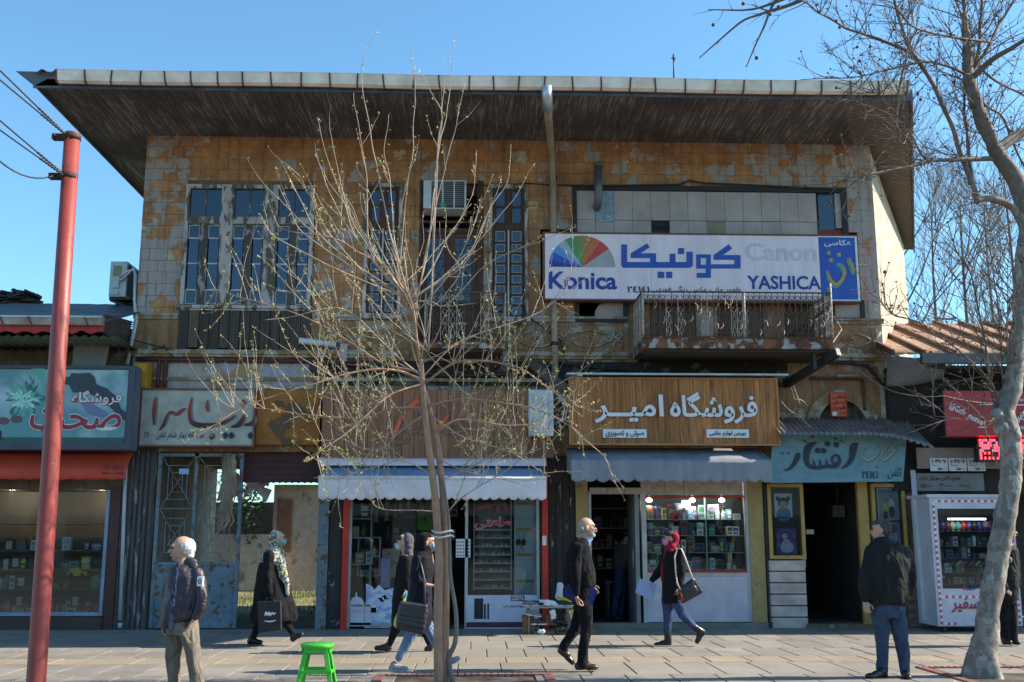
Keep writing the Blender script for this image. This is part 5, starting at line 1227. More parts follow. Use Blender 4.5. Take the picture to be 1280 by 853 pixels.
for (pts, lab, s_) in ((((75, 775), (75, 655), (85, 632), (105, 622), (105, 600), (112, 600), (112, 622), (135, 630), (150, 655), (150, 775)), 'large white bottle cut-out', 1), (((152, 775), (152, 670), (160, 655), (178, 655), (186, 672), (186, 775)), 'small white bottle cut-out', 0)):
 t_ = thing('bottle_cutout', at(*pz(110 if s_ else 168, 775), -.02), lab+' standing in the cosmetics shop window', 'display')
 mb = MB(); mb.prism([((v := at(*pz(a, b), -.02)).x, v.z) for a, b in pts], -.03, -.018); mb.build('cutout', flat('cutout_white', 214, 212, 224), t_)
 letters('isolden', (*pz(82 if s_ else 155, 662), *pz(143 if s_ else 182, 676)), -.031, m_blackp, t_, persian=False, depth=.003)
 q = rc(*pz(80 if s_ else 155, 690), *pz(146 if s_ else 183, 712), -.031); mb = MB(); mb.box(q[0], q[1], -.033, -.0305, q[2], q[3]); mb.build('band_print', flat('pale_pink', 225, 190, 205), t_)
kz = Z(570, 610, 4.267)
rk = thing('polish_rack', at(620, 740, .1), 'tall white rack of nail polish rows behind red shop lettering', 'rack')
x0, x1 = at(*kz(92, 400), .1).x, at(*kz(297, 400), .1).x
mb = MB(); mb.box(x0, x0+.02, .05, .2, .62, 2.35); mb.box(x1-.02, x1, .05, .2, .62, 2.35); mb.build('upright', m_shelfw, rk, kind='stuff')
zr_ = [at(*kz(190, y_), .1).z for y_ in (225, 268, 313, 357, 402, 447, 490, 535)]
for zz in zr_: mb = MB(); mb.box(x0+.02, x1-.02, .04, .2, zz-.012, zz+.012); mb.build('shelf', m_shelfw, rk)
mb = MB(); mb.box(x0+.02, x1-.02, .2, .22, .62, 2.35); mb.build('back_panel', mat('rack_back', (.12, .13, .13), .6), rk)
cp = [mat('polish_%d' % i, srgb(*c), .2, dirt=0) for i, c in enumerate(((150, 40, 50), (60, 50, 60), (190, 120, 130), (110, 120, 90), (60, 90, 120), (200, 190, 180)))]
mb = MB()
for zz in zr_[1:]:
 n = 24
 for k in range(n):
  if rnd.random() < .1: continue
  xx = x0+.05+(x1-x0-.1)*k/(n-1); i = rnd.randrange(6); mb.box(xx-.011, xx+.011, .07, .1, zz+.013, zz+.05, i); mb.box(xx-.006, xx+.006, .075, .09, zz+.05, zz+.09, 1)
mb.build('polish_bottle', cp, rk, kind='stuff')
letters('آرایشی و بهداشتی', (*kz(112, 75), *kz(283, 122)), -.008, flat('red_vinyl', 205, 40, 50), cos, depth=.003, bold=.02, shear=.1)
letters('طاعتی', (*kz(100, 155), *kz(290, 222)), -.009, m_white, cos, depth=.002, bold=.035, shear=.2)
letters('طاعتی', (*kz(102, 157), *kz(288, 220)), -.012, flat('red_vinyl', 205, 40, 50), cos, depth=.003, bold=.018, shear=.2)
q = rc(*kz(310, 60), *kz(430, 572), .12); mb = MB(); mb.box(q[0], q[1], .1, .13, q[2], q[3]); wp = mb.build('display_panel', flat('panel_mint', 178, 190, 196), cos)
for y_ in (84, 221, 357, 497): qq = rc(*kz(321, y_-7), *kz(414, y_+7), .09); mb = MB(); mb.box(qq[0], qq[1], .085, .1, qq[2], qq[3]); mb.build('brass_strip', flat('brass', 176, 140, 50), wp)
mb = MB()
for dx in (-1, 1): v = at(*kz(346+dx*14, 290), .07); mb.sphere(v, (.04, .03, .055), 10, 6)
for a, b in (((330, 232), (362, 350)), ((370, 232), (335, 350))): mb.beam(at(*kz(*a), .08), at(*kz(*b), .08), .006, .006)
mb.build('hanging_clip', m_blackp, wp, kind='stuff')
ban = thing('banner', at(*kz(245, 755), -.02), 'white cosmetics banner with black pens low in the right window', 'banner')
q = rc(*kz(55, 572), *kz(436, 756), -.03); mb = MB(); mb.box(q[0], q[1], -.04, -.032, q[2], q[3]); mb.build('sheet', flat('banner_white', 205, 205, 222), ban)
qq = rc(*kz(55, 716), *kz(436, 745), -.04); mb = MB(); mb.box(q[0]+.002, q[1]-.002, -.043, -.0405, qq[2], qq[3]); mb.build('stripe_print', flat('plum', 90, 40, 70), ban)
qq = rc(*kz(292, 572), *kz(366, 604), -.04); mb = MB(); mb.box(qq[0], qq[1], -.045, -.0405, qq[2], qq[3]-.01); mb.build('label_print', flat('plum', 90, 40, 70), ban)
letters('CERITA', (*kz(297, 578), *kz(361, 600)), -.046, m_white, ban, persian=False, depth=.003, bold=.02)
letters('تجهیزات فروش مدرن'.replace('ج', 'ج'), (*kz(255, 622), *kz(365, 640)), -.041, m_blackp, ban, depth=.003)
for bx in ((97, 590, 145, 700), (149, 620, 159, 700), (167, 617, 176, 700)):
 mb = MB(); qq = rc(*kz(bx[0], bx[1]), *kz(bx[2], bx[3]), -.04); mb.box(qq[0], qq[1], -.044, -.0405, qq[2], qq[3]);
 if bx[0] == 97: mb.box(qq[0]+.02, qq[1]-.02, -.046, -.044, qq[2]+.05, qq[3]-.08)
 mb.build('pen_print', m_blackp, ban)
q = rc(570, 674, 588, 697, -.02); t_ = thing('wall_calendar', ((q[0]+q[1])/2, -.02, q[2]), 'white calendar grid hanging left of the nail polish rack', 'calendar')
mb = MB(); mb.box(q[0], q[1], -.03, -.02, q[2], q[3]); mb.build('sheet', m_white, t_)
mb = MB()
for i in range(5):
 for j in range(5): a, b = q[0]+.03+(q[1]-q[0]-.06)*i/4, q[2]+.03+(q[3]-q[2]-.08)*j/4; mb.box(a-.012, a+.012, -.033, -.03, b-.01, b+.01)
mb.build('date_print', m_blackp, t_, kind='stuff')
x0, x1 = at(684, 700).x, at(720, 700).x
for k in range(4): a = x0+.02+(x1-x0)*k/4; mb = MB(); mb.box(a+.006, a+(x1-x0)/4-.006, -.03-rnd.uniform(0, .02), .0, 0, 2.9); mb.build('board', peel('black_timber', (.04, .03, .025), (.09, .07, .06), (.3, .28, .26), thr=.62, scale=5, stretch=(4, 4, .8)), bld)
# ================================================================ electronics shop
m_ycol = peel('yellow_pier', (.4, .28, .1), (.3, .25, .18), (.2, .15, .1), thr=.6, scale=3, paint2=(.33, .23, .09), rough=.7)
m_cream = mat('cream_panel', srgb(190, 178, 165), .7, c2=srgb(165, 150, 138), scale=9, dirt=.3)
el = thing('shop', ((d2x0+w2x1)/2, 0, 0), 'electronics shop front with open door and lit crowded window', 'shop front')
for a, b in ((720, 735), (937, 955)): mb = MB(); mb.box(at(a, 700).x, at(b, 700).x, -.08, .0, 0, 2.62); mb.build('pier', m_ycol, el)
mb = MB(); mb.box(at(956, 700).x, at(961, 700).x, -.1, .0, 0, 2.6); mb.build('drain_pipe', m_black, bld)
zh = at(870, 620).z; zh2 = at(870, 604).z; zsl = at(870, 716).z
for k in range(5): a = w2x0+.02+(w2x1-w2x0-.1)*k/5; mb = MB(); mb.box(a+.006, a+(w2x1-w2x0-.1)/5-.006, -.05, .0, zh+.01, 2.55); mb.build('fascia_panel', m_cream, el)
for k in range(3): a = d2x0+.02+(d2x1-d2x0)*k/3; mb = MB(); mb.box(a+.005, a+(d2x1-d2x0)/3-.005, -.05, .0, at(770, 618).z, at(770, 610).z); mb.build('fascia_panel', m_cream, el)
mb = MB(); mb.box(d2x0-.2, w2x1+.2, -.1, .02, 2.56, 2.66); mb.build('beam', m_cream, el)
m_wfr = mat('white_frame', (.5, .49, .47), .5, dirt=.4)
mb = MB(); mb.box(w2x0-.05, w2x0+.03, -.06, .04, 0, 2.5); mb.box(w2x1-.05, w2x1+.02, -.06, .04, .1, 2.5); mb.box(w2x0+.03, w2x1-.05, -.06, .04, zsl-.06, zsl); mb.build('window_frame', m_wfr, el)
mb = MB(); mb.box(w2x0+.03, w2x1-.05, -.07, -.06, zsl-.0, zsl+.03); mb.box(w2x0+.03, w2x1-.05, -.07, -.06, zh-.03, zh); mb.build('red_bead', m_redpost, el, kind='stuff')
mb = MB(); mb.box(w2x0+.03, w2x1-.05, -.004, .004, zsl, zh); mb.build('pane', m_gl, el)
mb = MB(); mb.box(w2x0-.05, w2x1+.02, -.05, .02, .1, zsl-.062); mb.build('stall_riser', mat('white_riser', (.6, .53, .58), .7, c2=(.48, .42, .47), scale=3, dirt=.3), el)
mb = MB(); mb.box(at(720, 785).x, at(957, 785).x, -.2, .0, -.01, .09); mb.build('step', mat('step_stone', (.22, .2, .17), .85, dirt=.4), el)
mb = MB(); mb.box(d2x0, d2x0+.05, -.03, .04, 0, 2.3); mb.box(d2x0+.05, d2x1-.0, -.03, .04, 2.25, 2.3); mb.build('door_frame', m_wfr, el)
mb = MB(); mb.box(d2x1-.12, d2x1-.05, -.04, .9, .05, 2.25); dl = mb.build('open_door', mat('door_grey', (.25, .25, .25), .5), el);
mb = MB(); mb.tube([(d2x1-.15, .05, 1.0), (d2x1-.15, .05, 1.3)], .012, 6); mb.build('handle', m_alu, dl)
ez = Z(795, 595, 4.265)
xa, xm, xb = w2x0+.03, at(*ez(365, 350), .3).x, w2x1-.06
shl = [(at(*ez(300, y_), .3).z) for y_ in (232, 318, 408, 497, 588)]
mb = MB()
for zz in shl: mb.box(xa, xb, .1, .4, zz-.01, zz)
mb.box(xm-.01, xm+.01, .12, .2, shl[-1], zh); mb.build('glass_shelf', mat('shelf_glassy', (.4, .5, .5), .2), el, kind='stuff')
for i, zz in enumerate(shl):
 fill(xa+.02, xm-.03, .2, [zz], .24, 'small boxed gadget on the left shelves of the lit electronics window', 'boxes on the left electronics shelves', wr=(.06, .15), kinds='bbbbt')
 fill(xm+.03, xb-.02, .2, [zz], .22, 'small boxed gadget on the right shelves of the lit electronics window', 'boxes on the right electronics shelves', wr=(.06, .18), kinds='bbbbt')
 fill(xa+.02, xb-.1, .34, [zz+.002], .3, 'boxed gadget at the back of the lit electronics window shelves', 'boxes at the back of the electronics shelves', wr=(.08, .2), kinds='b')
mb = MB(); mb.box(w2x0, w2x1, .55, .58, .1, 2.2); mb.build('backdrop', mat('backdrop', (.04, .045, .05), .8), el)
for k, zx in enumerate((70, 300, 457)):
 v = at(*ez(zx, 130), .15); lb = thing('ceiling_bulb', v, ('left', 'middle', 'right')[k]+' lit round bulb at the top of the electronics window', 'lamp')
 mb = MB(); mb.sphere(v, (.055, .055, .035), 12, 8); mb.build('globe', m_bulb, lb); mb = MB(); mb.tube([(v.x, v.y, v.z+.03), (v.x, v.y, v.z+.1)], .02, 6); mb.build('holder', m_white, lb)
 L_ = bpy.data.lights.new('bulb_light', 'POINT'); L_.energy = 3; L_.color = (1, .95, .85); L_.shadow_soft_size = .05
 lo_ = bpy.data.objects.new('bulb_light', L_); COL.objects.link(lo_); lo_.location = (v.x, v.y-.03, v.z-.1)
q = rc(*ez(250, 135), *ez(285, 172), .2); mb = MB(); mb.box(q[0], q[1], .19, .2, q[2], q[3]); mb.box(q[0]-.01, q[1]+.01, .2, .22, q[2]-.01, q[3]+.01); tag(mb.build('light_panel', emit('lit_panel', (.9, .95, 1), 4), None), 'small square lit panel at the top of the electronics window', 'lamp')
letters('امیر', (*ez(165, 165), *ez(262, 205)), -.008, flat('vinyl_orange', 196, 120, 80), el, depth=.003, bold=.02)
mb = MB(); v = at(*ez(212, 215), -.006); mb.tube([(v.x+.07*math.cos(a_*.35), v.y, v.z+.07*math.sin(a_*.35)) for a_ in range(19)], .018, 5); mb.build('round_sticker', flat('sticker_red', 170, 50, 60), el)
mb = MB()
for zz in (.9, 1.3, 1.7, 2.1): mb.box(d2x0-.2, d2x1+.6, 3.2, 3.6, zz-.02, zz)
mb.build('back_shelf', m_shelfw, el, kind='stuff'); fill(d2x0-.2, d2x1+.5, 3.3, [.9, 1.3, 1.7], .3, 'boxed goods on the back shelf seen through the electronics shop door', 'boxes behind the electronics shop door')
mb = MB(); a = at(775, 735, 1.6); mb.box(a.x-.3, a.x+.35, 1.4, 1.8, .68, .72)
for sx in (-.26, .3): mb.box(a.x+sx, a.x+sx+.04, 1.42, 1.46, .03, .68); mb.box(a.x+sx, a.x+sx+.04, 1.74, 1.78, .03, .68)
tag(mb.build('counter_table', mat('table_brown', (.12, .09, .07), .6), None), 'small table inside the open electronics shop door', 'table')
# ================================================================ photographer's doorway
m_yfr = mat('yellow_frame', srgb(182, 150, 84), .6, c2=srgb(160, 128, 66), dirt=.3)
m_marble = mat('marble', srgb(200, 184, 176), .5, c2=srgb(164, 148, 140), scale=3, stretch=(1, 1, 2), dirt=.3)
ph = thing('shop', (5.2, 0, 0), 'photographer doorway between yellow framed portrait cases', 'shop front')
def case(box, label):
 q = rc(*box, -.1); t_ = thing('display_case', ((q[0]+q[1])/2, -.05, q[2]), label, 'display case')
 mb = MB(); f = .06
 for u in ((q[0], q[1], q[3]-f, q[3]), (q[0], q[1], q[2], q[2]+f), (q[0], q[0]+f, q[2]+f, q[3]-f), (q[1]-f, q[1], q[2]+f, q[3]-f)): mb.box(u[0], u[1], -.14, .0, u[2], u[3])
 mb.build('frame', m_yfr, t_); mb = MB(); mb.box(q[0]+f, q[1]-f, -.03, -.01, q[2]+f, q[3]-f); mb.build('back_board', mat('case_brown', (.06, .035, .025), .7), t_)
 mb = MB(); mb.box(q[0]+f, q[1]-f, -.125, -.12, q[2]+f, q[3]-f); mb.build('pane', m_gl, t_)
 return t_, q
def photo(box, label, kind):
 q = rc(*box, -.05); t_ = thing('framed_photo', ((q[0]+q[1])/2, -.05, q[2]), label, 'photograph')
 w_, h = q[1]-q[0], q[3]-q[2]; X = lambda u: q[0]+w_*u; Zz = lambda v: q[2]+h*v
 def disc(u, v, ru, rv, m_, k, a0=0, a1=360, n=18):
  mb = MB(); mb.prism([(X(u)+w_*ru*math.cos(R(a0+(a1-a0)*i/n)), Zz(v)+h*rv*math.sin(R(a0+(a1-a0)*i/n))) for i in range(n)], -.052-.0012*k, -.0505-.0012*k); return mb.build('print', m_, t_)
 if kind == 'child':
  mb = MB(); mb.box(q[0], q[1], -.052, -.04, q[2], q[3]); mb.build('sheet', flat('photo_pale', 205, 210, 222), t_)
  disc(.5, .12, .42, .3, flat('photo_denim', 80, 120, 165), 1); disc(.5, .6, .3, .24, m_blackp, 2); disc(.2, .78, .13, .1, m_blackp, 3); disc(.8, .78, .13, .1, m_blackp, 3); disc(.5, .52, .22, .19, flat('photo_skin', 205, 160, 140), 4)
  disc(.5, .66, .24, .08, m_blackp, 5, 0, 180); disc(.41, .55, .03, .018, m_blackp, 6); disc(.59, .55, .03, .018, m_blackp, 6); disc(.5, .43, .07, .02, flat('photo_lip', 180, 80, 80), 6)
 elif kind == 'baby':
  mb = MB(); mb.box(q[0], q[1], -.052, -.04, q[2], q[3]); mb.build('sheet', mat('photo_purple', srgb(120, 95, 160), .5, c2=srgb(70, 45, 105), scale=14, dirt=0), t_)
  disc(.52, .28, .35, .22, flat('photo_lilac', 195, 185, 215), 1); disc(.5, .45, .2, .14, flat('photo_skin2', 205, 185, 205), 2); disc(.42, .74, .2, .15, flat('photo_violet', 70, 45, 100), 2); disc(.42, .71, .15, .11, flat('photo_skin2', 205, 185, 205), 3)
  for u, v in ((.44, .46), (.56, .46), (.37, .72), (.47, .72)): disc(u, v, .022, .015, m_blackp, 4)
 elif kind == 'couple':
  mb = MB(); mb.box(q[0], q[1], -.052, -.04, q[2], q[3]); mb.build('sheet', flat('photo_teal', 120, 140, 145), t_)
  mb = MB(); mb.box(q[0], X(.85), -.056, -.0525, Zz(.86), q[3]); mb.build('print', flat('photo_header', 50, 100, 170), t_)
  disc(.68, .5, .16, .17, flat('photo_shirt', 215, 215, 220), 1); disc(.68, .24, .15, .2, m_blackp, 1); disc(.34, .36, .14, .2, flat('photo_yellow', 205, 180, 70), 2); disc(.34, .14, .12, .14, m_blackp, 2)
  disc(.66, .73, .08, .06, flat('photo_skin', 205, 160, 140), 3); disc(.66, .77, .08, .035, m_blackp, 4); disc(.36, .6, .08, .06, m_blackp, 3); disc(.37, .59, .055, .045, flat('photo_skin', 205, 160, 140), 4)
 else:
  mb = MB(); mb.box(q[0], q[1], -.052, -.04, q[2], q[3]); mb.build('sheet', mat('photo_purple', srgb(120, 95, 160), .5, c2=srgb(70, 45, 105), scale=14, dirt=0), t_)
  disc(.55, .55, .36, .36, flat('photo_mauve', 190, 150, 190), 1); disc(.5, .8, .4, .16, flat('photo_violet', 70, 45, 100), 2); disc(.42, .58, .06, .025, m_blackp, 3); disc(.68, .58, .06, .025, m_blackp, 3)
 mb = MB()
 for u in ((q[0]-.015, q[1]+.015, q[3], q[3]+.015), (q[0]-.015, q[1]+.015, q[2]-.015, q[2]), (q[0]-.015, q[0], q[2], q[3]), (q[1], q[1]+.015, q[2], q[3])): mb.box(u[0], u[1], -.058, -.04, u[2], u[3])
 mb.build('photo_frame', m_alu if kind in ('couple', 'face') else mat('photo_frame_dark', (.12, .05, .03), .5), t_, kind='stuff')
case((960, 605, 1005, 699), 'tall yellow framed portrait case left of the photographer doorway'); case((1090, 605, 1132, 690), 'tall yellow framed portrait case right of the photographer doorway')
photo((968, 617, 990, 647), 'portrait photo of a smiling child with two hair buns in blue', 'child'); photo((971, 661, 995, 693), 'purple toned portrait photo of a baby in the left case', 'baby')
photo((1098, 612, 1122, 649), 'photo of two standing figures in a silver frame', 'couple'); photo((1102, 655, 1124, 690), 'purple close-up face photo low in the right case', 'face')
q = rc(958, 700, 1013, 786, -.05)
for k in range(6):
 h = (q[3]-q[2])/6; mb = MB(); mb.box(q[0]+.05, q[1]-.08, -.1, .0, q[2]+k*h+.012, q[2]+(k+1)*h-.012); mb.build('marble_slab', m_marble, ph)
mb = MB(); mb.box(q[0]+.06, q[1]-.09, -.06, .0, 0, q[3]); mb.build('riser_core', m_dirty, ph)
mb = MB(); a = at(1074, 700).x; mb.box(a, a+.18, -.1, .0, .0, 2.5); mb.build('door_jamb', m_yfr, ph); mb = MB(); mb.box(at(998, 700).x+.03, d3x0, -.08, .3, 1.0, 2.5); mb.build('door_jamb', m_yfr, ph)
mb = MB(); mb.box(d3x0-.05, d3x1+.1, -.14, .3, -.01, .06); mb.build('threshold', m_dirty, ph)
mb = MB(); a = at(1048, 640, 1.2); mb.box(a.x-.1, a.x+.12, 1.2, 1.3, a.z-.1, a.z+.12); mb.tube([(a.x, 1.25, a.z+.12), (a.x+.03, 1.25, 2.6)], .01, 5); mb.build('hanging_lamp', mat('dim_grey', (.2, .19, .17), .7), ph)
mb = MB(); q = rc(1007, 662, 1017, 668, .3); mb.box(q[0], q[1], .28, .3, q[2], q[3]); mb.build('switch_plate', m_cream, ph)
x0, x1 = at(1133, 690).x, at(1148, 690).x; bq = MB(); bq.box(-.108, .108, -.012, .02, -.033, .033); bqm = bq.mesh('brick', peel('grey_brick', (.26, .23, .2), (.18, .16, .14), (.32, .3, .27), thr=.6, scale=6))
mb = MB(); mb.box(x0-.03, x1+.3, -.0, .2, 0, 2.6); gp = mb.build('grey_pier', m_joint, bld)
for r_ in range(35):
 for c_ in range(2): piece('brick', bqm, (x0+.085+c_*.225+(.1 if r_ % 2 else 0), -.012, .04+r_*.073), gp)
# ================================================================ low shop on the left
LX0 = -15.0
ls = thing('left_shop', (-10, 0, 0), 'low shop with slate roof and red scalloped fascia left of the old building', 'shop building')
yE = -1.25
zE = at(60, 408, yE).z
xe = at(131, 405, yE).x
m_slate = mat('slate_felt', (.07, .075, .09), .6, c2=(.11, .12, .14), scale=1.2, stretch=(1, 3, 3), dirt=.4, bump=.6, bs=12)
mb = MB()
ztop = at(150, 381, 1.2).z;
mb.sheet(lambda u, v: (LX0+(xe-LX0+.28*v)*u, yE-.05+2.45*v, zE+.08+(ztop-zE-.08)*v+.03*mnoise.noise(Vector((u*30, v*5, 0)))), 60, 10, thick=.04); mb.build('roof', m_slate, ls)
mb = MB()
for k in range(46):
 a = at(rnd.uniform(-10, 42), 372, 1.6+rnd.uniform(-.3, .3));
 mb.box(-.16, .16, -.12, .12, -.02, .02, M=Matrix.Translation((a.x, a.y, a.z-.12+.2*rnd.random()*(1-(a.x+8.9)/1.6*.5)))@Matrix.Rotation(rnd.uniform(-.4, .4), 4, 'Y')@Matrix.Rotation(rnd.uniform(-1, 1), 4, 'Z'))
mb.build('loose_tile', mat('tile_dark', (.06, .045, .04), .9, dirt=.4), ls, kind='stuff')
n = 0; xx = xe-.0; gw = .62
z_g1, z_g0 = at(60, 396.5, yE-.1).z, at(60, 406.5, yE-.1).z
mb = MB(); mb.box(LX0, xe, yE-.14, yE-.02, z_g0, z_g1); mb.build('gutter', mat('old_gutter', srgb(172, 158, 140), .6, c2=srgb(120, 96, 78), scale=3, dirt=.4), ls)
mb = MB(); mb.box(LX0, xe+.01, yE-.16, yE-.138, z_g1-.015, z_g1+.015); mb.build('gutter_lip', m_alu, ls)
br = MB(); br.beam((-.03, 0, z_g1-z_g0), (.03, 0, 0), .02, .02); brm = br.mesh('bracket', m_bracket)
x = xe-.25
while x > LX0: piece('bracket', brm, (x, yE-.15, z_g0), ls); x -= .45
zr0, zr1 = at(60, 419, yE).z, at(60, 406.5, yE).z
m_redf = mat('red_fascia', srgb(178, 52, 50), .6, dirt=.3)
mb = MB(); mb.sheet(lambda u, v: (LX0+(xe-LX0)*u, yE-.06, (zr0+.05*abs(math.sin(u*(xe-LX0)*math.pi/.3))**.6 if v < .1 else zr0+(zr1-zr0)*v)), 300, 4, thick=.02); mb.build('red_fascia', m_redf, ls)
m_green = mat('green_tin', (.14, .2, .14), .6, c2=(.08, .12, .09), scale=2, dirt=.4)
zg = at(60, 421, yE+.05).z
mb = MB(); mb.sheet(lambda u, v: (LX0+(xe-LX0+.2)*u, yE+.0+1.2*v, zg-.0+ (at(60, 440, -.2).z+.05-zg)*v*.5+.02*math.cos(u*(xe-LX0)*2*math.pi/.15)), 400, 2, thick=.01); mb.build('green_canopy', m_green, ls)
A, B, C, D = at(131, 392, yE), at(166, 402, -.1), at(158, 434, -.1), at(127, 415, yE)
mb = MB()
def endp(u, v):
 a = A.lerp(B, u); d = D.lerp(C, u); p_ = a.lerp(d, v); p_.y += .02*math.sin(v*2*math.pi*11); p_.x += .015*math.sin(v*2*math.pi*11); return p_
mb.sheet(endp, 6, 110, thick=.01); mb.build('end_sheet', mat('end_tin', (.17, .15, .15), .6, .3, dirt=.4), ls)
mb = MB(); q = [at(92, 430, -.5), at(137, 428, -.5), at(130, 466, -.55), at(116, 468, -.62), at(90, 458, -.55)]
mb.add([v for v in q]+[v+Vector((0, .03, 0)) for v in q], [(0, 1, 2, 3, 4), (9, 8, 7, 6, 5)]+[(i, i+5, (i+1) % 5+5, (i+1) % 5) for i in range(5)]); mb.build('loose_sheet', mat('loose_tin', (.22, .2, .18), .8, dirt=.4), ls)
mb = MB(); mb.box(LX0, XL-.02, .0, .2, 2.3, zE+.2); mb.build('wall', m_dirty, ls)
lw0, lw1 = LX0, at(134, 700).x
mb = MB(); mb.box(lw1, at(147, 700).x, -.05, .2, 0, 2.35); mb.build('brown_pier', mat('brown_pier', (.09, .03, .02), .6, dirt=.4), ls)
mb = MB(); mb.box(at(147, 700).x, XL, -.0, .2, 0, 2.35); mb.build('grey_pier', peel('shabby_grey', (.2, .2, .2), (.1, .09, .08), (.3, .28, .26), thr=.52, scale=5), ls)
mb = MB(); mb.box(LX0, lw1, -.08, .2, 0, at(60, 771).z); mb.build('plinth', mat('brown_plinth', (.07, .035, .025), .6, dirt=.4), ls)
mb = MB(); mb.box(LX0, XL, .2, 4, 0, .05); mb.build('floor', m_interior, ls); mb = MB(); mb.box(LX0, XL-.05, 3.6, 3.7, .05, 5); mb.build('back_wall', m_interior, ls); mb = MB(); mb.box(LX0, XL-.05, .2, 3.6, 2.9, 3.0); mb.build('ceiling', m_interior, ls)
zf0, zf1 = at(60, 770).z, 2.3
m_bfr = mat('blue_grey_frame', srgb(140, 155, 175), .5, dirt=.3)
mb = MB(); mb.box(LX0, lw1, -.06, .03, zf0, zf0+.06)
for xx in (lw1-.06, at(62, 700).x, -8.85, -10.2, -11.6): mb.box(xx, xx+.055, -.065, .03, zf0+.06, zf1)
mb.build('window_frame', m_bfr, ls)
mb = MB(); mb.box(LX0, lw1-.06, -.01, -.004, zf0+.06, zf1); mb.build('pane', m_gl, ls)
mb = MB(); mb.box(LX0, lw1, .75, .8, .1, 2.3); mb.build('backdrop', mat('tan_backdrop', (.2, .16, .12), .8, dirt=.3), ls)
lsh = [at(30, y_, .3).z for y_ in (768, 736, 712, 688, 655)]
mb = MB()
for zz in lsh: mb.box(LX0, lw1-.1, .15, .6, zz-.015, zz)
mb.build('shelf', wood('shelf_wood', (.3, .2, .1), (.2, .12, .06), 'x'), ls, kind='stuff')
fill(-9.6, lw1-.15, .3, lsh[:4], .26, 'small boxed item on the shelves of the left shop window', 'boxes on the left shop window shelves', wr=(.08, .2), kinds='bbbt', dens=.75)
for k, (px_, py_) in enumerate(((20, 712), (27, 736), (25, 760), (12, 690), (95, 760))):
 q = rc(px_-6, py_-16, px_+6, py_-1, .2); t_ = thing('picture_frame', ((q[0]+q[1])/2, .2, q[2]), ['small dark picture frame on the middle shelf', 'small tan picture frame on the third shelf', 'wide picture frame on the bottom shelf', 'small picture frame on the top shelf', 'square picture frame right of the red pole'][k]+' in the left shop window', 'frame')
 mb = MB(); mb.box(q[0], q[1], .18, .2, q[2], q[3]); mb.build('border', m_wbrown, t_); mb = MB(); mb.box(q[0]+.03, q[1]-.03, .172, .18, q[2]+.03, q[3]-.03); mb.build('print', m_cream, t_)
def toy(px_, py_, m1, lab):
 v = at(px_, py_, .2); t_ = thing('toy_car', v, lab, 'toy'); mb = MB()
 mb.prism([(v.x-.16, v.z+.03), (v.x+.17, v.z+.03), (v.x+.17, v.z+.09), (v.x+.08, v.z+.1), (v.x+.04, v.z+.16), (v.x-.08, v.z+.16), (v.x-.12, v.z+.1), (v.x-.16, v.z+.09)], .13, .27); mb.build('body', m1, t_)
 for dx in (-.09, .1):
  mb = MB(); mb.tube([(v.x+dx, .12, v.z+.04), (v.x+dx, .28, v.z+.04)], .04, 10); mb.build('wheel', m_blackp, t_)
toy(97, 722, m_yel, 'yellow and red toy car in the left shop window'); toy(125, 708, m_blackp, 'black toy car high in the left shop window'); toy(120, 765, m_blackp, 'black toy car on the bottom shelf by the orange stripe')
for k, px_ in enumerate((17, 129)):
 v = at(px_, 608, .3); lb = thing('ceiling_bulb', v, ('left', 'right')[k]+' lit warm bulb at the top of the left shop window', 'lamp'); mb = MB(); mb.sphere(v, (.05, .05, .035), 10, 6); mb.build('globe', emit('warm_bulb', (1, .8, .5), 10), lb); mb = MB(); mb.tube([(v.x, v.y, v.z+.03), (v.x, v.y, v.z+.1)], .02, 6); mb.build('holder', m_white, lb)
 L_ = bpy.data.lights.new('bulb_light', 'POINT'); L_.energy = 3; L_.color = (1, .85, .65); L_.shadow_soft_size = .05
 lo_ = bpy.data.objects.new('bulb_light', L_); COL.objects.link(lo_); lo_.location = (v.x, v.y-.03, v.z-.1)
mb = MB(); mb.tube([at(158, 566, -.15), at(155, 640, -.15), at(150, 775, -.15)], .03, 8); mb.tube([at(150, 779, -.15), at(150, 785, -.15)], .035, 8); tag(mb.build('drain_pipe', mat('pipe_white', (.5, .52, .54), .5, dirt=.3), None), 'thin white pipe at the right edge of the left shop', 'pipe')
yo = -.55
q = rc(-200, 566, 158, 600, yo); og = thing('awning', (q[1]-3, yo, q[2]), 'orange red awning with small black writing below the green photo sign', 'awning')
m_oaw = mat('orange_awning', srgb(202, 72, 48), .7, c2=srgb(180, 60, 42), scale=2, dirt=.2)
mb = MB(); mb.sheet(lambda u, v: (LX0+(q[1]-LX0)*u, yo+.45*(v if v > .35 else .35) - .16, q[2]+(q[3]-q[2]+.05)*v+(.02*abs(math.sin(u*100)) if v < .05 else 0)), 240, 6, thick=.01); mb.build('canopy', m_oaw, og)
letters('رامیلان تاران', (129, 580, 153, 587), yo-.02, m_blackp, og, depth=.003); letters('۰۹۱۱ ۲۴۰', (127, 590, 154, 594), yo-.02, m_blackp, og, depth=.003)
yg = -.75
gsx = -3.0
gs = thing('sign_board', (at(60, 560, yg).x, yg, at(60, 560, yg).z), 'wide green toned photo sign with red Persian lettering and sunglasses', 'sign')
q = rc(-120, 457, 167, 562, yg)
mb = MB(); mb.box(q[0], q[1], yg+.01, yg+.3, q[2], q[3]); mb.build('box', mat('sign_case_grey', srgb(96, 104, 120), .5, dirt=.3), gs)
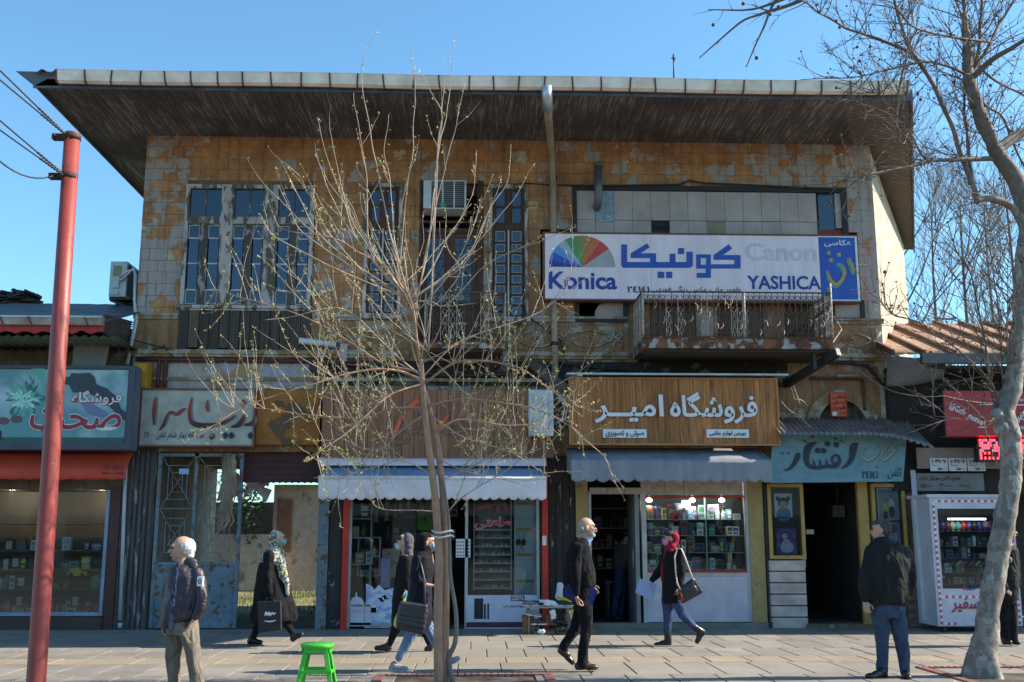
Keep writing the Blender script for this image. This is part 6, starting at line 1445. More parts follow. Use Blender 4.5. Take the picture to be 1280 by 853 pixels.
m_ph = NT('photo_print'); p = m_ph.pos(); c = m_ph.mix(m_ph.ramp(m_ph.noise(p, 1.1, 3), .4, .6), srgb(166, 186, 194), srgb(90, 138, 144)); m_ph.col(c); m_ph.p.inputs['Roughness'].default_value = .35; m_ph = m_ph.m
mb = MB(); mb.box(q[0]+.08, q[1]-.12, yg, yg+.01, q[2]+.12, q[3]-.07); mb.build('panel', m_ph, gs)
mb = MB(); mb.box(q[0]+.08, q[1]-.12, yg-.004, yg, q[2]+.10, q[2]+.2); mb.build('stripe_print', flat('bottle_green', 50, 85, 85), gs)
mb = MB()
for u in ((q[0], q[1], q[3]-.05, q[3]), (q[0], q[1], q[2], q[2]+.1), (q[1]-.1, q[1], q[2]+.1, q[3]-.05)): mb.box(u[0], u[1], yg-.02, yg+.01, u[2], u[3])
mb.build('frame', mat('sign_case_dark', srgb(70, 76, 90), .5, dirt=.3), gs, kind='stuff')
gz_ = Z(0, 440, 5.685)
def gp_(mbx, pts, d=.004, k=0): mbx.prism([((v := at(*gz_(a, b), yg)).x, v.z) for a, b in pts], yg-.003-d-.001*k, yg-.001)
m_gr1, m_gr2, m_gr3 = flat('crystal_mid', 95, 165, 155, .4), flat('crystal_dark', 45, 105, 100, .4), flat('crystal_pale', 165, 215, 200, .4)
rr = random.Random(5)
for m_, n_, rad, k in ((m_gr2, 34, 165, 0), (m_gr1, 40, 140, 1), (m_gr3, 30, 100, 2)):
 mb = MB()
 for i in range(n_):
  a = rr.uniform(0, 6.28); L_ = rad*rr.uniform(.55, 1.05); wd_ = rr.uniform(.1, .2); cx_, cy_ = 170+rr.uniform(-30, 30), 340+rr.uniform(-25, 25)
  pts = [(cx_, cy_), (cx_+L_*.7*math.cos(a-wd_), cy_+L_*.6*math.sin(a-wd_)), (cx_+L_*math.cos(a), cy_+L_*.85*math.sin(a)), (cx_+L_*.7*math.cos(a+wd_), cy_+L_*.6*math.sin(a+wd_))]
  pts = [(x, min(max(y, 125), 600)) for x, y in pts]
  mb.prism([((v := at(*gz_(a_, b_), yg)).x, v.z) for a_, b_ in pts[::-1]], yg-.004-.003*k-.00008*i, yg-.001)
 mb.build('crystal_print', m_, gs, kind='stuff')
mb = MB()
for a, b in (((80, 215), (0, 235)), ((105, 135), (190, 250)), ((45, 175), (110, 290)), ((180, 130), (220, 200)), ((210, 180), (235, 260))): gp_(mb, [a, (a[0]+8, a[1]-3), (b[0]+4, b[1]-3), b])
gp_(mb, [(215, 110), (318, 110), (325, 270), (270, 180)]); mb.build('streak_print', m_gr1, gs, kind='stuff')
mb = MB(); gp_(mb, [(450, 185), (500, 175), (505, 150), (560, 155), (640, 150), (675, 180), (685, 230), (760, 260), (830, 320), (855, 400), (905, 440), (905, 500), (860, 470), (790, 400), (700, 330), (620, 290), (520, 290), (490, 235), (452, 230)], k=1); mb.build('camera_print', flat('camera_dark', 38, 40, 56, .3), gs)
mb = MB(); gp_(mb, [(560, 340), (640, 360), (730, 410), (790, 450), (700, 470), (620, 430)], k=2); mb.build('lens_print', flat('lens_slate', 105, 115, 150, .3), gs)
mb = MB()
for cx_ in (25, 118): mb.prism([((v := at(*gz_(cx_+42*math.cos(a_)*(1), 485+26*math.sin(a_)-(cx_-70)*.12), yg)).x, v.z) for a_ in [-i*math.pi/7 for i in range(14)]], yg-.012, yg-.001)
mb.build('sunglasses_print', flat('glasses_brown', 100, 60, 70, .3), gs)
letters('فروشگاه', (*gz_(510, 272), *gz_(868, 385)), yg-.006, m_red, gs, depth=.004, bold=.03); letters('فروشگاه', (*gz_(514, 276), *gz_(864, 380)), yg-.012, m_white, gs, depth=.005, bold=.005)
letters('صحت', (*gz_(208, 398), *gz_(868, 562)), yg-.006, m_white, gs, depth=.004, bold=.035); letters('صحت', (*gz_(214, 404), *gz_(862, 556)), yg-.012, flat('brick_red', 150, 40, 52), gs, depth=.006, bold=.012)
mb = MB()
for u in range(2): mb.prism([((v := at(*gz_(a, b), yg)).x, v.z) for a, b in ((-10, 560), (10, 560), (10, 630), (-10, 630))][::-1], yg-.01, yg-.001) if u else None
mb.build('edge_print', m_blackp, gs)
# ================================================================ right hand low shop
rs = thing('right_shop', (10, 1, 0), 'low shop with sunlit rusty sheet roof right of the old building', 'shop building')
yR = -1.0; RX0, RX1 = at(1108, 440, yR).x+.12, 16.0
zR = at(1180, 443, yR).z; zRb = at(1190, 405, 3.2).z; m_roofr = NT('rusty_sheet_roof'); p = m_roofr.pos((1, 1, 1));
c = m_roofr.mix(m_roofr.ramp(m_roofr.noise(m_roofr.pos((.8, 6, 1)), 1.5, 6), .35, .7), (.36, .2, .12), (.22, .11, .065)); c = m_roofr.mix(m_roofr.ramp(m_roofr.noise(p, 2, 7), .5, .7, 0, .6), c, (.5, .4, .28)); m_roofr.col(c); m_roofr.p.inputs['Roughness'].default_value = .7; m_roofr = m_roofr.m
nS = 18; m_seam = mat('seam_rust', (.12, .06, .035), .8)
for k in range(nS):
 a, b = RX0+(RX1-RX0)*k/nS, RX0+(RX1-RX0)*(k+1)/nS
 mb = MB(); mb.sheet(lambda u, v: (a+(b-a+.03)*u+.5*v, yR+4.2*v, zR+(zRb-zR)*v+.012*math.sin(u*20+k)), 8, 6, thick=.012); mb.build('roof_sheet', m_roofr, rs)
 mb = MB(); mb.beam((a, yR, zR+.02), (a+.5, yR+4.2, zRb+.02), .05, .11); mb.build('roof_seam', m_seam, rs)
mb = MB(); mb.box(RX0+.45, RX1, yR-.1, yR, zR-.17, zR-.0); mb.build('gutter', mat('grey_gutter', (.12, .12, .125), .5, .3, dirt=.4), rs)
mb = MB(); mb.sheet(lambda u, v: (RX0-.1+1.0*u, yR-.03+.9*(1-v)*.2, zR-.02-(.5-.15*u)*(1-v)-.05*math.sin(u*3)), 10, 6, thick=.03); mb.build('drooping_flashing', mat('flashing_dark', (.14, .13, .125), .6, .3, dirt=.4), rs)
mb = MB(); mb.box(RX0+.2, RX1, -.15, .1, 2.3, zR-.1); mb.build('upper_wall', mat('near_black', (.035, .03, .028), .9), rs)  # even near-black colour on the wall and soffit below the eave
mb = MB(); mb.box(7.0, RX1, yR+.02, -.15, zR-.24, zR-.19); mb.build('soffit', mat('near_black', (.035, .03, .028), .9), rs)
for k, a in enumerate((7.2, 10.0)): mb = MB(); mb.box(a, a+.25, -.1, .2, 0, 2.3); mb.build('pier', m_dirty, rs)
mb = MB(); mb.box(7.2, RX1, 2.5, 2.6, 0, 2.6); mb.build('back_wall', m_interior, rs); mb = MB(); mb.box(7.0, RX1, .1, 2.5, 2.28, 2.3); mb.build('ceiling', m_interior, rs)
q = rc(1146, 560, 1280, 586, -.35); b1_ = thing('price_board', (q[0]+.8, -.35, q[2]), 'faded striped board with taped white price notes above the kiosk', 'board')
mb = MB(); mb.box(q[0], q[1]+1, -.35, -.32, q[2], q[3]); mb.build('panel', mat('faded_board', srgb(150, 142, 130), .7, dirt=.3), b1_)
for k in range(8): mb = MB(); a = q[0]+.1+k*.24; mb.box(a, a+.05, -.354, -.3505, q[2]+.06, q[3]-.02); mb.build('stripe_print', flat('stripe_green', 110, 140, 120) if k % 2 else flat('stripe_rust', 170, 120, 105), b1_)
for k in range(3):
 x0_ = 1163+k*23.5; qq = rc(x0_, 573, x0_+22, 589, -.37); mb = MB(); mb.box(qq[0], qq[1], -.362, -.356, qq[2], qq[3]); pn = mb.build('price_note', m_white, b1_)
 letters('۱۶۴۷۶۷', (x0_+1.5, 574.5, x0_+20, 579.5), -.363, m_blackp, pn, depth=.003, bold=.03); letters('۶۰۰۰۰', (x0_+1.5, 580.5, x0_+11, 583.5), -.363, m_blackp, pn, depth=.003, bold=.03); letters('۱۵۰۰۰', (x0_+9, 584.5, x0_+20.5, 588), -.363, m_blackp, pn, depth=.003, bold=.03)
q = rc(1146, 592, 1230, 614, -.3); b2_ = thing('price_board', (q[0]+.6, -.3, q[2]), 'grey price board with two rows of black writing just above the kiosk', 'board')
mb = MB(); mb.box(q[0], q[1], -.3, -.27, q[2], q[3]); mb.build('panel', mat('price_grey', srgb(140, 134, 128), .7, dirt=.3), b2_)
letters('لوازم جانبی موبایل ارزان', (1149, 595, 1200, 602), -.301, m_blackp, b2_, depth=.003); letters('۶۰۰۰۰    ۳۰۰۰۰    ۱۵۰۰۰', (1151, 604, 1212, 610), -.301, m_blackp, b2_, depth=.003, bold=.02)
mb = MB(); mb.tube([at(1141, 588, -.45), at(1157, 776, -.5)], .045, 4, smooth=False); tag(mb.build('frame_post', mat('post_pale', srgb(180, 186, 200), .5, dirt=.2), None), 'pale leaning metal post at the left side of the kiosk', 'post')
yr = -1.15
q = rc(1181, 489, 1330, 545, yr); rg = thing('sign_board', (q[0]+1, yr, q[2]), 'red phone shop sign with slanted white handle behind the plane tree', 'sign')
mb = MB(); mb.box(q[0], q[1]+1, yr, yr+.3, q[2], q[3]); mb.build('box', mat('sign_red', srgb(168, 26, 40), .4, c2=srgb(150, 22, 34), dirt=.15), rg)
mb = MB(); mb.box(q[0]-.02, q[0], yr-.01, yr+.31, q[2], q[3]); mb.build('edge_trim', m_blackp, rg)
rz = Z(1160, 470, 6.56)
x0_, x1_, z0_, z1_ = rc(*rz(165, 285), *rz(462, 350), yr)
letters('@Gafir_mobile', (x0_, x1_, z0_, z1_), yr-.001, m_white, rg, persian=False, depth=.004, bold=.012, rot=R(-29), px=False)
letters('GAFIR', (*rz(680, 415), *rz(800, 440)), yr-.012, m_white, rg, persian=False, depth=.004, bold=.01)
qq = rc(*rz(670, 405), *rz(815, 448), yr); mb = MB(); mb.box(qq[0], qq[1], yr-.008, yr-.001, qq[2], qq[3]); mb.build('band_print', flat('deep_green', 20, 110, 90), rg)
mb = MB()
for u in (((425, 233), (600, 240)), ((415, 418), (480, 425)), ((690, 235), (800, 243))): qq = rc(*rz(*u[0]), *rz(*u[1]), yr); mb.box(qq[0], qq[1], yr-.004, yr-.001, qq[2], qq[3])
mb.build('line_print', m_white, rg, kind='stuff')
letters('گفیر', (*rz(705, 280), *rz(800, 385)), yr-.012, m_white, rg, depth=.004, bold=.02); letters('موبایل', (*rz(715, 170), *rz(790, 215)), yr-.012, m_white, rg, depth=.004)
q = rc(1222, 547, 1300, 577, -.9); ld = thing('led_sign', ((q[0]+q[1])/2, -.9, q[2]), 'black sign with red glowing dots below the red phone shop sign', 'sign')
mb = MB(); mb.box(q[0], q[1], -.9, -.75, q[2], q[3]); mb.build('case', m_blackp, ld)
LED = ["1111011100000111011", "1100110010000100010", "1111110110000110110", "0111100111000011100", "1100001111100001000", "1010100001100100010", "1000000001100000000", "1010101010101010101"]
mb = MB(); dx = (q[1]-q[0])/30; dz = (q[3]-q[2]-.06)/8
for i, rw in enumerate(LED):
 for j, ch in enumerate(rw+rw[:9]):
  if ch == '1': a, b = q[0]+.05+j*dx, q[3]-.05-i*dz; mb.box(a-.013, a+.013, -.906, -.9, b-.018, b+.018)
mb.build('led_dot', emit('led_red', (1, .02, .03), 5), ld, kind='stuff')
# ---- kiosk cabinet
yk = -1.0
k0, k1 = at(1167, 700, yk).x, at(1272, 700, yk).x; kz0, kz1 = at(1215, 783, yk).z, at(1215, 622, yk).z
kk = thing('kiosk_cabinet', ((k0+k1)/2, -.6, 0), 'white glass fronted kiosk cabinet full of phone goods behind the plane tree', 'kiosk')
m_kw = mat('kiosk_white', srgb(196, 196, 206), .45, c2=srgb(176, 178, 190), dirt=.25)
top = at(1215, 718, yk).z-.0; zg0 = at(1215, 736, yk).z; zg1 = at(1215, 636, yk).z
mb = MB()
mb.box(k0, k0+.02, yk, yk+.75, kz0, kz1); mb.box(k1-.02, k1, yk, yk+.75, kz0, kz1); mb.box(k0+.02, k1-.02, yk+.73, yk+.75, kz0, kz1); mb.box(k0+.02, k1-.02, yk, yk+.73, kz1-.02, kz1); mb.box(k0+.02, k1-.02, yk, yk+.73, kz0, kz0+.02)
mb.box(k0+.02, k1-.02, yk, yk+.02, kz0+.02, zg0); mb.box(k0+.02, k1-.02, yk, yk+.02, zg1, kz1-.02); mb.box(k0+.02, k0+.12, yk, yk+.02, zg0, zg1); mb.box(k1-.12, k1-.02, yk, yk+.02, zg0, zg1)
mb.build('cabinet', m_kw, kk)
mb = MB(); mb.box(k0+.12, k1-.12, yk+.004, yk+.01, zg0, zg1); mb.build('pane', m_gl, kk)
mb = MB(); mb.box(k0-.05, k1+.05, yk-.03, yk+.8, kz1, kz1+.05); mb.build('top_cap', m_kw, kk)
mb = MB(); mb.box(k0+.03, k1-.03, yk+.6, yk+.62, kz0+.05, kz1-.05); mb.build('backdrop', mat('kiosk_dark', (.035, .035, .04), .7), kk)
ksh = [at(1215, y_, yk+.2).z for y_ in (730, 716, 698, 683, 664)]
for zz in ksh: mb = MB(); mb.box(k0+.12, k1-.12, yk+.1, yk+.58, zz-.012, zz); mb.build('shelf', m_shelf, kk)
mb = MB(); a = at(1185, 649, yk+.1); mb.tube([(a.x, yk+.1, a.z), (at(1232, 649, yk+.1).x, yk+.1, a.z)], .012, 6); mb.build('strip_light', emit('tube_white', (.95, .98, 1), 6), kk)
fill(k0+.15, k1-.15, yk+.25, ksh[:4], .2, 'small boxed phone accessory inside the white kiosk cabinet', 'boxes in the kiosk cabinet', wr=(.05, .12), kinds='bbt')
cps = [mat('case_col_%d' % i, srgb(*c), .4, dirt=0) for i, c in enumerate(((60, 60, 140), (90, 60, 130), (130, 60, 90), (190, 200, 150), (120, 190, 180), (220, 60, 40), (110, 60, 140), (40, 40, 50)))]
for k in range(12):
 v = Vector((k0+.2+k*(k1-k0-.4)/11, yk+.25, ksh[4])); mb = MB(); mb.sphere((v.x, v.y, v.z+.08), (.055, .05, .075), 8, 6); mb.box(v.x-.02, v.x+.02, v.y-.02, v.y+.02, v.z, v.z+.03)
 tag(mb.build('speaker_ball', cps[k % 8], None), 'indigo violet plum pale mint orange purple charcoal'.split()[k % 8]+' rounded speaker on the top kiosk shelf', 'speaker', 'rounded speakers on the top kiosk shelf')
for k in range(7):
 v = at(1190+k*8, 705, yk+.08); mb = MB(); mb.beam((v.x-.04, v.y, v.z-.03), (v.x+.04, v.y, v.z+.04), .025, .03); mb.beam((v.x-.04, v.y-.012, v.z-.012), (v.x-.01, v.y-.012, v.z+.008), .02, .012)
 tag(mb.build('phone_cable_pack', cps[(k*3) % 8], None), 'indigo violet plum pale mint orange purple charcoal'.split()[k*3 % 8]+' slanted cable pack in the kiosk cabinet', 'cable pack', 'cable packs in the kiosk')
m_tr = flat('tape_red', 205, 70, 90)
def tape(a, b, n):
 a, b = Vector(a), Vector(b); mr, mw = MB(), MB()
 for i in range(n): (mr if i % 2 else mw).beam(a.lerp(b, i/n), a.lerp(b, (i+.98)/n), .035, .006, up=(0, 1, 0))
 mr.build('tape_red', m_tr, kk, kind='stuff'); mw.build('tape_white', m_white, kk, kind='stuff')
yy = yk-.006
tape((k0+.06, yy, zg1+.1), (k0+.06, yy, kz0+.03), 42); tape((k0+.08, yy, zg1+.12), (k1-.1, yy, zg1+.12), 22); tape((k1-.05, yy, zg1+.1), (k1-.05, yy, kz0+.03), 42); tape((k0+.09, yy, zg0-.13), (k1-.1, yy, zg0-.13), 22); tape((k0+.1, yy, kz0+.04), (k0+.3, yy, kz0+.04), 4)
letters('سفیر', (1189, 748, 1224, 766), yk-.002, flat('safir_red', 170, 45, 55), kk, depth=.01, bold=.015, shear=.1)
letters('Safir', (1208, 732, 1220, 738), yk-.002, m_navy, kk, persian=False, depth=.004); mb = MB(); v = at(1206, 735, yk); mb.box(v.x-.03, v.x+.02, yk-.006, yk-.001, v.z-.03, v.z+.03); mb.build('logo_print', flat('safir_red', 170, 45, 55), kk)
letters('سفیر', (1226, 748, 1262, 766), yk-.002, flat('safir_red', 170, 45, 55), kk, depth=.01, bold=.015, shear=.1) if False else None
mb = MB()
for xx in (k0+.1, k1-.14): mb.box(xx, xx+.06, yk+.05, yk+.11, 0, kz0)
mb.build('foot', m_steel, kk, kind='stuff')
# ================================================================ red pole with wires
yp = -7.3
pole = thing('utility_pole', (at(45, 853, yp).x, yp, 0), 'tall brick red metal pole carrying wires at the left of the pavement', 'pole')
p0 = at(45, 853, yp); p1 = at(90.5, 168, yp); d = (p1-p0)/(p1.z-p0.z)
m_pole = peel('pole_red', srgb(158, 68, 60), (.09, .05, .04), (.3, .2, .17), thr=.69, scale=14, paint2=srgb(138, 58, 52), rough=.5, bump=.25)
base = p0 - d*p0.z
mb = MB(); mb.tube([base + d*t_ for t_ in (0, .03, 1.6, 3.0, p1.z)], [.098, .094, .09, .088, .084], 24); mb.build('shaft', m_pole, pole)
mb = MB(); mb.sphere(p1, (.084, .084, .03), 16, 6); mb.build('cap', m_pole, pole)
for px_, py_ in ((89.5, 172), (85.5, 221)):
 v = at(px_, py_, yp); mb = MB(); mb.tube([(v.x, v.y, v.z-.03), (v.x, v.y, v.z+.03)], .098, 16); mb.box(v.x-.2, v.x-.08, v.y-.04, v.y+.04, v.z-.03, v.z+.03); mb.tube([(v.x-.17, v.y-.06, v.z), (v.x-.17, v.y+.06, v.z)], .02, 8); mb.build('clamp', mat('clamp_rust', (.06, .03, .025), .7, .2), pole)
m_wire = mat('wire', (.05, .05, .06), .6); m_ins = mat('wire_grip', (.4, .38, .38), .5)
def wire(a, b, lab, grip=True, sag=.0):
 A_, B_ = at(*a, yp-.02), at(*b, yp-2.2); mb = MB(); dr = (B_-A_); pts = [A_+dr*t_ + Vector((0, 0, -sag*4*t_*(1-t_))) for t_ in [i/14 for i in range(15)]]
 mb.tube(pts, .009, 5)
 if grip:
  for i in range(9):
   q_ = A_+dr*(.03+.028*i); mb.sphere(q_, (.02, .02, .014), 6, 4)
 tag(mb.build('overhead_wire', m_wire, None), lab, 'wire', 'wires running left from the red pole')
wire((84, 170), (-60, 50), 'upper front overhead wire leaving the red pole at its top clamp'); wire((80, 166), (-60, 30), 'upper back overhead wire leaving the red pole at its top clamp')
wire((82, 221), (-60, 120), 'higher wire from the lower clamp of the red pole'); wire((78, 217), (-60, 100), 'middle wire from the lower clamp of the red pole')
wire((70, 219), (-60, 120), 'loose sagging wire tied below the lower clamp of the red pole', False, .28)
# ================================================================ trees
def catmull(P, n=5):
 out = []
 for i in range(len(P)-1):
  p0, p1, p2, p3 = P[max(i-1, 0)], P[i], P[i+1], P[min(i+2, len(P)-1)]
  for k in range(n):
   t_ = k/n; out.append(.5*((2*p1)+(-p0+p2)*t_+(2*p0-5*p1+4*p2-p3)*t_*t_+(-p0+3*p1-3*p2+p3)*t_**3))
 out.append(P[-1]); return out
def limb(mb, P, r0, r1, n=5, sides=6, wob=.0, pw=1.0):
 Q = catmull([Vector(p) for p in P], n); k = len(Q)
 if wob: Q = [q + Vector((mnoise.noise(q*3+Vector((9, 0, 0))), mnoise.noise(q*3+Vector((0, 9, 0))), 0))*wob*(i/k) for i, q in enumerate(Q)]
 mb.tube(Q, [r0+(r1-r0)*(i/(k-1))**pw for i in range(k)], sides); return Q
tr = random.Random(11)
def rv(): return Vector((tr.uniform(-1, 1), tr.uniform(-1, 1), tr.uniform(-1, 1))).normalized()
def twig(mb, p, d, L, r, segs=5, up=.0, curl_=.15, sides=4):
 pts = [p]; d = d.normalized()
 for i in range(segs): d = (d + rv()*curl_ + Vector((0, 0, up))).normalized(); pts.append(pts[-1]+d*L/segs)
 mb.tube(pts, [r*(1-.8*i/segs) for i in range(segs+1)], sides, cap=False); return pts
def bud(mb, p, s_, d=None):
 for _ in range(3):
  a = rv(); b = a.orthogonal().normalized(); c_ = a.cross(b); a = (a+Vector((0, 0, .5))).normalized()
  mb.add([p, p+a*s_+b*s_*.35, p+a*s_*1.9, p+a*s_-b*s_*.35], [(0, 1, 2, 3)], 0)
t = NT('young_bark'); p = t.pos(obj=True); c = t.mix(t.ramp(t.noise(p, 5, 6), .35, .7), (.44, .25, .155), (.28, .155, .1)); c = t.mix(t.ramp(t.noise(t.pos((1, 1, .3), True), 40, 4), .55, .7, 0, .5), c, (.1, .065, .045)); t.col(c); t.bump(t.noise(t.pos((1, 1, .3), True), 40, 5), .5, .006); t.p.inputs['Roughness'].default_value = .8; m_bark1 = t.m
m_twig = mat('twig_pale', (.46, .36, .28), .75, c2=(.26, .19, .135), scale=6, obj=True, dirt=.1)
m_bud = mat('bud_green', (.42, .4, .1), .6, c2=(.3, .27, .08), scale=30, obj=True, dirt=0)
yt_ = -6.75
T1 = thing('young_tree', at(550, 856, yt_), 'slender young tree with twin trunks and fresh green buds before the plank sign', 'tree')
def TP(x, y, dy=0.0): return at(x, y, yt_+dy)
mb = MB()
base0 = at(549, 853, yt_); base0.z = -.05; b1 = at(556, 850, yt_+.05); b1.z = -.05
limb(mb, [base0, TP(548, 800), TP(548, 744), TP(549, 700), TP(544.6, 629), TP(537.6, 572), TP(533, 530), TP(529, 488), TP(526, 450)], .055, .028, 6, 10, .0)
limb(mb, [b1, TP(556, 800, .03), TP(557, 744, .05), TP(556.7, 700, .05), TP(554.5, 629, .05), TP(549, 572, .04), TP(545, 544, .03), TP(537, 512, .02), TP(531, 490)], .048, .026, 6, 10)
mb.build('trunk', m_bark1, T1)
mb = MB(); limb(mb, [at(566, 853, yt_-.02), TP(561, 824), TP(569, 802, -.04), TP(570, 767, -.05), TP(563, 720, -.05), TP(562, 680, -.04), TP(560, 640, -.04), TP(553, 600, -.03)], .03, .014, 6, 8); mb.build('side_stem', mat('grey_stem', (.2, .17, .14), .8, obj=True), T1)
mb = MB();
for o_ in (-.02, .0): v = TP(553.5, 671+o_*300, .01); mb.tube([(v.x+.115*math.cos(a_*.4), v.y+.1*math.sin(a_*.4), v.z+.012*math.sin(a_)) for a_ in range(17)], .012, 5)
mb.build('cloth_tie', mat('tie_white', (.55, .56, .58), .8, dirt=.2), T1)
LIMBS = [  # (points, r0, r1, depth bulge, twigs)
([(526, 455), (521, 426), (514, 378), (500, 356), (489, 339), (449, 316), (415, 297), (370, 291), (345, 283)], .026, .004, -.5, 16),
([(528, 475), (499, 464), (467, 462), (433, 468), (406, 476), (361, 489), (312, 506), (285, 521), (265, 540)], .02, .004, -.9, 22),
([(533, 478), (566, 455), (600, 451), (635, 456), (661, 467), (693, 491), (722, 507)], .018, .004, -.6, 16),
([(534, 508), (563, 501), (590, 499), (619, 503), (656, 508), (680, 516), (714, 534), (750, 565), (763, 584)], .02, .003, -.8, 16),
([(545, 540), (571, 525), (606, 528), (635, 532), (680, 531), (700, 545)], .02, .004, .6, 12),
([(530, 509), (486, 512), (460, 523), (430, 523), (380, 518), (320, 510), (275, 512)], .018, .003, .7, 18),
([(529, 480), (491, 492), (467, 512), (441, 536), (415, 555), (385, 575)], .016, .003, -1.1, 14),
([(537, 592), (505, 576), (477, 582), (448, 590), (420, 600), (392, 597)], .009, .003, -.6, 8),
([(549, 602), (594, 581), (625, 562), (655, 540)], .01, .003, -.5, 6),
([(560, 640), (573, 626), (601, 607), (634, 588), (653, 574), (672, 560)], .012, .003, -.3, 6),
([(548, 640), (520, 638), (480, 637), (463, 625), (448, 595), (435, 570)], .009, .003, -.7, 5),
([(549, 575), (585, 590), (620, 596), (665, 601), (683, 590)], .008, .003, .4, 5),
([(528, 520), (500, 540), (478, 560), (450, 560), (425, 548), (405, 556)], .01, .003, .5, 10),
([(540, 520), (575, 545), (610, 556), (650, 568), (690, 556)], .01, .003, -.9, 8),
([(527, 465), (480, 455), (440, 430), (400, 405), (350, 385), (300, 372), (262, 360)], .016, .003, .6, 14),
([(527, 470), (490, 440), (450, 400), (420, 385), (370, 395), (330, 400)], .013, .003, -.9, 10),
([(530, 470), (570, 430), (620, 410), (665, 395), (700, 372), (735, 345)], .012, .003, .5, 8)]
SH = [[(480, 257), (472, 215), (458, 139), (453.7, 88), (458, 58)], [(500, 271), (514, 206), (518, 158), (518, 116), (514, 60)], [(462, 300), (458, 229), (449, 172), (442, 116)], [(446, 300), (432, 257), (413, 212), (396, 147)],
[(440, 275), (424, 220), (413, 161)], [(432, 279), (404, 220), (394, 178)], [(493, 300), (489, 240), (482, 186), (486, 143)], [(536, 300), (545, 217), (553, 141), (555, 71)], [(545, 217), (559, 136), (565, 82)], [(548, 180), (553, 141), (540, 118), (527, 91)],
[(536, 300), (553, 223), (567, 167), (580, 105)], [(559, 300), (590, 243), (597, 188)], [(570, 330), (590, 285), (615, 217)], [(580, 330), (605, 280), (625, 220)], [(585, 320), (612, 262), (635, 223), (641, 180)], [(500, 330), (505, 280), (512, 220), (520, 200)],
[(415, 297), (395, 260), (375, 220)], [(400, 295), (378, 255), (361, 220)], [(380, 292), (362, 262), (348, 231)], [(350, 300), (335, 285), (324, 268)], [(560, 340), (600, 300), (640, 250), (668, 205)], [(470, 330), (440, 260), (425, 240)], [(560, 380), (610, 330), (680, 300), (722, 284)], [(545, 380), (575, 340), (560, 310), (555, 260)]]
tw, bd = MB(), MB()
allpts = []
NODES = [(526, 455), (521, 430), (516, 395), (530, 420), (535, 440), (512, 375)]
for pts, r0, r1, dep, nt_ in LIMBS:
 n = len(pts); P = [TP(x, y, dep*(i/(n-1))) for i, (x, y) in enumerate(pts)]
 Q = limb(mbx := MB(), P, r0*.75, r1*.75, 5, 6, .05); mbx.build('branch', m_bark1 if r0 > .014 else m_twig, T1)
 k = len(Q)
 for j in range(int(nt_*1.6)):
  i = int(k*(.12+.85*tr.random())); i = min(i, k-2); tg = (Q[i+1]-Q[i]).normalized()
  upw = tr.random()
  d = tg*.5+rv()*.6+Vector((0, 0, .9 if upw < .6 else -.25)); L_ = tr.uniform(.3, 1.0)*(1.1 if upw < .6 else .6)
  pt = twig(tw, Q[i], d, L_, .0045, 6, .06 if upw < .6 else .0, .14); allpts.append(pt)
  if tr.random() < .6: pt2 = twig(tw, pt[2], (pt[3]-pt[2]).normalized()+rv()*.7, L_*.45, .003, 4, .05); allpts.append(pt2)
 for i in range(3, k, 2):
  if tr.random() < .7: allpts.append([Q[i], Q[i]+rv()*.05])
for s_ in SH:
 bx_, by_ = s_[0]; dep = tr.uniform(-.9, .9); nd = min(NODES, key=lambda q: abs(q[0]-bx_)*.3+abs(q[1]-by_)*.2+tr.random()*20)
 P = [TP(*nd)] + [TP(nd[0]+(bx_-nd[0])*.55, nd[1]+(by_-nd[1])*.5, dep*.35)] + [TP(x, y, dep*(.5+.5*i/len(s_))) for i, (x, y) in enumerate(s_)]
 Q = limb(mbx := MB(), P, .010, .0024, 6, 6, .04); mbx.build('branch', m_twig, T1)
 for i in range(len(Q)//3, len(Q)):
  allpts.append([Q[i], Q[i]+rv()*.03])
  if tr.random() < .07: allpts.append(twig(tw, Q[i], (Q[i]-Q[i-1]).normalized()+rv()*.6, tr.uniform(.15, .5), .004, 4, .08))
for k in range(20):          # unlisted thin upright shoots that fill the fan
 nd = tr.choice(NODES+[(527, 470), (500, 360), (467, 462), (566, 455), (600, 451), (433, 468), (590, 500)]); dep = tr.uniform(-1.2, 1.2)
 a = tr.uniform(-1, 1); ex = nd[0]+a*150; ey = nd[1]-tr.uniform(90, 260)*(1-.45*abs(a))
 P = [TP(*nd), TP(nd[0]+(ex-nd[0])*.45, nd[1]+(ey-nd[1])*.4, dep*.5), TP(ex, ey, dep)]
 Q = limb(tw, P, .007, .002, 7, 5, .1)
 for i in range(4, len(Q)): allpts.append([Q[i], Q[i]+rv()*.03]);
for pt in allpts:
 for a, b in zip(pt[1:], pt[2:]+[pt[-1]]):
  for _ in range(2 if len(pt) > 3 else 1):
   if tr.random() < .5: bud(bd, a.lerp(b, tr.random())+rv()*.01, tr.uniform(.009, .017))
tw.build('twig', m_twig, T1, kind='stuff'); bd.build('bud', m_bud, T1, kind='stuff')
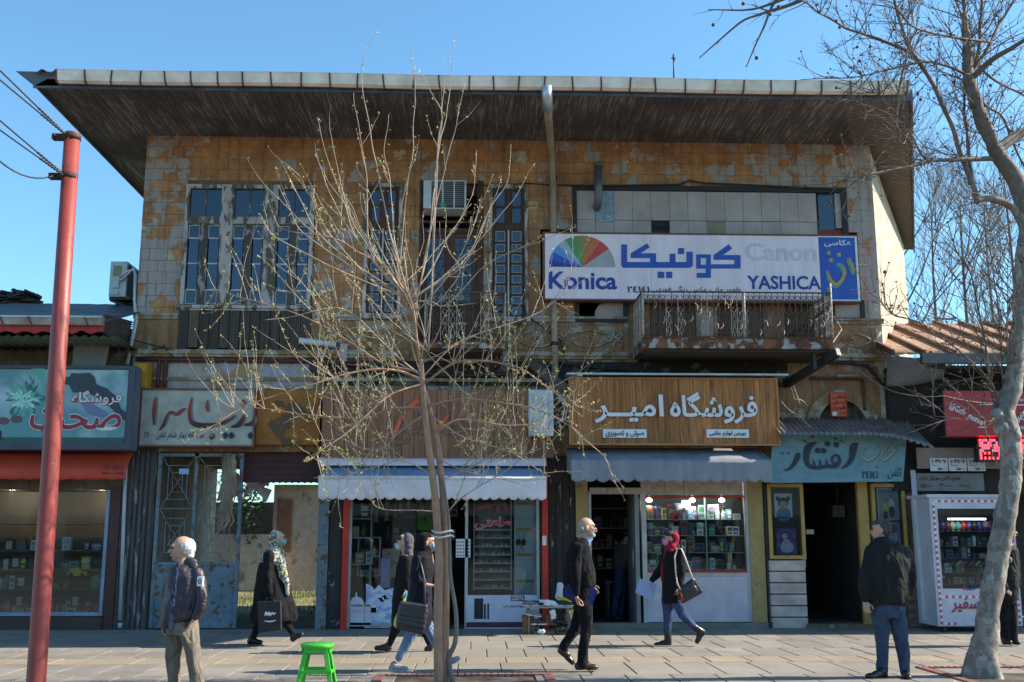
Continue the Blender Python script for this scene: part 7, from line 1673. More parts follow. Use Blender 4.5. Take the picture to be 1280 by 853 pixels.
# ---- mottled plane tree on the right
t = NT('plane_bark'); p = t.pos(obj=True)
v_ = t.n('ShaderNodeTexVoronoi'); v_.inputs['Scale'].default_value = 15; ps = t.pos((1, 1, .6), True)
wn = t.n('ShaderNodeTexNoise'); wn.inputs['Scale'].default_value = 6; wn.inputs['Detail'].default_value = 5; t.l(ps, wn.inputs['Vector'])
wv = t.n('ShaderNodeVectorMath', operation='MULTIPLY_ADD'); t.l(wn.outputs['Color'], wv.inputs[0]); wv.inputs[1].default_value = (.35, .35, .35); t.l(ps, wv.inputs[2]); t.l(wv.outputs[0], v_.inputs['Vector'])
sx = t.n('ShaderNodeSeparateColor'); t.l(v_.outputs['Color'], sx.inputs[0])
c = t.mix(t.ramp(sx.outputs[0], .35, .6), (.29, .245, .21), (.19, .16, .135)); c = t.mix(t.ramp(sx.outputs[1], .8, .88), c, (.36, .34, .3))
c = t.mix(t.ramp(t.noise(p, 3.5, 7, .65), .5, .66, 0, .75), c, (.1, .085, .07)); c = t.mix(t.ramp(t.noise(p, 30, 5), .55, .75, 0, .4), c, (.07, .06, .05))
sz_ = t.n('ShaderNodeSeparateXYZ'); t.l(t.pos(), sz_.inputs[0]); c = t.mix(t.ramp(sz_.outputs[2], 4.6, 6.0, 0, .8), c, (.13, .095, .075))
t.col(c); t.p.inputs['Roughness'].default_value = .85; t.bump(t.math('ADD', sx.outputs[0], t.noise(p, 25, 6)), .6, .01); m_bark2 = t.m
m_twig2 = mat('twig_dark', (.16, .115, .085), .8, c2=(.1, .07, .055), scale=4, obj=True, dirt=0)
m_seed = mat('seed_ball', (.12, .07, .04), .9, dirt=0, obj=True)
yq = -6.45
T2 = thing('plane_tree', at(1230, 846, yq), 'big bare plane tree with mottled grey trunk at the right edge', 'tree')
def QP(x, y, dy=0.0): return at(x, y, yq+dy)
b0 = at(1227, 848, yq); b0.z = -.06
TR = [b0, QP(1228, 820), QP(1233, 790), QP(1238, 754), QP(1246, 710), QP(1252, 669), QP(1258, 640), QP(1264, 590), QP(1262, 548), QP(1255, 515), QP(1266, 480), QP(1272, 430), QP(1276, 380), QP(1279, 330), QP(1281, 282), QP(1274, 236), QP(1247, 191), QP(1230, 158), QP(1213, 104), QP(1209, 56), QP(1204, 0), QP(1198, -60), QP(1195, -140)]
RD = [.24, .16, .13, .122, .118, .114, .112, .11, .125, .12, .1, .09, .088, .085, .08, .1, .085, .08, .075, .05, .04, .03, .02]
Q = catmull(TR, 5); rad = []
for i in range(len(TR)-1):
 for k in range(5): rad.append(RD[i]+(RD[i+1]-RD[i])*k/5)
rad.append(RD[-1])
mb = MB(); mb.tube(Q, rad, 18)
nv = len(mb.v)
for i in range(nv):                          # knobbly surface and root flare
 v = Vector(mb.v[i]); ci = Q[min(i//18, len(Q)-1)]; o_ = v-ci; o_.normalize()
 k = 1.0 if v.z > .5 else 1+.5*(.5-v.z)
 h = .026*mnoise.noise(v*4)+.02*mnoise.noise(v*11) + (.05*(max(0, .35-v.z)/.35)*math.sin(math.atan2(o_.y, o_.x)*4) if v.z < .35 else 0)
 mb.v[i] = tuple(v+o_*h)
for c_, r_ in (((1252, 535), .09), ((1247, 520), .08), ((1268, 545), .08), ((1262, 560), .07), ((1210, 100), .07), ((1247, 190), .08), ((1232, 655), .03), ((1262, 700), .03)):
 v = QP(*c_, -.05); mb.sphere(v, (r_, r_, r_*1.2), 10, 8)
mb.build('trunk', m_bark2, T2)
PL = [([(1281, 290), (1268, 262), (1250, 252), (1232, 248), (1222, 252)], .05, .04, -.2), ([(1222, 252), (1218, 236), (1200, 190), (1191, 160), (1172, 120), (1157, 90), (1140, 65), (1125, 30), (1118, 6), (1112, -30)], .035, .015, -.5),
([(1157, 90), (1140, 68), (1118, 57), (1095, 48), (1075, 41), (1053, 34), (1030, 20), (1002, 0)], .028, .007, -.9), ([(1222, 252), (1214, 220), (1208, 165), (1205, 110)], .03, .015, .3),
([(1245, 198), (1220, 199), (1190, 200), (1163, 201), (1140, 208), (1095, 217), (1065, 222), (1050, 226)], .035, .005, -.7), ([(1172, 202), (1154, 197), (1140, 170), (1126, 146), (1110, 132), (1092, 115)], .014, .004, -.4),
([(1247, 188), (1262, 176), (1280, 165), (1310, 150)], .07, .05, .2), ([(1213, 100), (1240, 75), (1265, 60), (1290, 45)], .04, .02, -.6), ([(1213, 95), (1235, 60), (1250, 30), (1268, 0), (1280, -30)], .025, .01, .4),
([(1211, 95), (1190, 85), (1165, 78), (1140, 80), (1100, 90), (1060, 98), (1000, 100)], .02, .004, -.8), ([(1240, 53), (1200, 48), (1160, 40), (1137, 30), (1120, 10)], .016, .012, -1.2), ([(1211, 60), (1230, 90), (1250, 105), (1280, 120), (1300, 140)], .02, .01, .6),
([(1212, 100), (1230, 130), (1255, 150), (1275, 200), (1290, 240)], .02, .01, .7), ([(1253, 525), (1242, 500), (1236, 460), (1226, 400), (1215, 350), (1198, 320), (1185, 280)], .016, .005, -.4), ([(1251, 530), (1240, 480), (1200, 440), (1150, 405), (1120, 395), (1105, 385)], .014, .004, -.6),
([(1256, 520), (1252, 450), (1249, 400), (1240, 330), (1236, 270)], .012, .004, .4), ([(1258, 515), (1259, 450), (1258, 380), (1262, 310)], .01, .003, -.3), ([(1275, 470), (1255, 440), (1225, 420), (1190, 395)], .01, .003, .7),
([(1144, 138), (1136, 160), (1128, 180), (1120, 134), (1135, 60), (1136, 0)], .007, .005, -1.5), ([(1213, 104), (1224, 60), (1226, 20), (1228, -20)], .03, .015, .3), ([(1255, 515), (1240, 520), (1222, 527), (1200, 524), (1165, 520)], .006, .003, -.3)]
tw2, sd = MB(), MB()
def sprout(mb, Q, n, L0, L1, r, up=.03, lvl=1):
 k = len(Q)
 for j in range(n):
  i = min(int(k*(.15+.83*tr.random())), k-2); d = (Q[i+1]-Q[i]).normalized()*.7+rv()*.9+Vector((0, 0, .35)); L_ = tr.uniform(L0, L1)
  pt = twig(mb, Q[i], d, L_, r, 6, up, .22)
  if tr.random() < .25: sd.sphere(pt[-1], .012+.01*tr.random(), 5, 4)
  if lvl:
   for m in range(tr.choice((2, 3, 4))):
    q_ = pt[tr.randint(1, 5)]; p3 = twig(mb, q_, (pt[-1]-pt[0]).normalized()+rv()*.9, L_*tr.uniform(.25, .5), r*.6, 4, .02, .25)
    if tr.random() < .3: sd.sphere(p3[-1], .012, 5, 4)
    for _ in range(2): twig(mb, p3[tr.randint(1, 3)], rv()+(p3[-1]-p3[0]).normalized(), L_*.15, r*.4, 2, 0, .2)
for pts, r0, r1, dep in PL:
 n = len(pts); mbx = MB(); Q = limb(mbx, [QP(x, y, dep*i/(n-1)) for i, (x, y) in enumerate(pts)], r0, r1, 5, 8, .04); mbx.build('branch', m_bark2 if r0 > .03 else m_twig2, T2)
 ln = sum((Q[i+1]-Q[i]).length for i in range(len(Q)-1))
 sprout(tw2, Q, int(ln*12), .25, .9, .007)
crown = [QP(1247, 191), QP(1230, 158), QP(1213, 104), QP(1209, 56), QP(1204, 0)]
sprout(tw2, catmull(crown, 6), 40, .4, 1.3, .01)
for pts in ([(1010, -20), (1000, 0), (950, 18), (925, 28), (895, 55), (873, 73)], [(985, -15), (965, 8), (950, 45), (932, 84)], [(990, -5), (940, 12), (885, 12)], [(1004, 0), (978, 10), (960, 14), (940, 6)]):
 mbx = MB(); Q = limb(mbx, [at(x, y, yq-2.5) for x, y in pts], .018, .005, 5, 6, .03); mbx.build('branch', m_twig2, T2); sprout(tw2, Q, 5, .08, .25, .004, 0, 0)
mbx = MB(); Q = limb(mbx, [at(x, y, yq-2.5) for x, y in ((1010, -20), (1100, -110), (1190, -160))], .02, .03, 5, 6); mbx.build('branch', m_twig2, T2)
tw2.build('twig', m_twig2, T2, kind='stuff'); sd.build('seed_ball', m_seed, T2, kind='stuff')
# ---- trees standing behind the right shop
def grow(mb, p, d, L, r, lvl, spread):
 n = 6; pts = [p]
 for i in range(n): d = (d+rv()*.09+Vector((0, 0, .05))).normalized(); pts.append(pts[-1]+d*L/n)
 mb.tube(pts, [r*(1-.6*i/n) for i in range(n+1)], 5 if lvl > 2 else 4, cap=False)
 if lvl == 0: return
 for k in range(tr.choice((4, 5, 6)) if lvl > 1 else 5):
  i = tr.randint(2, n) if lvl > 2 else tr.randint(1, n); h = rv(); h.z = abs(h.z)*.3
  grow(mb, pts[i], (d+h*spread).normalized(), L*tr.uniform(.4, .62), r*.42*(1.2 if lvl > 2 else 1), lvl-1, spread)
m_far = mat('far_bark', (.17, .14, .12), .85, c2=(.11, .09, .08), obj=True, scale=2, dirt=0)
for k, (px_, y_, H_, lab) in enumerate(((1140, 12, 13.5, 'straight bare tree just right of the old building, behind the rusty roof'), (1172, 17, 13, 'second bare tree behind the rusty roof, between the straight one and plane tree'), (1212, 14, 12, 'bare tree behind the middle of the rusty sheet roof'), (1245, 19, 14, 'bare tree behind the rusty roof just left of the plane trunk'), (1290, 13, 13, 'bare tree behind the plane tree at the far right edge'))):
 b = at(px_, 500, y_); b.z = 0; T_ = thing('bare_tree', b, lab, 'tree', 'bare trees behind the right shop')
 mbt, mbb = MB(), MB(); pts = [b]; d = Vector((tr.uniform(-.03, .03), 0, 1))
 for i in range(10): d = (d+rv()*.03).normalized(); pts.append(pts[-1]+d*H_/10)
 mbt.tube(pts, [.13*(1-.85*i/10) for i in range(11)], 7); mbt.build('trunk', m_far, T_)
 for j in range(16):
  i = tr.randint(3, 9); a = tr.uniform(0, 6.28); q_ = pts[i].lerp(pts[i+1], tr.random())
  grow(mbb, q_, Vector((math.cos(a)*.75, math.sin(a)*.75, .85)).normalized(), H_*.3*(1-.05*i), .05*(1-.07*i), 3, .9)
 mbb.build('crown', m_far, T_, kind='stuff')
# ================================================================ people
def fuse(mb, voxel=.01, smooth=4, amp=0.0, freq=9.0, seed=0.0, streak=None):
 """closed volumes grown together into one continuous skin; returns an MB"""
 me = mb.mesh('fuse', []) if False else bpy.data.meshes.new('fuse')
 me.from_pydata([tuple(v) for v in mb.v], [], mb.f); me.update()
 o = bpy.data.objects.new('fuse', me); COL.objects.link(o)
 m = o.modifiers.new('r', 'REMESH'); m.mode = 'VOXEL'; m.voxel_size = voxel; m.adaptivity = 0
 if smooth: s = o.modifiers.new('s', 'SMOOTH'); s.iterations = smooth; s.factor = .5
 dg = bpy.context.evaluated_depsgraph_get(); me2 = bpy.data.meshes.new_from_object(o.evaluated_get(dg))
 bpy.data.objects.remove(o); bpy.data.meshes.remove(me)
 out = MB(); vs = [v.co.copy() for v in me2.vertices]
 if amp:
  st = streak or (1, 1, .45)
  for i, v in enumerate(me2.vertices):
   q = Vector((v.co.x*st[0], v.co.y*st[1], v.co.z*st[2]))*freq + Vector((seed, 0, 0))
   vs[i] = v.co + v.normal*(amp*(mnoise.noise(q) + .5*mnoise.noise(q*2.3)))
 out.add(vs, [tuple(p.vertices) for p in me2.polygons], 0, True); bpy.data.meshes.remove(me2); return out
def cap(mb, a, ra, b, rb, n=12):
 a, b = Vector(a), Vector(b); mb.sphere(a, ra, n, 8); mb.sphere(b, rb, n, 8)
 if (b-a).length > 1e-4: mb.tube([a, b], [ra, rb], n)
def chain(mb, pts):                       # [(point, radius)...]
 for (a, ra), (b, rb) in zip(pts, pts[1:]): cap(mb, a, ra, b, rb)
def loft(mb, secs, n=24, sq=1.0):         # [(centre, half x, half y)...]
 vs = []
 for c_, a, b in secs:
  for j in range(n):
   t_ = 2*math.pi*j/n; cx_, sy_ = math.cos(t_), math.sin(t_)
   vs.append((c_[0]+a*math.copysign(abs(cx_)**sq, cx_), c_[1]+b*math.copysign(abs(sy_)**sq, sy_), c_[2]))
 k = len(secs); fs = [(i*n+j, i*n+(j+1) % n, (i+1)*n+(j+1) % n, (i+1)*n+j) for i in range(k-1) for j in range(n)]
 fs += [tuple(range(n))[::-1], tuple((k-1)*n+j for j in range(n))]
 mb.add(vs, fs, 0, True)
m_skin = mat('skin', (.5, .29, .2), .5, c2=(.42, .23, .155), scale=8, obj=True, dirt=0, bump=.1, bs=90)
def cloth(name, c, c2=None, rough=.85):
 if name in MATS: return MATS[name]
 t = NT(name); q = t.pos((1, 1, .55), True); n = t.noise(q, 9, 3, .5, 1.2); f = t.noise(q, 150, 2)
 t.col(t.mix(t.ramp(n, .35, .65), c, c2 or tuple(v*.7 for v in c))); t.p.inputs['Roughness'].default_value = rough; t.p.inputs['Specular IOR Level'].default_value = .25
 t.bump(t.math('ADD', n, t.math('MULTIPLY', f, .06)), .85, .05); MATS[name] = t.m; return t.m
m_eye = flat('eye_dark', 25, 20, 20, .2); m_brow = flat('brow_dark', 50, 45, 42, .8)
class Person:
 def __init__(s, label, Y, zoom, base, name='person'):
  s.Y, s.z = Y, zoom; b = s.P(*base); s.root = thing(name, (b.x, Y, 0 if b.z > -.05 else b.z), label, 'person'); s.body = MB(); s.k = (at(641, 680, Y).x-at(640, 680, Y).x)/zoom(1, 0)[0] if False else None
  s.mpp = (at(641, 680, Y)-at(640, 680, Y)).x / s.zs()
  s.seed = rnd.random()*50
 def zs(s): return s.z(1, 0)[0]-s.z(0, 0)[0] if False else 1/(s.z(1, 0)[0]-s.z(0, 0)[0])
 def P(s, x, y, dy=0.0): return at(*s.z(x, y), s.Y+dy)
 def w(s, px): return px*s.mpp/2       # crop-pixel width -> radius in metres
 def lo(s, mb, rows, dy=0.0, sq=1.0):  # rows: (y, xl, xr, half depth)
  k = .88 if mb is s.body else 1; loft(mb, [(s.P((a+b)/2, y, dy), s.w(b-a)*k, d*k) for y, a, b, d in rows[::-1]], sq=sq)
 def ch(s, mb, pts):                   # pts: (x, y, dy, width px)
  k = .84 if mb is s.body else 1; chain(mb, [(s.P(x, y, dy), s.w(w_)*k) for x, y, dy, w_ in pts])
 def part(s, name, mb, m, voxel=.011, smooth=4, amp=.006, freq=9, **k):
  return fuse(mb, voxel, smooth, amp, freq, s.seed).build(name, m, s.root, **k)
 def head(s, x, y, yaw, size=1.0, pitch=0.0, neck=None, ears=True, dy=0.0, nose=1.0):
  c_ = s.P(x, y, dy); s.hc = c_; s.hm = Matrix.Rotation(R(yaw), 3, 'Z') @ Matrix.Rotation(R(-pitch), 3, 'Y'); s.hs = size; m = s.hm
  def e(f, sd_, u, r, mb=s.body): mb.sphere(c_ + m @ Vector((f, sd_, u))*size, tuple(v*size for v in r), 14, 10, M=m)
  e(-.012, 0, .028, (.094, .076, .088)); e(.02, 0, -.03, (.068, .062, .078)); e(.042, 0, -.082, (.034, .038, .03)); e(.06, 0, -.0, (.028, .05, .05)); e(.055, 0, .035, (.035, .055, .03))
  cap(s.body, c_+m@Vector((.085, 0, .012))*size, .008*size, c_+m@Vector((.108*nose, 0, -.022))*size, .0145*size)
  e(.088, 0, -.055, (.012, .024, .012))
  for sd_ in (-1, 1):
   e(.055, sd_*.038, -.015, (.025, .02, .025))
   if ears: e(-.012, sd_*.078, -.012, (.02, .01, .034))
  if neck is not None: cap(s.body, c_+m@Vector((-.03, 0, -.06))*size, .052*size, neck, .062*size)
  return c_
 def hl(s, f, sd_, u): return s.hc + s.hm @ Vector((f, sd_, u))*s.hs
 def face(s, mouth=True, beard=None):
  for sd_ in (-1, 1):
   mb = MB(); mb.sphere(s.hl(.083, sd_*.032, .008), .011*s.hs, 8, 6); mb.build('eye', m_eye, s.root)
   mb = MB(); cap(mb, s.hl(.09, sd_*.018, .032), .005, s.hl(.074, sd_*.052, .034), .004, 6); mb.build('eyebrow', beard or m_brow, s.root)
  if mouth: mb = MB(); cap(mb, s.hl(.098, -.018, -.058), .005, s.hl(.098, .018, -.058), .005, 6); mb.build('mouth', flat('lips', 140, 80, 72), s.root)
 def hair(s, m, ells, voxel=.008, amp=.005):
  mb = MB()
  for f, sd_, u, r in ells: mb.sphere(s.hl(f, sd_, u), tuple(v*s.hs for v in r), 14, 10, M=s.hm)
  return s.part('hair', mb, m, voxel, 2, amp, 40)
 def mask(s, m):
  mb = MB(); mb.sphere(s.hl(.062, 0, -.045), tuple(v*s.hs for v in (.052, .058, .052)), 14, 10, M=s.hm); mb.sphere(s.hl(.09, 0, -.035), tuple(v*s.hs for v in (.028, .03, .04)), 10, 8, M=s.hm)
  o = s.part('face_mask', mb, m, .006, 2, .002, 40)
  mb = MB()
  for sd_ in (-1, 1): mb.tube([s.hl(.05, sd_*.06, -.03), s.hl(.0, sd_*.082, -.01)], .003, 5)
  mb.build('mask_loop', m, s.root, kind='stuff')
 def hand(s, wrist, d, nrm, thumb, size=1.0, curl=.6, mb=None):
  """palm plus five separate bent fingers; d = pointing direction, nrm = palm normal (fingers curl towards it), thumb = +-1 side"""
  mb = mb or s.body; d = Vector(d).normalized(); nrm = Vector(nrm); nrm = (nrm - d*nrm.dot(d)).normalized(); sd_ = d.cross(nrm)*thumb; w_ = Vector(wrist)
  def p(a, b, c_): return w_ + (d*a + sd_*b + nrm*c_)*size
  for b in (-.026, -.009, .009, .026): cap(mb, p(.0, b*.6, 0), .0165*size, p(.075, b, 0), .0125*size, 8)
  for i, (b, L_) in enumerate(((.03, .066), (.0105, .076), (-.0095, .07), (-.029, .054))):
   q = p(.082, b, .002); a_ = 0; dirv = d + sd_*b*3; dirv.normalize(); r_ = .0088
   for j, seg in enumerate((.45, .32, .25)):
    a_ += curl*(.55 if j == 0 else .85)*(1+.12*i); dv = (dirv*math.cos(a_)+nrm*math.sin(a_)).normalized(); q2 = q+dv*L_*seg*size; cap(mb, q, r_*size, q2, (r_-.0008)*size, 8); q = q2; r_ -= .0008
  q = p(.022, .03, .006)
  for a, b, c_ in ((.05, .058, .02), (.078, .062, .036)): q2 = p(a, b, c_); cap(mb, q, .0105*size, q2, .0092*size, 8); q = q2
 def shoe(s, heel, toe, m, sole, h=.075, w_=.048, lift=None, name='shoe'):
  """heel and toe: sole contact points in metres"""
  h0, t0 = Vector(heel), Vector(toe); d = (t0-h0); L_ = d.length; d.normalize(); sd_ = Vector((-d.y, d.x, 0)); sd_ = sd_.normalized() if sd_.length > .01 else Vector((0, 1, 0)); up = d.cross(sd_); up = -up if up.z < 0 else up
  if abs(up.z) < .2 and up.x*d.x > 0: up = -up
  M_ = Matrix((d, sd_, up)).transposed(); mb = MB()
  mb.sphere(h0+d*L_*.2+up*.04, (L_*.24, w_*.78, .045), 14, 10, M=M_); mb.sphere(h0+d*L_*.72+up*.03, (L_*.3, w_, .034), 14, 10, M=M_); mb.sphere(h0+d*L_*.45+up*.042, (L_*.28, w_*.82, .045), 14, 10, M=M_)
  cap(mb, h0+d*L_*.24+up*.05, .04, h0+d*L_*.24+up*h, .042)
  o = s.part(name, mb, m, .008, 2, .001)
  mb = MB(); mb.sphere(h0+d*L_*.22+up*.008, (L_*.23, w_*.82, .014), 14, 6, M=M_); mb.sphere(h0+d*L_*.7+up*.008, (L_*.32, w_*1.02, .014), 14, 6, M=M_); mb.sphere(h0+d*L_*.45+up*.01, (L_*.3, w_*.8, .012), 14, 6, M=M_)
  f = fuse(mb, .007, 1); so = f.build('sole', sole, s.root); so.parent = o
  return o
 def done(s, voxel=.007, m=None):
  return fuse(s.body, voxel, 2).build('body', m or m_skin, s.root)
m_sole = flat('sole_black', 24, 24, 26, .7); m_shblk = flat('leather_black', 22, 21, 22, .35); m_blackcl = cloth('black_cloth', (.006, .006, .007), (.011, .011, .013), .95)
def slab_part(name, pts, th, m, parent, dn=(0, 1, 0)):
 mb = MB(); d = Vector(dn)*th; n = len(pts); pts = [Vector(p) for p in pts]
 mb.add(pts+[p+d for p in pts], [tuple(range(n)), tuple(range(2*n-1, n-1, -1))]+[(i, i+n, (i+1) % n+n, (i+1) % n) for i in range(n)]); return mb.build(name, m, parent)
# ---- 1 man with the blue folder -------------------------------------------------------------
p = Person('bald white moustached man in a black suit walking right with a blue folder', -5.8, Z(680, 630, 3.875), (190, 790))
z_ = p.P
p.head(207, 116, 2, 1.02, 0, neck=z_(178, 178))
B = p.body
p.lo(B, [(175, 150, 205, .06), (200, 130, 212, .16), (280, 112, 225, .16), (380, 110, 232, .14), (470, 150, 232, .15), (500, 160, 225, .14)])
for dy, pts in ((-.19, [(160, 215, 36), (152, 290, 30), (152, 350, 26), (158, 440, 20)]), (.19, [(165, 215, 36), (185, 290, 30), (200, 340, 26), (225, 390, 20)])): p.ch(B, [(x, y, dy, w_) for x, y, w_ in pts])
p.ch(B, [(195, 500, -.09, 50), (203, 610, -.09, 38), (188, 690, -.09, 36), (186, 775, -.09, 22)]); p.ch(B, [(188, 500, .09, 50), (150, 610, .09, 38), (118, 660, .09, 30), (90, 705, .09, 22)])
p.hand(z_(158, 452, -.19), (.25, 0, -1), (1, .25, 0), 1, .98, 1.0); p.hand(z_(228, 395, .19), (.5, 0, -.8), (0, -1, 0), -1, .95, .7)
p.done(); p.face(beard=flat('beard_white', 200, 198, 192, .9))
for rows, m_, nm in (([(.104, 0, -.042, (.014, .03, .012)), (.07, 0, -.085, (.034, .036, .026)), (.06, .03, -.07, (.02, .018, .022)), (.06, -.03, -.07, (.02, .018, .022))], flat('beard_white', 200, 198, 192, .9), 'beard'), ([(-.055, .02, -.02, (.055, .068, .045)), (-.055, -.02, -.02, (.055, .068, .045))], flat('hair_grey', 150, 146, 142, .9), 'hair')):
 o = p.hair(m_, rows); o.name = nm
mb = MB(); p.lo(mb, [(163, 152, 206, .07), (176, 138, 214, .12), (195, 124, 218, .185), (230, 112, 228, .215), (280, 100, 238, .205), (330, 92, 246, .19), (375, 86, 250, .18), (402, 96, 249, .17)])
p.ch(mb, [(160, 212, -.19, 58), (153, 290, -.215, 52), (150, 350, -.22, 48), (157, 428, -.2, 40)]); p.ch(mb, [(168, 212, .19, 56), (185, 290, .21, 48), (205, 345, .21, 42), (222, 378, .2, 38)])
p.part('jacket', mb, m_blackcl, amp=.014, freq=9)
mb = MB(); p.lo(mb, [(396, 132, 244, .155), (440, 142, 238, .16), (490, 152, 232, .15)]); p.ch(mb, [(196, 490, -.085, 74), (204, 610, -.09, 56), (190, 700, -.09, 50), (186, 772, -.09, 52)]); p.ch(mb, [(186, 490, .085, 70), (150, 605, .09, 54), (120, 655, .09, 48), (96, 692, .09, 46)])
p.part('trousers', mb, m_blackcl, amp=.012, freq=11)
mb = MB(); chain(mb, [(p.hl(-.04, .03, -.1), .05), (p.hl(.035, .0, -.125), .036)]); mb.tube([z_(184, 152), z_(205, 165), z_(216, 185, -.02), z_(218, 205, -.03)], [.02, .03, .03, .012], 8); p.part('shirt_collar', mb, cloth('shirt_blue', (.5, .58, .75)), .008, 2, 0)
m_brs = flat('leather_brown', 62, 46, 42, .3)
p.shoe(z_(150, 803, -.09), z_(264, 803, -.09), m_brs, m_sole); p.shoe(z_(62, 712, .09), z_(140, 785, .09), m_brs, m_sole)
fo = slab_part('folder', [z_(97, 440, -.13), z_(122, 376, -.13), z_(186, 385, -.13), z_(261, 421, -.13), z_(226, 508, -.13)], .022, cloth('folder_blue', (.03, .035, .2), rough=.4), None); tag(fo, 'dark blue folder held at the hip of the bald man', 'folder')
# ---- 2 woman in red headscarf ---------------------------------------------------------------
p = Person('woman in crimson headscarf and pink mask walking left in front of the lit window', -3.0, Z(790, 650, 5.018), (220, 790)); z_ = p.P; B = p.body
p.head(236, 118, 180, .98, 0, neck=z_(255, 185))
p.lo(B, [(180, 230, 285, .06), (210, 205, 315, .15), (300, 200, 310, .13), (400, 205, 300, .13), (470, 205, 305, .14), (492, 215, 300, .13)])
p.ch(B, [(295, 215, -.17, 40), (308, 330, -.19, 34), (300, 380, -.19, 30), (290, 425, -.19, 24)]); p.ch(B, [(220, 215, .17, 40), (185, 300, .19, 34), (160, 345, .19, 30), (122, 385, .19, 22)])
p.ch(B, [(224, 520, .08, 54), (227, 600, .08, 44), (222, 720, .08, 30)]); p.ch(B, [(276, 505, -.08, 50), (319, 598, -.08, 40), (388, 672, -.08, 28)])
p.hand(z_(290, 425, -.19), (-.15, 0, -1), (-1, .2, 0), -1, .9, .9); p.hand(z_(120, 388, .19), (-.75, -.1, -.65), (0, 0, -1), 1, .9, .7)
p.done(); p.face(False); p.mask(cloth('mask_pink', (.75, .22, .42), rough=.9))
mb = MB(); mb.sphere(p.hl(.035, 0, .055), (.055, .06, .035), 12, 8, M=p.hm); mb.sphere(p.hl(.0, 0, .06), (.09, .08, .06), 12, 8, M=p.hm); p.part('hair', mb, flat('hair_dark', 35, 26, 24, .6), .008, 2, .003, 30)
mb = MB()
for f, s_, u, r in ((-.06, 0, .01, (.085, .092, .105)), (-.04, 0, -.06, (.09, .085, .08)), (-.01, 0, -.12, (.075, .085, .06))): mb.sphere(p.hl(f, s_, u), r, 16, 12, M=p.hm)
chain(mb, [(p.hl(.0, .0, -.13), .07), (p.hl(.03, 0, -.2), .055), (z_(200, 290, -.0), .04), (z_(192, 375, -.02), .032)]); chain(mb, [(p.hl(-.02, -.05, -.12), .07), (z_(250, 205, -.1), .05)]); chain(mb, [(p.hl(-.02, .05, -.12), .07), (z_(250, 205, .1), .05)])
p.part('headscarf', mb, cloth('crimson', (.3, .012, .03), (.2, .008, .02)), .01, 3, .006, 16)
mb = MB(); p.lo(mb, [(182, 222, 300, .1), (200, 205, 325, .18), (260, 190, 335, .19), (340, 190, 325, .17), (420, 190, 322, .18), (480, 188, 325, .19), (520, 190, 318, .18)])
p.ch(mb, [(298, 210, -.17, 62), (310, 330, -.2, 56), (302, 380, -.2, 54), (292, 412, -.195, 50)]); p.ch(mb, [(215, 215, .17, 56), (182, 305, .2, 50), (155, 348, .2, 46), (126, 378, .195, 40)])
p.part('coat', mb, m_blackcl, amp=.016, freq=10)
m_jn = cloth('jeans_dark', (.03, .05, .12), (.05, .08, .17)); m_jb = cloth('jeans_light', (.2, .28, .4), (.14, .2, .3))
mb = MB(); p.ch(mb, [(222, 500, .08, 80), (226, 600, .08, 62), (222, 700, .08, 48)]); p.ch(mb, [(280, 505, -.08, 78), (320, 598, -.08, 60), (386, 668, -.08, 44)]); p.part('jeans', mb, m_jn, amp=.005, freq=14)
for a, b, q, dy in (((243, 795), (140, 795), [(222, 700, 46), (226, 750, 48), (228, 775, 44)], .08), ((465, 700), (410, 782), [(388, 672, 46), (415, 690, 48), (432, 700, 46)], -.08)):
 o = p.shoe(z_(*a, dy), z_(*b, dy), m_shblk, m_sole, name='boot'); mb = MB(); p.ch(mb, [(x, y, dy, w_) for x, y, w_ in q]); f = p.part('boot_shaft', mb, m_shblk, .009, 2, .002); f.parent = o
slab = slab_part('paper_sheet', [z_(20, 456, .16), z_(46, 366, .16), z_(156, 404, .16), z_(130, 506, .16)], .012, flat('paper_blue', 150, 170, 215), None, (0, -1, .1)); tag(slab, 'pale blue paper file held out by the woman in the crimson headscarf', 'paper')
bg_ = thing('handbag', z_(360, 510, -.26), 'black handbag with white strap carried by the woman in the crimson headscarf', 'handbag')
mb = MB(); Q = [(300, 440), (385, 378), (432, 450), (322, 512)];
for a, b in zip(Q, Q[1:]+Q[:1]): cap(mb, z_(*a, -.27), .03, z_(*b, -.27), .03, 10)
cap(mb, z_(345, 445, -.27), .055, z_(385, 430, -.27), .055); cap(mb, z_(330, 480, -.27), .045, z_(400, 445, -.27), .045); cap(mb, z_(320, 440, -.27), .04, z_(375, 400, -.27), .045); fuse(mb, .01, 4).build('bag_body', flat('bag_black', 40, 42, 46, .3), bg_)
mb = MB(); mb.tube([z_(303, 450, -.3), z_(322, 510, -.3)], .012, 6); mb.build('red_edge', flat('bag_red', 190, 30, 50), bg_)
mb = MB(); mb.tube([z_(274, 330, -.27), z_(268, 230, -.25), z_(285, 180, -.22), z_(310, 182, -.22), z_(330, 230, -.27), z_(385, 380, -.29)], .011, 6); mb.tube([z_(274, 330, -.27), z_(285, 400, -.3), z_(305, 440, -.29)], .011, 6); mb.build('strap', flat('strap_cream', 215, 200, 196), bg_)
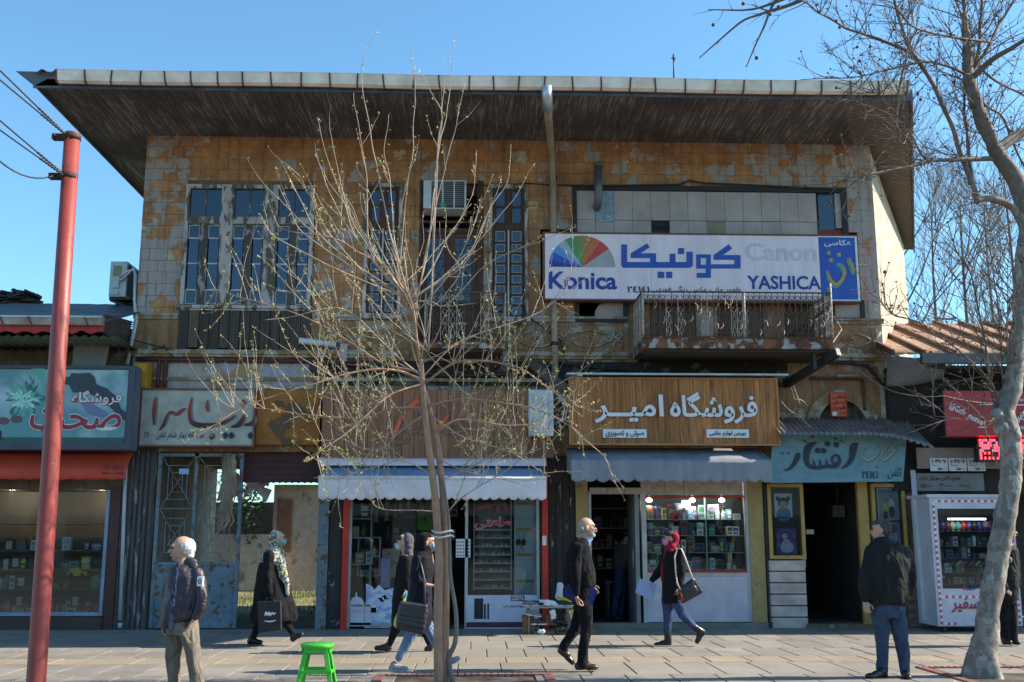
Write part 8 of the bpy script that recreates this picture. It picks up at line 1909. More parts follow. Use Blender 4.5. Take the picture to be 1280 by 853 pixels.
# ---- 3 man seen from behind, right -------------------------------------------------------------
p = Person('grey haired man in black jacket and jeans standing with his back turned', -6.5, Z(1060, 640, 4.0), (200, 840)); z_ = p.P; B = p.body
p.head(162, 92, 152, 1.0, 0, neck=z_(180, 150), dy=0)
p.lo(B, [(145, 150, 215, .06), (175, 110, 285, .1), (260, 110, 300, .12), (380, 115, 290, .11), (470, 115, 290, .12), (500, 125, 280, .12)])
p.ch(B, [(112, 200, 0, 36), (88, 320, -.02, 30), (85, 380, -.03, 28), (88, 450, -.06, 20)]); p.ch(B, [(290, 200, 0, 36), (312, 320, -.02, 30), (312, 370, -.03, 26), (300, 425, -.02, 20)])
p.ch(B, [(160, 500, 0, 62), (165, 630, 0, 46), (170, 800, 0, 28)]); p.ch(B, [(248, 500, 0, 62), (265, 630, 0, 46), (290, 800, 0, 28)])
p.hand(z_(88, 450, -.06), (.0, -.25, -1), (.6, .8, 0), 1, 1.0, .9); p.hand(z_(300, 425, .0), (-.3, .2, -1), (-1, .2, 0), -1, .95, .6)
p.done(); p.face(beard=m_brow)
mb = MB()
for f, s_, u, r in ((-.04, 0, .045, (.085, .08, .078)), (-.06, 0, .0, (.06, .074, .07)), (.01, 0, .075, (.075, .066, .045)), (-.06, 0, -.05, (.035, .055, .04))): mb.sphere(p.hl(f, s_, u), r, 16, 12, M=p.hm)
p.part('hair', mb, cloth('hair_salt', (.1, .088, .08), (.035, .03, .028)), .007, 2, .004, 60)
m_bj = cloth('jacket_charcoal', (.009, .008, .009), (.016, .015, .016), rough=.75)
mb = MB(); p.lo(mb, [(128, 138, 212, .075), (150, 112, 245, .1), (178, 92, 298, .13), (240, 84, 316, .16), (330, 86, 312, .165), (400, 88, 304, .17), (440, 92, 298, .165), (468, 100, 294, .155)], sq=.85)
p.ch(mb, [(110, 195, 0, 60), (84, 320, -.03, 58), (80, 370, -.04, 54), (84, 438, -.06, 44)]); p.ch(mb, [(290, 200, 0, 64), (316, 310, -.03, 58), (318, 350, -.03, 50), (306, 400, -.01, 46)])
p.part('jacket', mb, m_bj, amp=.018, freq=8, smooth=2)
mb = MB(); p.lo(mb, [(455, 108, 292, .14), (500, 112, 290, .14), (530, 116, 288, .13)]); p.ch(mb, [(160, 510, 0, 92), (168, 630, 0, 70), (175, 700, 0, 62), (172, 790, 0, 56)]); p.ch(mb, [(246, 510, 0, 90), (264, 630, 0, 70), (276, 700, 0, 60), (286, 800, 0, 54)])
p.part('jeans', mb, cloth('jeans_blue', (.025, .045, .085), (.045, .07, .12)), amp=.014, freq=12)
p.shoe(z_(196, 832, -.02), z_(90, 836, -.12), m_shblk, m_sole); p.shoe(z_(288, 838, .02), z_(304, 842, -.22), m_shblk, m_sole)
# ---- 4 young woman in navy with shoulder bag ---------------------------------------------------
p = Person('young woman in black scarf, navy coat and pale jeans striding right behind tree', -5.75, Z(460, 650, 4.26), (220, 800)); z_ = p.P; B = p.body
p.head(318, 122, 0, .98, 0, neck=z_(290, 190))
p.lo(B, [(185, 265, 315, .06), (215, 240, 335, .15), (320, 240, 340, .13), (420, 235, 335, .13), (500, 245, 325, .14), (535, 255, 320, .13)])
p.ch(B, [(270, 215, -.17, 36), (258, 300, -.19, 32), (262, 328, -.2, 30), (300, 345, -.2, 27), (350, 352, -.18, 20)]); p.ch(B, [(300, 215, .12, 36), (338, 300, .12, 30), (345, 280, .06, 26), (342, 215, .0, 20)])
p.ch(B, [(265, 560, -.08, 60), (212, 640, -.08, 42), (160, 745, -.08, 24)]); p.ch(B, [(300, 560, .08, 60), (345, 620, .08, 42), (400, 740, .08, 26)])
p.hand(z_(350, 352, -.18), (1, 0, .05), (0, 0, -1), 1, .9, .7); p.hand(z_(342, 215, .0), (-.05, 0, 1), (-1, 0, 0), 1, .85, .8)
p.done(); p.face(False); m_mb = cloth('mask_blue', (.25, .5, .7), rough=.9); p.mask(m_mb)
m_navy_c = cloth('navy_coat', (.007, .008, .02), (.012, .013, .026))
mb = MB()
for f, s_, u, r in ((-.05, 0, .02, (.09, .092, .105)), (-.04, 0, -.06, (.085, .085, .08)), (-.02, 0, -.13, (.085, .1, .06)), (.0, 0, .07, (.075, .075, .05))): mb.sphere(p.hl(f, s_, u), r, 16, 12, M=p.hm)
p.lo(mb, [(170, 258, 330, .12), (200, 238, 345, .2), (250, 228, 348, .225), (300, 224, 345, .22), (325, 235, 335, .2)]); p.part('headscarf', mb, m_blackcl, .011, 3, .009, 12)
mb = MB(); p.lo(mb, [(200, 245, 345, .18), (280, 232, 345, .19), (360, 222, 342, .19), (440, 215, 340, .2), (520, 210, 342, .2), (565, 222, 330, .18)]); p.ch(mb, [(268, 215, -.17, 56), (254, 295, -.2, 50), (264, 325, -.21, 46), (292, 340, -.205, 40)]); p.ch(mb, [(300, 215, .12, 50), (338, 300, .13, 44), (345, 282, .07, 38), (343, 240, .02, 34)]); p.part('coat', mb, m_navy_c, amp=.01, freq=11)
mb = MB(); p.ch(mb, [(262, 545, -.08, 76), (214, 640, -.08, 56), (164, 735, -.08, 40)]); p.ch(mb, [(306, 545, .08, 74), (345, 620, .08, 54), (392, 722, .08, 38)]); p.part('jeans', mb, m_jb, amp=.005, freq=16)
m_snk = flat('sneaker_grey', 150, 146, 150, .6); m_sol2 = flat('sole_pale', 190, 188, 190, .6)
p.shoe(z_(112, 808, -.08), z_(214, 808, -.08), m_snk, m_sol2, name='sneaker'); p.shoe(z_(410, 790, .08), z_(495, 745, .08), m_snk, m_sol2, name='sneaker')
bg_ = thing('shoulder_bag', z_(235, 600, -.3), 'large dark grey leather shoulder bag of the woman in navy', 'handbag')
mb = MB(); c_ = [z_(180, 445, -.32), z_(308, 462, -.32), z_(285, 597, -.32), z_(162, 570, -.32)]
for a, b in zip(c_, c_[1:]+c_[:1]): cap(mb, a, .03, b, .03, 10)
for t_ in (.2, .4, .6, .8): cap(mb, c_[0].lerp(c_[3], t_), .042, c_[1].lerp(c_[2], t_), .042, 10)
m_bagg = flat('bag_grey', 58, 57, 62, .4); fuse(mb, .011, 4).build('bag_body', m_bagg, bg_)
mb = MB(); f_ = [c_[0], c_[1], c_[1].lerp(c_[2], .45), c_[0].lerp(c_[3], .45)]
for t_ in (0, .25, .5, .75, 1.0): cap(mb, f_[0].lerp(f_[3], t_)+Vector((0, -.03, 0)), .018, f_[1].lerp(f_[2], t_)+Vector((0, -.03, 0)), .018, 8)
fuse(mb, .009, 3).build('bag_flap', m_bagg, bg_)
mb = MB(); mb.tube([z_(300, 460, -.33), z_(303, 370, -.3), z_(300, 320, -.27), z_(285, 250, -.23), z_(270, 205, -.18)], .013, 6); mb.build('strap', m_bagg, bg_)
# ---- 5 woman behind her walking left ------------------------------------------------------------
p = Person('woman in grey hood and long black coat walking left beside the posters', -3.7, Z(460, 650, 4.26), (160, 700)); z_ = p.P; B = p.body
p.head(186, 122, 180, .98, 0, neck=z_(205, 185))
p.lo(B, [(180, 180, 235, .06), (205, 160, 250, .15), (300, 165, 245, .13), (420, 160, 240, .14), (520, 150, 235, .14)])
p.ch(B, [(200, 215, -.17, 30), (205, 290, -.19, 26), (203, 340, -.2, 22), (200, 378, -.2, 17)]); p.ch(B, [(190, 215, .17, 30), (170, 300, .19, 26), (160, 360, .19, 20), (150, 400, .19, 17)])
p.ch(B, [(180, 530, -.08, 48), (140, 590, -.08, 36), (112, 680, -.08, 22)]); p.ch(B, [(230, 530, .08, 48), (300, 590, .08, 36), (330, 675, .08, 22)])
p.hand(z_(200, 376, -.2), (0, 0, -1), (-1, 0, 0), -1, .9, 1.1); p.hand(z_(150, 400, .19), (-.2, 0, -1), (-1, 0, 0), 1, .9, .7)
p.done(); p.face(False); p.mask(cloth('mask_pale', (.35, .6, .66), rough=.9))
mb = MB(); mb.sphere(p.hl(.02, 0, .05), (.07, .07, .05), 12, 8, M=p.hm); p.part('hair', mb, flat('hair_dark', 35, 26, 24, .6), .008, 2, .003, 30)
mb = MB()
for f, s_, u, r in ((-.065, 0, .03, (.085, .09, .105)), (-.08, 0, -.05, (.07, .085, .09)), (-.07, 0, -.12, (.07, .09, .06))): mb.sphere(p.hl(f, s_, u), r, 16, 12, M=p.hm)
chain(mb, [(p.hl(-.07, 0, -.1), .07), (z_(225, 240, -.05), .05), (z_(222, 300, -.1), .03)]); p.part('hood', mb, cloth('hood_grey', (.12, .11, .13), (.07, .065, .08)), .01, 3, .006, 16)
mb = MB(); p.lo(mb, [(190, 168, 250, .15), (260, 150, 255, .19), (340, 140, 250, .19), (430, 132, 245, .2), (500, 128, 245, .2), (575, 128, 250, .19)]); p.ch(mb, [(205, 215, -.17, 46), (208, 290, -.2, 42), (205, 360, -.2, 36)]); p.ch(mb, [(190, 215, .17, 46), (172, 300, .2, 40), (152, 385, .2, 34)]); p.part('coat', mb, m_blackcl, amp=.011, freq=10)
mb = MB(); p.ch(mb, [(180, 540, -.08, 56), (142, 592, -.08, 44), (112, 672, -.08, 30)]); p.ch(mb, [(235, 540, .08, 56), (300, 592, .08, 42), (328, 665, .08, 28)]); p.part('trousers', mb, m_blackcl, amp=.005)
p.shoe(z_(122, 702, -.08), z_(32, 692, -.08), m_shblk, m_sole, name='boot'); p.shoe(z_(345, 698, .08), z_(300, 702, .08), m_shblk, m_sole, name='boot')
yb_ = thing('carrier_bag', z_(165, 560, -.25), 'yellow green plastic bag with blue knot in the hand of the hooded woman', 'bag')
mb = MB(); chain(mb, [(z_(198, 412, -.22), .016), (z_(182, 470, -.24), .04), (z_(165, 530, -.25), .06), (z_(155, 552, -.25), .055)]); fuse(mb, .008, 2, .006, 25).build('bag_body', mat('bag_lime', (.42, .5, .05), .3, dirt=0, obj=True), yb_)
mb = MB(); cap(mb, z_(203, 385, -.22), .018, z_(198, 415, -.22), .016); fuse(mb, .006, 1, .003, 40).build('bag_knot', flat('bag_cyan', 60, 170, 200), yb_)
# ---- 6 woman with patterned scarf ----------------------------------------------------------------
p = Person('woman in patterned yellow grey headscarf and black chador walking past the passage', -2.75, Z(290, 650, 5.018), (150, 780)); z_ = p.P; B = p.body
p.head(292, 120, 0, .98, 0, neck=z_(262, 190))
p.lo(B, [(185, 235, 290, .06), (215, 210, 320, .15), (320, 205, 310, .13), (440, 205, 310, .14), (560, 205, 320, .14), (620, 215, 320, .13)])
p.ch(B, [(240, 230, -.17, 40), (228, 340, -.2, 34), (225, 400, -.2, 30), (238, 480, -.2, 22)]); p.ch(B, [(280, 230, .17, 40), (310, 340, .2, 34), (330, 400, .2, 30), (345, 460, .2, 22)])
p.ch(B, [(225, 600, .08, 60), (165, 660, .08, 46), (130, 740, .08, 30)]); p.ch(B, [(300, 600, -.08, 60), (345, 660, -.08, 46), (385, 720, -.08, 30)])
p.hand(z_(238, 480, -.2), (.8, 0, -.5), (0, .1, -1), 1, .9, .9); p.hand(z_(345, 460, .2), (.3, 0, -1), (1, 0, 0), -1, .9, .7)
p.done(); p.face(False); p.mask(cloth('mask_teal', (.12, .5, .48), rough=.9))
t = NT('patterned_scarf'); q_ = t.pos(obj=True); n1 = t.noise(q_, 26, 3, .6); n2 = t.noise(q_, 17, 4, .6, 1.0)
c = t.mix(t.ramp(n1, .47, .53), (.05, .07, .07), (.45, .45, .4)); c = t.mix(t.ramp(n2, .58, .62), c, (.5, .38, .05)); t.col(c); t.p.inputs['Roughness'].default_value = .85
mb = MB()
for f, s_, u, r in ((-.05, 0, .025, (.092, .095, .108)), (-.06, 0, -.06, (.085, .09, .085)), (-.03, 0, -.13, (.085, .1, .06))): mb.sphere(p.hl(f, s_, u), r, 16, 12, M=p.hm)
p.lo(mb, [(180, 215, 320, .14), (215, 185, 335, .21), (262, 165, 345, .235), (290, 210, 348, .2)]); chain(mb, [(z_(300, 270, -.12), .09), (z_(318, 340, -.14), .07), (z_(345, 400, -.15), .04), (z_(348, 470, -.15), .028)]); p.part('headscarf', mb, t.m, .011, 3, .008, 13)
mb = MB(); p.lo(mb, [(215, 190, 325, .19), (300, 165, 340, .22), (380, 155, 355, .24), (460, 145, 372, .26), (540, 130, 395, .28), (600, 115, 410, .29), (635, 118, 405, .27)]); p.ch(mb, [(235, 230, -.18, 66), (222, 350, -.23, 62), (222, 410, -.24, 56), (232, 462, -.23, 46)]); p.part('chador', mb, m_blackcl, amp=.024, freq=6)
mb = MB(); p.ch(mb, [(200, 620, .08, 66), (160, 670, .08, 50), (134, 735, .08, 38)]); p.ch(mb, [(310, 620, -.08, 64), (350, 665, -.08, 48), (380, 712, -.08, 38)]); p.part('trousers', mb, m_blackcl, amp=.004)
p.shoe(z_(96, 780, .08), z_(192, 780, .08), m_shblk, m_sole, name='boot'); p.shoe(z_(376, 768, -.08), z_(455, 722, -.08), m_shblk, m_sole, name='boot')
cb = thing('shopping_bag', z_(230, 705, -.32), 'black shopping bag with white script carried by the woman in the patterned scarf', 'bag')
slab_part('bag_body', [z_(158, 515, -.4), z_(302, 512, -.4), z_(306, 690, -.4), z_(168, 712, -.4)], .1, flat('bag_matte', 34, 35, 42, .7), cb)
mb = MB(); mb.tube([z_(200, 512, -.37), z_(225, 492, -.3), z_(255, 490, -.3), z_(270, 512, -.37)], .008, 6); mb.build('bag_handle', m_blackp, cb)
ym = -2.75-.402; a_ = Z(290, 650, 5.018)
mb = MB()
for pts in ([(206, 600, 5), (214, 578, 7), (222, 598, 8), (232, 580, 7), (240, 600, 8), (252, 582, 6), (262, 592, 7), (274, 582, 4)], [(204, 634, 3), (240, 638, 6), (275, 630, 3)]): stroke(mb, [(*a_(x, y), w_/5) for x, y, w_ in pts], ym, .003)
mb.build('lettering', m_white, cb)
# ---- 7 old man in front, left ---------------------------------------------------------------------
p = Person('white haired old man in dark puffer jacket, hand in pocket of beige trousers', -8.55, Z(190, 660, 4.42), (170, 1050)); z_ = p.P; B = p.body
p.root.location.z = -.13; WL[p.root.name] = Vector(p.root.location)
p.head(163, 118, 200, 1.0, 0, neck=z_(170, 205))
p.lo(B, [(200, 145, 205, .06), (240, 100, 250, .1), (330, 95, 250, .12), (450, 95, 240, .12), (540, 95, 240, .12), (570, 100, 235, .12)])
p.ch(B, [(105, 250, .08, 38), (80, 370, .06, 32), (72, 440, .04, 30), (70, 520, .0, 20)]); p.ch(B, [(245, 250, -.08, 38), (275, 380, -.1, 34), (262, 440, -.1, 30), (232, 505, -.12, 22)])
p.ch(B, [(120, 580, .05, 68), (120, 760, .05, 50), (122, 1000, .05, 34)]); p.ch(B, [(205, 580, -.05, 68), (240, 760, -.05, 50), (275, 1000, -.05, 34)])
p.hand(z_(228, 508, -.13), (-.5, .1, -.9), (-1, 0, 0), 1, .95, .6); p.hand(z_(70, 520, .0), (-.1, 0, -1), (1, 0, 0), -1, .95, .8)
p.done(.008); p.face(beard=flat('beard_white', 200, 198, 192, .9))
mb = MB()
for f, s_, u, r in ((-.06, 0, .012, (.066, .084, .088)), (-.035, .05, .01, (.06, .042, .06)), (-.035, -.05, .01, (.06, .042, .06)), (-.065, 0, -.05, (.05, .064, .045))): mb.sphere(p.hl(f, s_, u), r, 16, 12, M=p.hm)
p.part('hair', mb, cloth('hair_white', (.6, .58, .55), (.45, .43, .4)), .007, 2, .004, 50)
t = NT('puffer'); q_ = t.pos(obj=True); t.col(t.mix(t.ramp(t.noise(q_, 4, 5), .4, .65), (.018, .014, .02), (.04, .03, .04))); t.p.inputs['Roughness'].default_value = .4; t.bump(t.noise(t.pos((1, 1, 2.2), True), 16, 4), .6, .02); m_puf = t.m
mb = MB(); p.lo(mb, [(208, 118, 222, .09), (225, 92, 262, .13), (270, 82, 286, .16), (350, 75, 288, .17), (430, 66, 275, .175), (500, 52, 262, .175), (555, 48, 160, .12)], sq=.9)
p.ch(mb, [(102, 252, .08, 64), (78, 370, .06, 56), (70, 450, .04, 54), (66, 530, .02, 48)]); p.ch(mb, [(250, 252, -.08, 72), (280, 375, -.12, 68), (266, 440, -.13, 66), (238, 488, -.14, 52)]); p.part('jacket', mb, m_puf, amp=.012, freq=12, smooth=3)
mb = MB(); p.ch(mb, [(185, 185, .02, 70), (222, 200, -.03, 66), (235, 215, -.06, 50)]); p.part('hood', mb, m_puf, .011, 3, .008, 14)
mb = MB();
for (x, y, dy, w_) in ((142, 232, -.10, 26), (136, 290, -.135, 30), (128, 350, -.15, 32), (120, 410, -.15, 34), (113, 470, -.148, 36), (108, 515, -.14, 34)): mb.sphere(z_(x, y, dy), (p.w(w_), .03, .1), 12, 8); p.part('shirt', mb, cloth('shirt_slate', (.11, .12, .22)), .011, 3, .004)
m_khaki = cloth('khaki', (.2, .172, .135), (.13, .11, .085))
mb = MB(); p.lo(mb, [(500, 88, 250, .14), (545, 84, 255, .15), (590, 88, 250, .14)]); p.ch(mb, [(128, 585, .05, 96), (120, 760, .05, 84), (122, 870, .05, 78), (126, 1000, .05, 72)]); p.ch(mb, [(206, 580, -.05, 100), (238, 760, -.05, 86), (258, 870, -.05, 78), (276, 1005, -.05, 72)]); p.part('trousers', mb, m_khaki, amp=.018, freq=11)
h1, t1_ = z_(140, 1050, .05), z_(70, 1070, -.05); h1.z = t1_.z = -.13; p.shoe(h1, t1_, m_brs, m_sole); h1, t1_ = z_(300, 1050, -.05), z_(225, 1075, -.2); h1.z = t1_.z = -.13; p.shoe(h1, t1_, m_brs, m_sole)
mb = MB(); v = z_(266, 296, -.215); mb.box(v.x-.025, v.x+.025, v.y-.012, v.y+.03, v.z-.04, v.z+.04); pt_ = mb.build('sleeve_patch', m_white, p.root)
mb = MB(); mb.tube([(v.x+.013*math.cos(a*.6), v.y-.014, v.z+.018*math.sin(a*.6)) for a in range(11)], .004, 4); mb.build('patch_print', m_blackp, pt_)
# ---- 8 person half hidden behind the plane tree ----------------------------------------------------
p = Person('person in black half hidden behind the plane trunk at the right edge', -3.2, Z(1190, 640, 4.0), (270, 660)); z_ = p.P; B = p.body
p.head(285, 100, -10, .98, 0, neck=z_(278, 165))
p.lo(B, [(160, 255, 300, .06), (185, 225, 325, .13), (280, 230, 320, .12), (400, 230, 318, .12), (450, 235, 315, .12)])
p.ch(B, [(240, 195, -.1, 30), (236, 280, -.12, 26), (250, 340, -.14, 22), (275, 395, -.15, 18)]); p.ch(B, [(305, 195, .1, 30), (315, 280, .12, 26), (322, 340, .1, 22), (318, 390, .08, 18)])
p.ch(B, [(262, 450, .0, 50), (266, 540, 0, 38), (268, 640, 0, 24)]); p.ch(B, [(296, 450, 0, 50), (300, 540, 0, 38), (304, 640, 0, 24)])
p.hand(z_(275, 395, -.15), (.8, 0, -.5), (0, 1, -.3), 1, .9, .8); p.hand(z_(318, 390, .08), (0, 0, -1), (-1, 0, 0), -1, .9, .8); p.done(); p.face()
mb = MB()
for f, s_, u, r in ((-.03, 0, .045, (.09, .085, .08)), (-.06, 0, .0, (.06, .075, .07))): mb.sphere(p.hl(f, s_, u), r, 16, 12, M=p.hm)
p.part('hair', mb, flat('hair_dark', 35, 26, 24, .6), .008, 2, .004, 40)
mb = MB(); p.lo(mb, [(168, 245, 310, .1), (190, 220, 330, .15), (300, 218, 330, .16), (420, 222, 328, .16), (440, 226, 322, .15)]); p.ch(mb, [(236, 200, -.1, 44), (232, 285, -.13, 40), (248, 340, -.15, 36), (268, 382, -.155, 30)]); p.ch(mb, [(312, 200, .1, 44), (322, 285, .12, 40), (325, 370, .1, 34)]); p.part('coat', mb, m_bj, amp=.009, freq=11)
mb = MB(); p.lo(mb, [(425, 228, 322, .14), (460, 230, 320, .14)]); p.ch(mb, [(262, 460, 0, 58), (264, 540, 0, 52), (268, 635, 0, 48)]); p.ch(mb, [(296, 460, 0, 58), (300, 540, 0, 52), (304, 635, 0, 48)]); p.part('trousers', mb, m_blackcl, amp=.006)
p.shoe(z_(250, 662, 0), z_(305, 664, -.06), m_shblk, m_sole); p.shoe(z_(285, 662, .06), z_(345, 664, 0), m_shblk, m_sole)
# ---- 9 shopkeeper deep in the electronics shop ------------------------------------------------------
p = Person('dim figure of a shopkeeper bending inside the open electronics shop', 1.3, Z(640, 613, 3.553), (460, 600)); z_ = p.P; B = p.body
p.head(515, 195, 10, .98, 25, neck=z_(500, 235))
p.lo(B, [(230, 485, 520, .06), (250, 460, 530, .15), (290, 455, 535, .13), (340, 450, 520, .13)])
p.ch(B, [(500, 255, -.17, 24), (520, 295, -.18, 20), (545, 285, -.15, 14)]); p.ch(B, [(500, 255, .17, 24), (525, 295, .18, 20), (550, 282, .15, 14)])
p.ch(B, [(480, 345, -.08, 36), (470, 450, -.08, 28), (450, 560, -.08, 18)]); p.ch(B, [(485, 345, .08, 36), (490, 450, .08, 28), (480, 560, .08, 18)])
p.hand(z_(545, 285, -.15), (1, 0, 0), (0, 0, -1), 1, .9, .6); p.hand(z_(550, 282, .15), (1, 0, 0), (0, 0, -1), -1, .9, .6); p.done(.01); p.face()
mb = MB(); mb.sphere(p.hl(-.03, 0, .04), (.09, .085, .08), 14, 10, M=p.hm); p.part('hair', mb, flat('hair_dark', 35, 26, 24, .6), .009, 2, .004, 40)
mb = MB(); p.lo(mb, [(240, 470, 530, .14), (260, 455, 538, .18), (300, 450, 540, .17), (340, 446, 525, .16)]); p.ch(mb, [(500, 258, -.17, 34), (522, 296, -.19, 30), (540, 287, -.16, 24)]); p.ch(mb, [(500, 258, .17, 34), (526, 296, .19, 30), (545, 284, .16, 24)]); p.part('sweater', mb, cloth('sweater_taupe', (.12, .1, .09)), amp=.006)
mb = MB(); p.ch(mb, [(480, 340, -.08, 48), (470, 450, -.08, 38), (450, 555, -.08, 30)]); p.ch(mb, [(487, 340, .08, 48), (490, 450, .08, 38), (480, 555, .08, 30)]); p.part('jeans', mb, m_jn, amp=.006)
h1 = z_(440, 560, -.08); h1.z = .03; t1_ = h1+Vector((.24, 0, 0)); p.shoe(h1, t1_, m_shblk, m_sole); h1 = h1+Vector((.1, .16, 0)); p.shoe(h1, h1+Vector((.24, 0, 0)), m_shblk, m_sole)
# ================================================================ green plastic stool
st = thing('plastic_stool', (ground(397, 870).x, -7.3, 0), 'bright green plastic stool standing on the pavement at the bottom edge', 'stool')
m_gp = NT('green_plastic'); q_ = m_gp.pos(obj=True); m_gp.col(m_gp.mix(m_gp.ramp(m_gp.noise(q_, 7, 9, .75), .52, .7, 0, .55), (.055, .45, .035), (.05, .2, .03))); m_gp.p.inputs['Roughness'].default_value = .42; m_gp.bump(m_gp.noise(m_gp.pos(obj=True), 60, 3), .05, .004); m_gp = m_gp.m
sx, sy, sh_ = at(397, 806, -7.3).x, -7.3, at(397, 806, -7.45).z
mb = MB(); loft(mb, [((sx, sy, sh_-.05), .15, .15), ((sx, sy, sh_-.03), .165, .165), ((sx, sy, sh_-.008), .166, .166), ((sx, sy, sh_), .155, .155)], 40, .75); mb.build('seat', m_gp, st)
mb = MB(); loft(mb, [((sx, sy, sh_-.001), .05, .03), ((sx, sy, sh_+.003), .045, .026)], 20); mb.build('seat_slot_rim', m_gp, st)
for sxn, syn in ((-1, -1), (1, -1), (-1, 1), (1, 1)):
 mb = MB(); top_, bot_ = Vector((sx+sxn*.115, sy+syn*.115, sh_-.03)), Vector((sx+sxn*.195, sy+syn*.195, 0))
 A_ = [top_+Vector((-sxn*.04, 0, 0)), top_+Vector((.0, 0, 0)), top_+Vector((0, -syn*.04, 0))]; Bq = [bot_+Vector((-sxn*.035, 0, 0)), bot_, bot_+Vector((0, -syn*.035, 0))]
 inn = Vector((-sxn*.008, -syn*.008, 0)); vs_ = A_+[v+inn for v in A_]+Bq+[v+inn for v in Bq]
 mb.add(vs_, [(0, 1, 7, 6), (1, 2, 8, 7), (3, 9, 10, 4), (4, 10, 11, 5), (0, 6, 9, 3), (2, 5, 11, 8), (6, 7, 10, 9), (7, 8, 11, 10), (0, 3, 4, 1), (1, 4, 5, 2)]); mb.build('leg', m_gp, st)
zz = sh_*.42; hw = .115+.08*(1-zz/sh_)
for a, b in (((-hw, -hw), (hw, -hw)), ((-hw, hw), (hw, hw)), ((-hw, -hw), (-hw, hw)), ((hw, -hw), (hw, hw))): mb = MB(); mb.beam((sx+a[0], sy+a[1], zz), (sx+b[0], sy+b[1], zz), .008, .035); mb.build('brace', m_gp, st)
for sxn, syn in ((0, -1), (0, 1), (-1, 0), (1, 0)): mb = MB(); mb.beam((sx-(.11 if not sxn else -sxn*.135), sy-(.11 if not syn else -syn*.135), sh_-.06), (sx+(.11 if not sxn else sxn*.135), sy+(.11 if not syn else syn*.135), sh_-.06), .008, .05); mb.build('apron', m_gp, st)
# ================================================================ shoe stall
m_card = mat('cardboard', (.33, .17, .085), .85, c2=(.27, .14, .07), scale=4, dirt=.2)
ysr = -1.0; sz = Z(640, 613, 3.553)
def cb_(x0, y0, x1, y1, dep, lab, yo=0.0):
 q = rc(*sz(x0, y0), *sz(x1, y1), ysr+yo); mb = MB(); z0_ = max(q[2], 0); mb.box(q[0], q[1], ysr+yo, ysr+yo+dep, z0_, q[3]); mb.box(q[0]-.004, q[1]+.004, ysr+yo-.004, ysr+yo+dep+.004, q[3]-.05, q[3]+.003); mb.box((q[0]+q[1])/2-.02, (q[0]+q[1])/2+.02, ysr+yo-.006, ysr+yo, z0_+.02, q[3]-.02)
 tag(mb.build('cardboard_box', m_card, None), lab, 'cardboard box')
cb_(50, 562, 97, 664, .4, 'tall upright cardboard box at the left of the shoe stall'); cb_(98, 628, 240, 668, .4, 'long low cardboard box at the front of the shoe stall', -.15); cb_(245, 622, 373, 668, .35, 'low cardboard box at the right end of the shoe stall'); cb_(235, 552, 285, 620, .3, 'square cardboard box under the right end of the shoe board', .1); cb_(150, 552, 200, 600, .3, 'small cardboard box under the middle of the shoe board', .1)
q = rc(*sz(58, 517), *sz(270, 524), ysr-.1); mb = MB(); mb.box(q[0], q[1], ysr-.12, ysr+.3, q[2], q[3]); mb.box(q[0]+.05, q[0]+.08, ysr-.05, ysr-.02, .0, q[2]); mb.box(q[1]-.08, q[1]-.05, ysr-.05, ysr-.02, .0, q[2]); mb.box(q[0]+.05, q[0]+.08, ysr+.25, ysr+.28, 0, q[2]); mb.box(q[1]-.08, q[1]-.05, ysr+.25, ysr+.28, 0, q[2]); shelf_ = tag(mb.build('shoe_board', wood('pale_plank', (.4, .36, .3), (.3, .26, .2), 'x'), None), 'pale board on legs carrying the row of shoes for sale', 'shelf')
def shoe_thing(x, y, dr, m, sole, lab, yo=-.05, tilt=0, s_=1.0):
 v = at(*sz(x, y), ysr+yo); t_ = thing('shoe', v, lab, 'shoe'); d = Vector((math.cos(R(tilt))*dr, .1, math.sin(R(tilt)))); d.normalize(); L_ = .27*s_; h0 = v-d*L_/2; sd_ = Vector((0, 1, 0)); up = sd_.cross(d); up = up if up.z > 0 else -up; M_ = Matrix((d, sd_, up)).transposed(); mb = MB()
 mb.sphere(h0+d*L_*.2+up*.05, (L_*.22, .036, .05), 12, 8, M=M_); mb.sphere(h0+d*L_*.72+up*.035, (L_*.28, .044, .034), 12, 8, M=M_); mb.sphere(h0+d*L_*.45+up*.05, (L_*.27, .038, .044), 12, 8, M=M_); f = fuse(mb, .009, 2); f.build('upper', m, t_)
 mb = MB(); mb.sphere(h0+d*L_*.22+up*.012, (L_*.23, .04, .018), 12, 6, M=M_); mb.sphere(h0+d*L_*.7+up*.012, (L_*.32, .047, .018), 12, 6, M=M_); fuse(mb, .009, 1).build('sole', sole, t_)
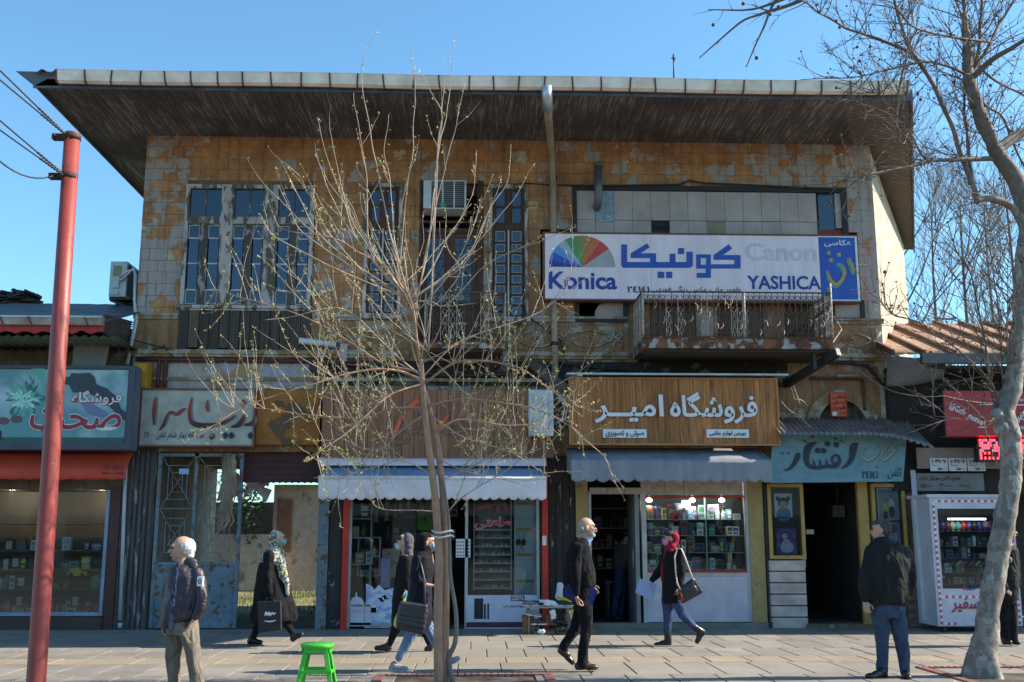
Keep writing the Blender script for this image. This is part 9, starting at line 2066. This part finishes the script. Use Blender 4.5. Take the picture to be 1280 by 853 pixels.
m_shw = flat('shoe_white', 215, 215, 218, .5); m_shg = flat('shoe_grey', 110, 112, 118, .7); m_shy = flat('shoe_yellow', 220, 175, 30, .6)
shoe_thing(85, 516, 1, m_shg, m_shw, 'grey shoe with white sole first on the shoe board'); shoe_thing(115, 516, 1, m_shblk, m_shw, 'black shoe second on the shoe board', .1); shoe_thing(180, 516, 1, m_shw, m_shw, 'white sneaker in the middle of the shoe board', -.05, -8, 1.15); shoe_thing(150, 512, 1, m_shw, m_shw, 'smaller white sneaker behind on the shoe board', .12); shoe_thing(238, 516, 1, m_shblk, m_shw, 'black shoe with white sole right on the shoe board'); shoe_thing(225, 500, -1, m_shy, m_shw, 'yellow and black sneaker tilted on the shoe board', .15, 30)
shoe_thing(96, 560, 1, m_shg, m_shw, 'grey sneaker on the boxes below the shoe board', -.1, -10); shoe_thing(172, 560, 1, m_shw, m_shw, 'white sneaker standing toe down below the board', -.12, -75, .7); shoe_thing(258, 558, 1, m_shy, m_shw, 'yellow sneaker standing toe down below the board', -.12, -75, .7); shoe_thing(210, 598, -1, m_shblk, m_sole, 'black leather shoe low on the shoe stall', -.16, 20); shoe_thing(225, 632, 1, m_shblk, m_sole, 'black boot at the bottom of the shoe stall', -.3, 10); shoe_thing(120, 598, 1, m_brs, m_shw, 'brown slipper on the low boxes of the shoe stall', -.15)
mb = MB(); v = at(*sz(132, 628), ysr-.2); mb.sphere((v.x, v.y, v.z), (.055, .04, .045), 10, 8); tag(fuse(mb, .009, 0, .02, 25).build('crumpled_bag', flat('plastic_white', 225, 225, 228, .3), None), 'crumpled white plastic bag on the front cardboard box', 'bag')
mb = MB(); a, b = at(*sz(208, 480), ysr+.2), at(*sz(216, 410), ysr+.2); loft(mb, [((a.x, a.y, a.z), .07, .04), (((a.x+b.x)/2, a.y, (a.z+b.z)/2), .05, .04), ((b.x, b.y, b.z), .06, .04)], 12); tag(fuse(mb, .01, 2, .01, 14).build('white_cloth', flat('rag_white', 205, 208, 214, .8), None), 'white cloth hanging behind the shoe board', 'cloth')
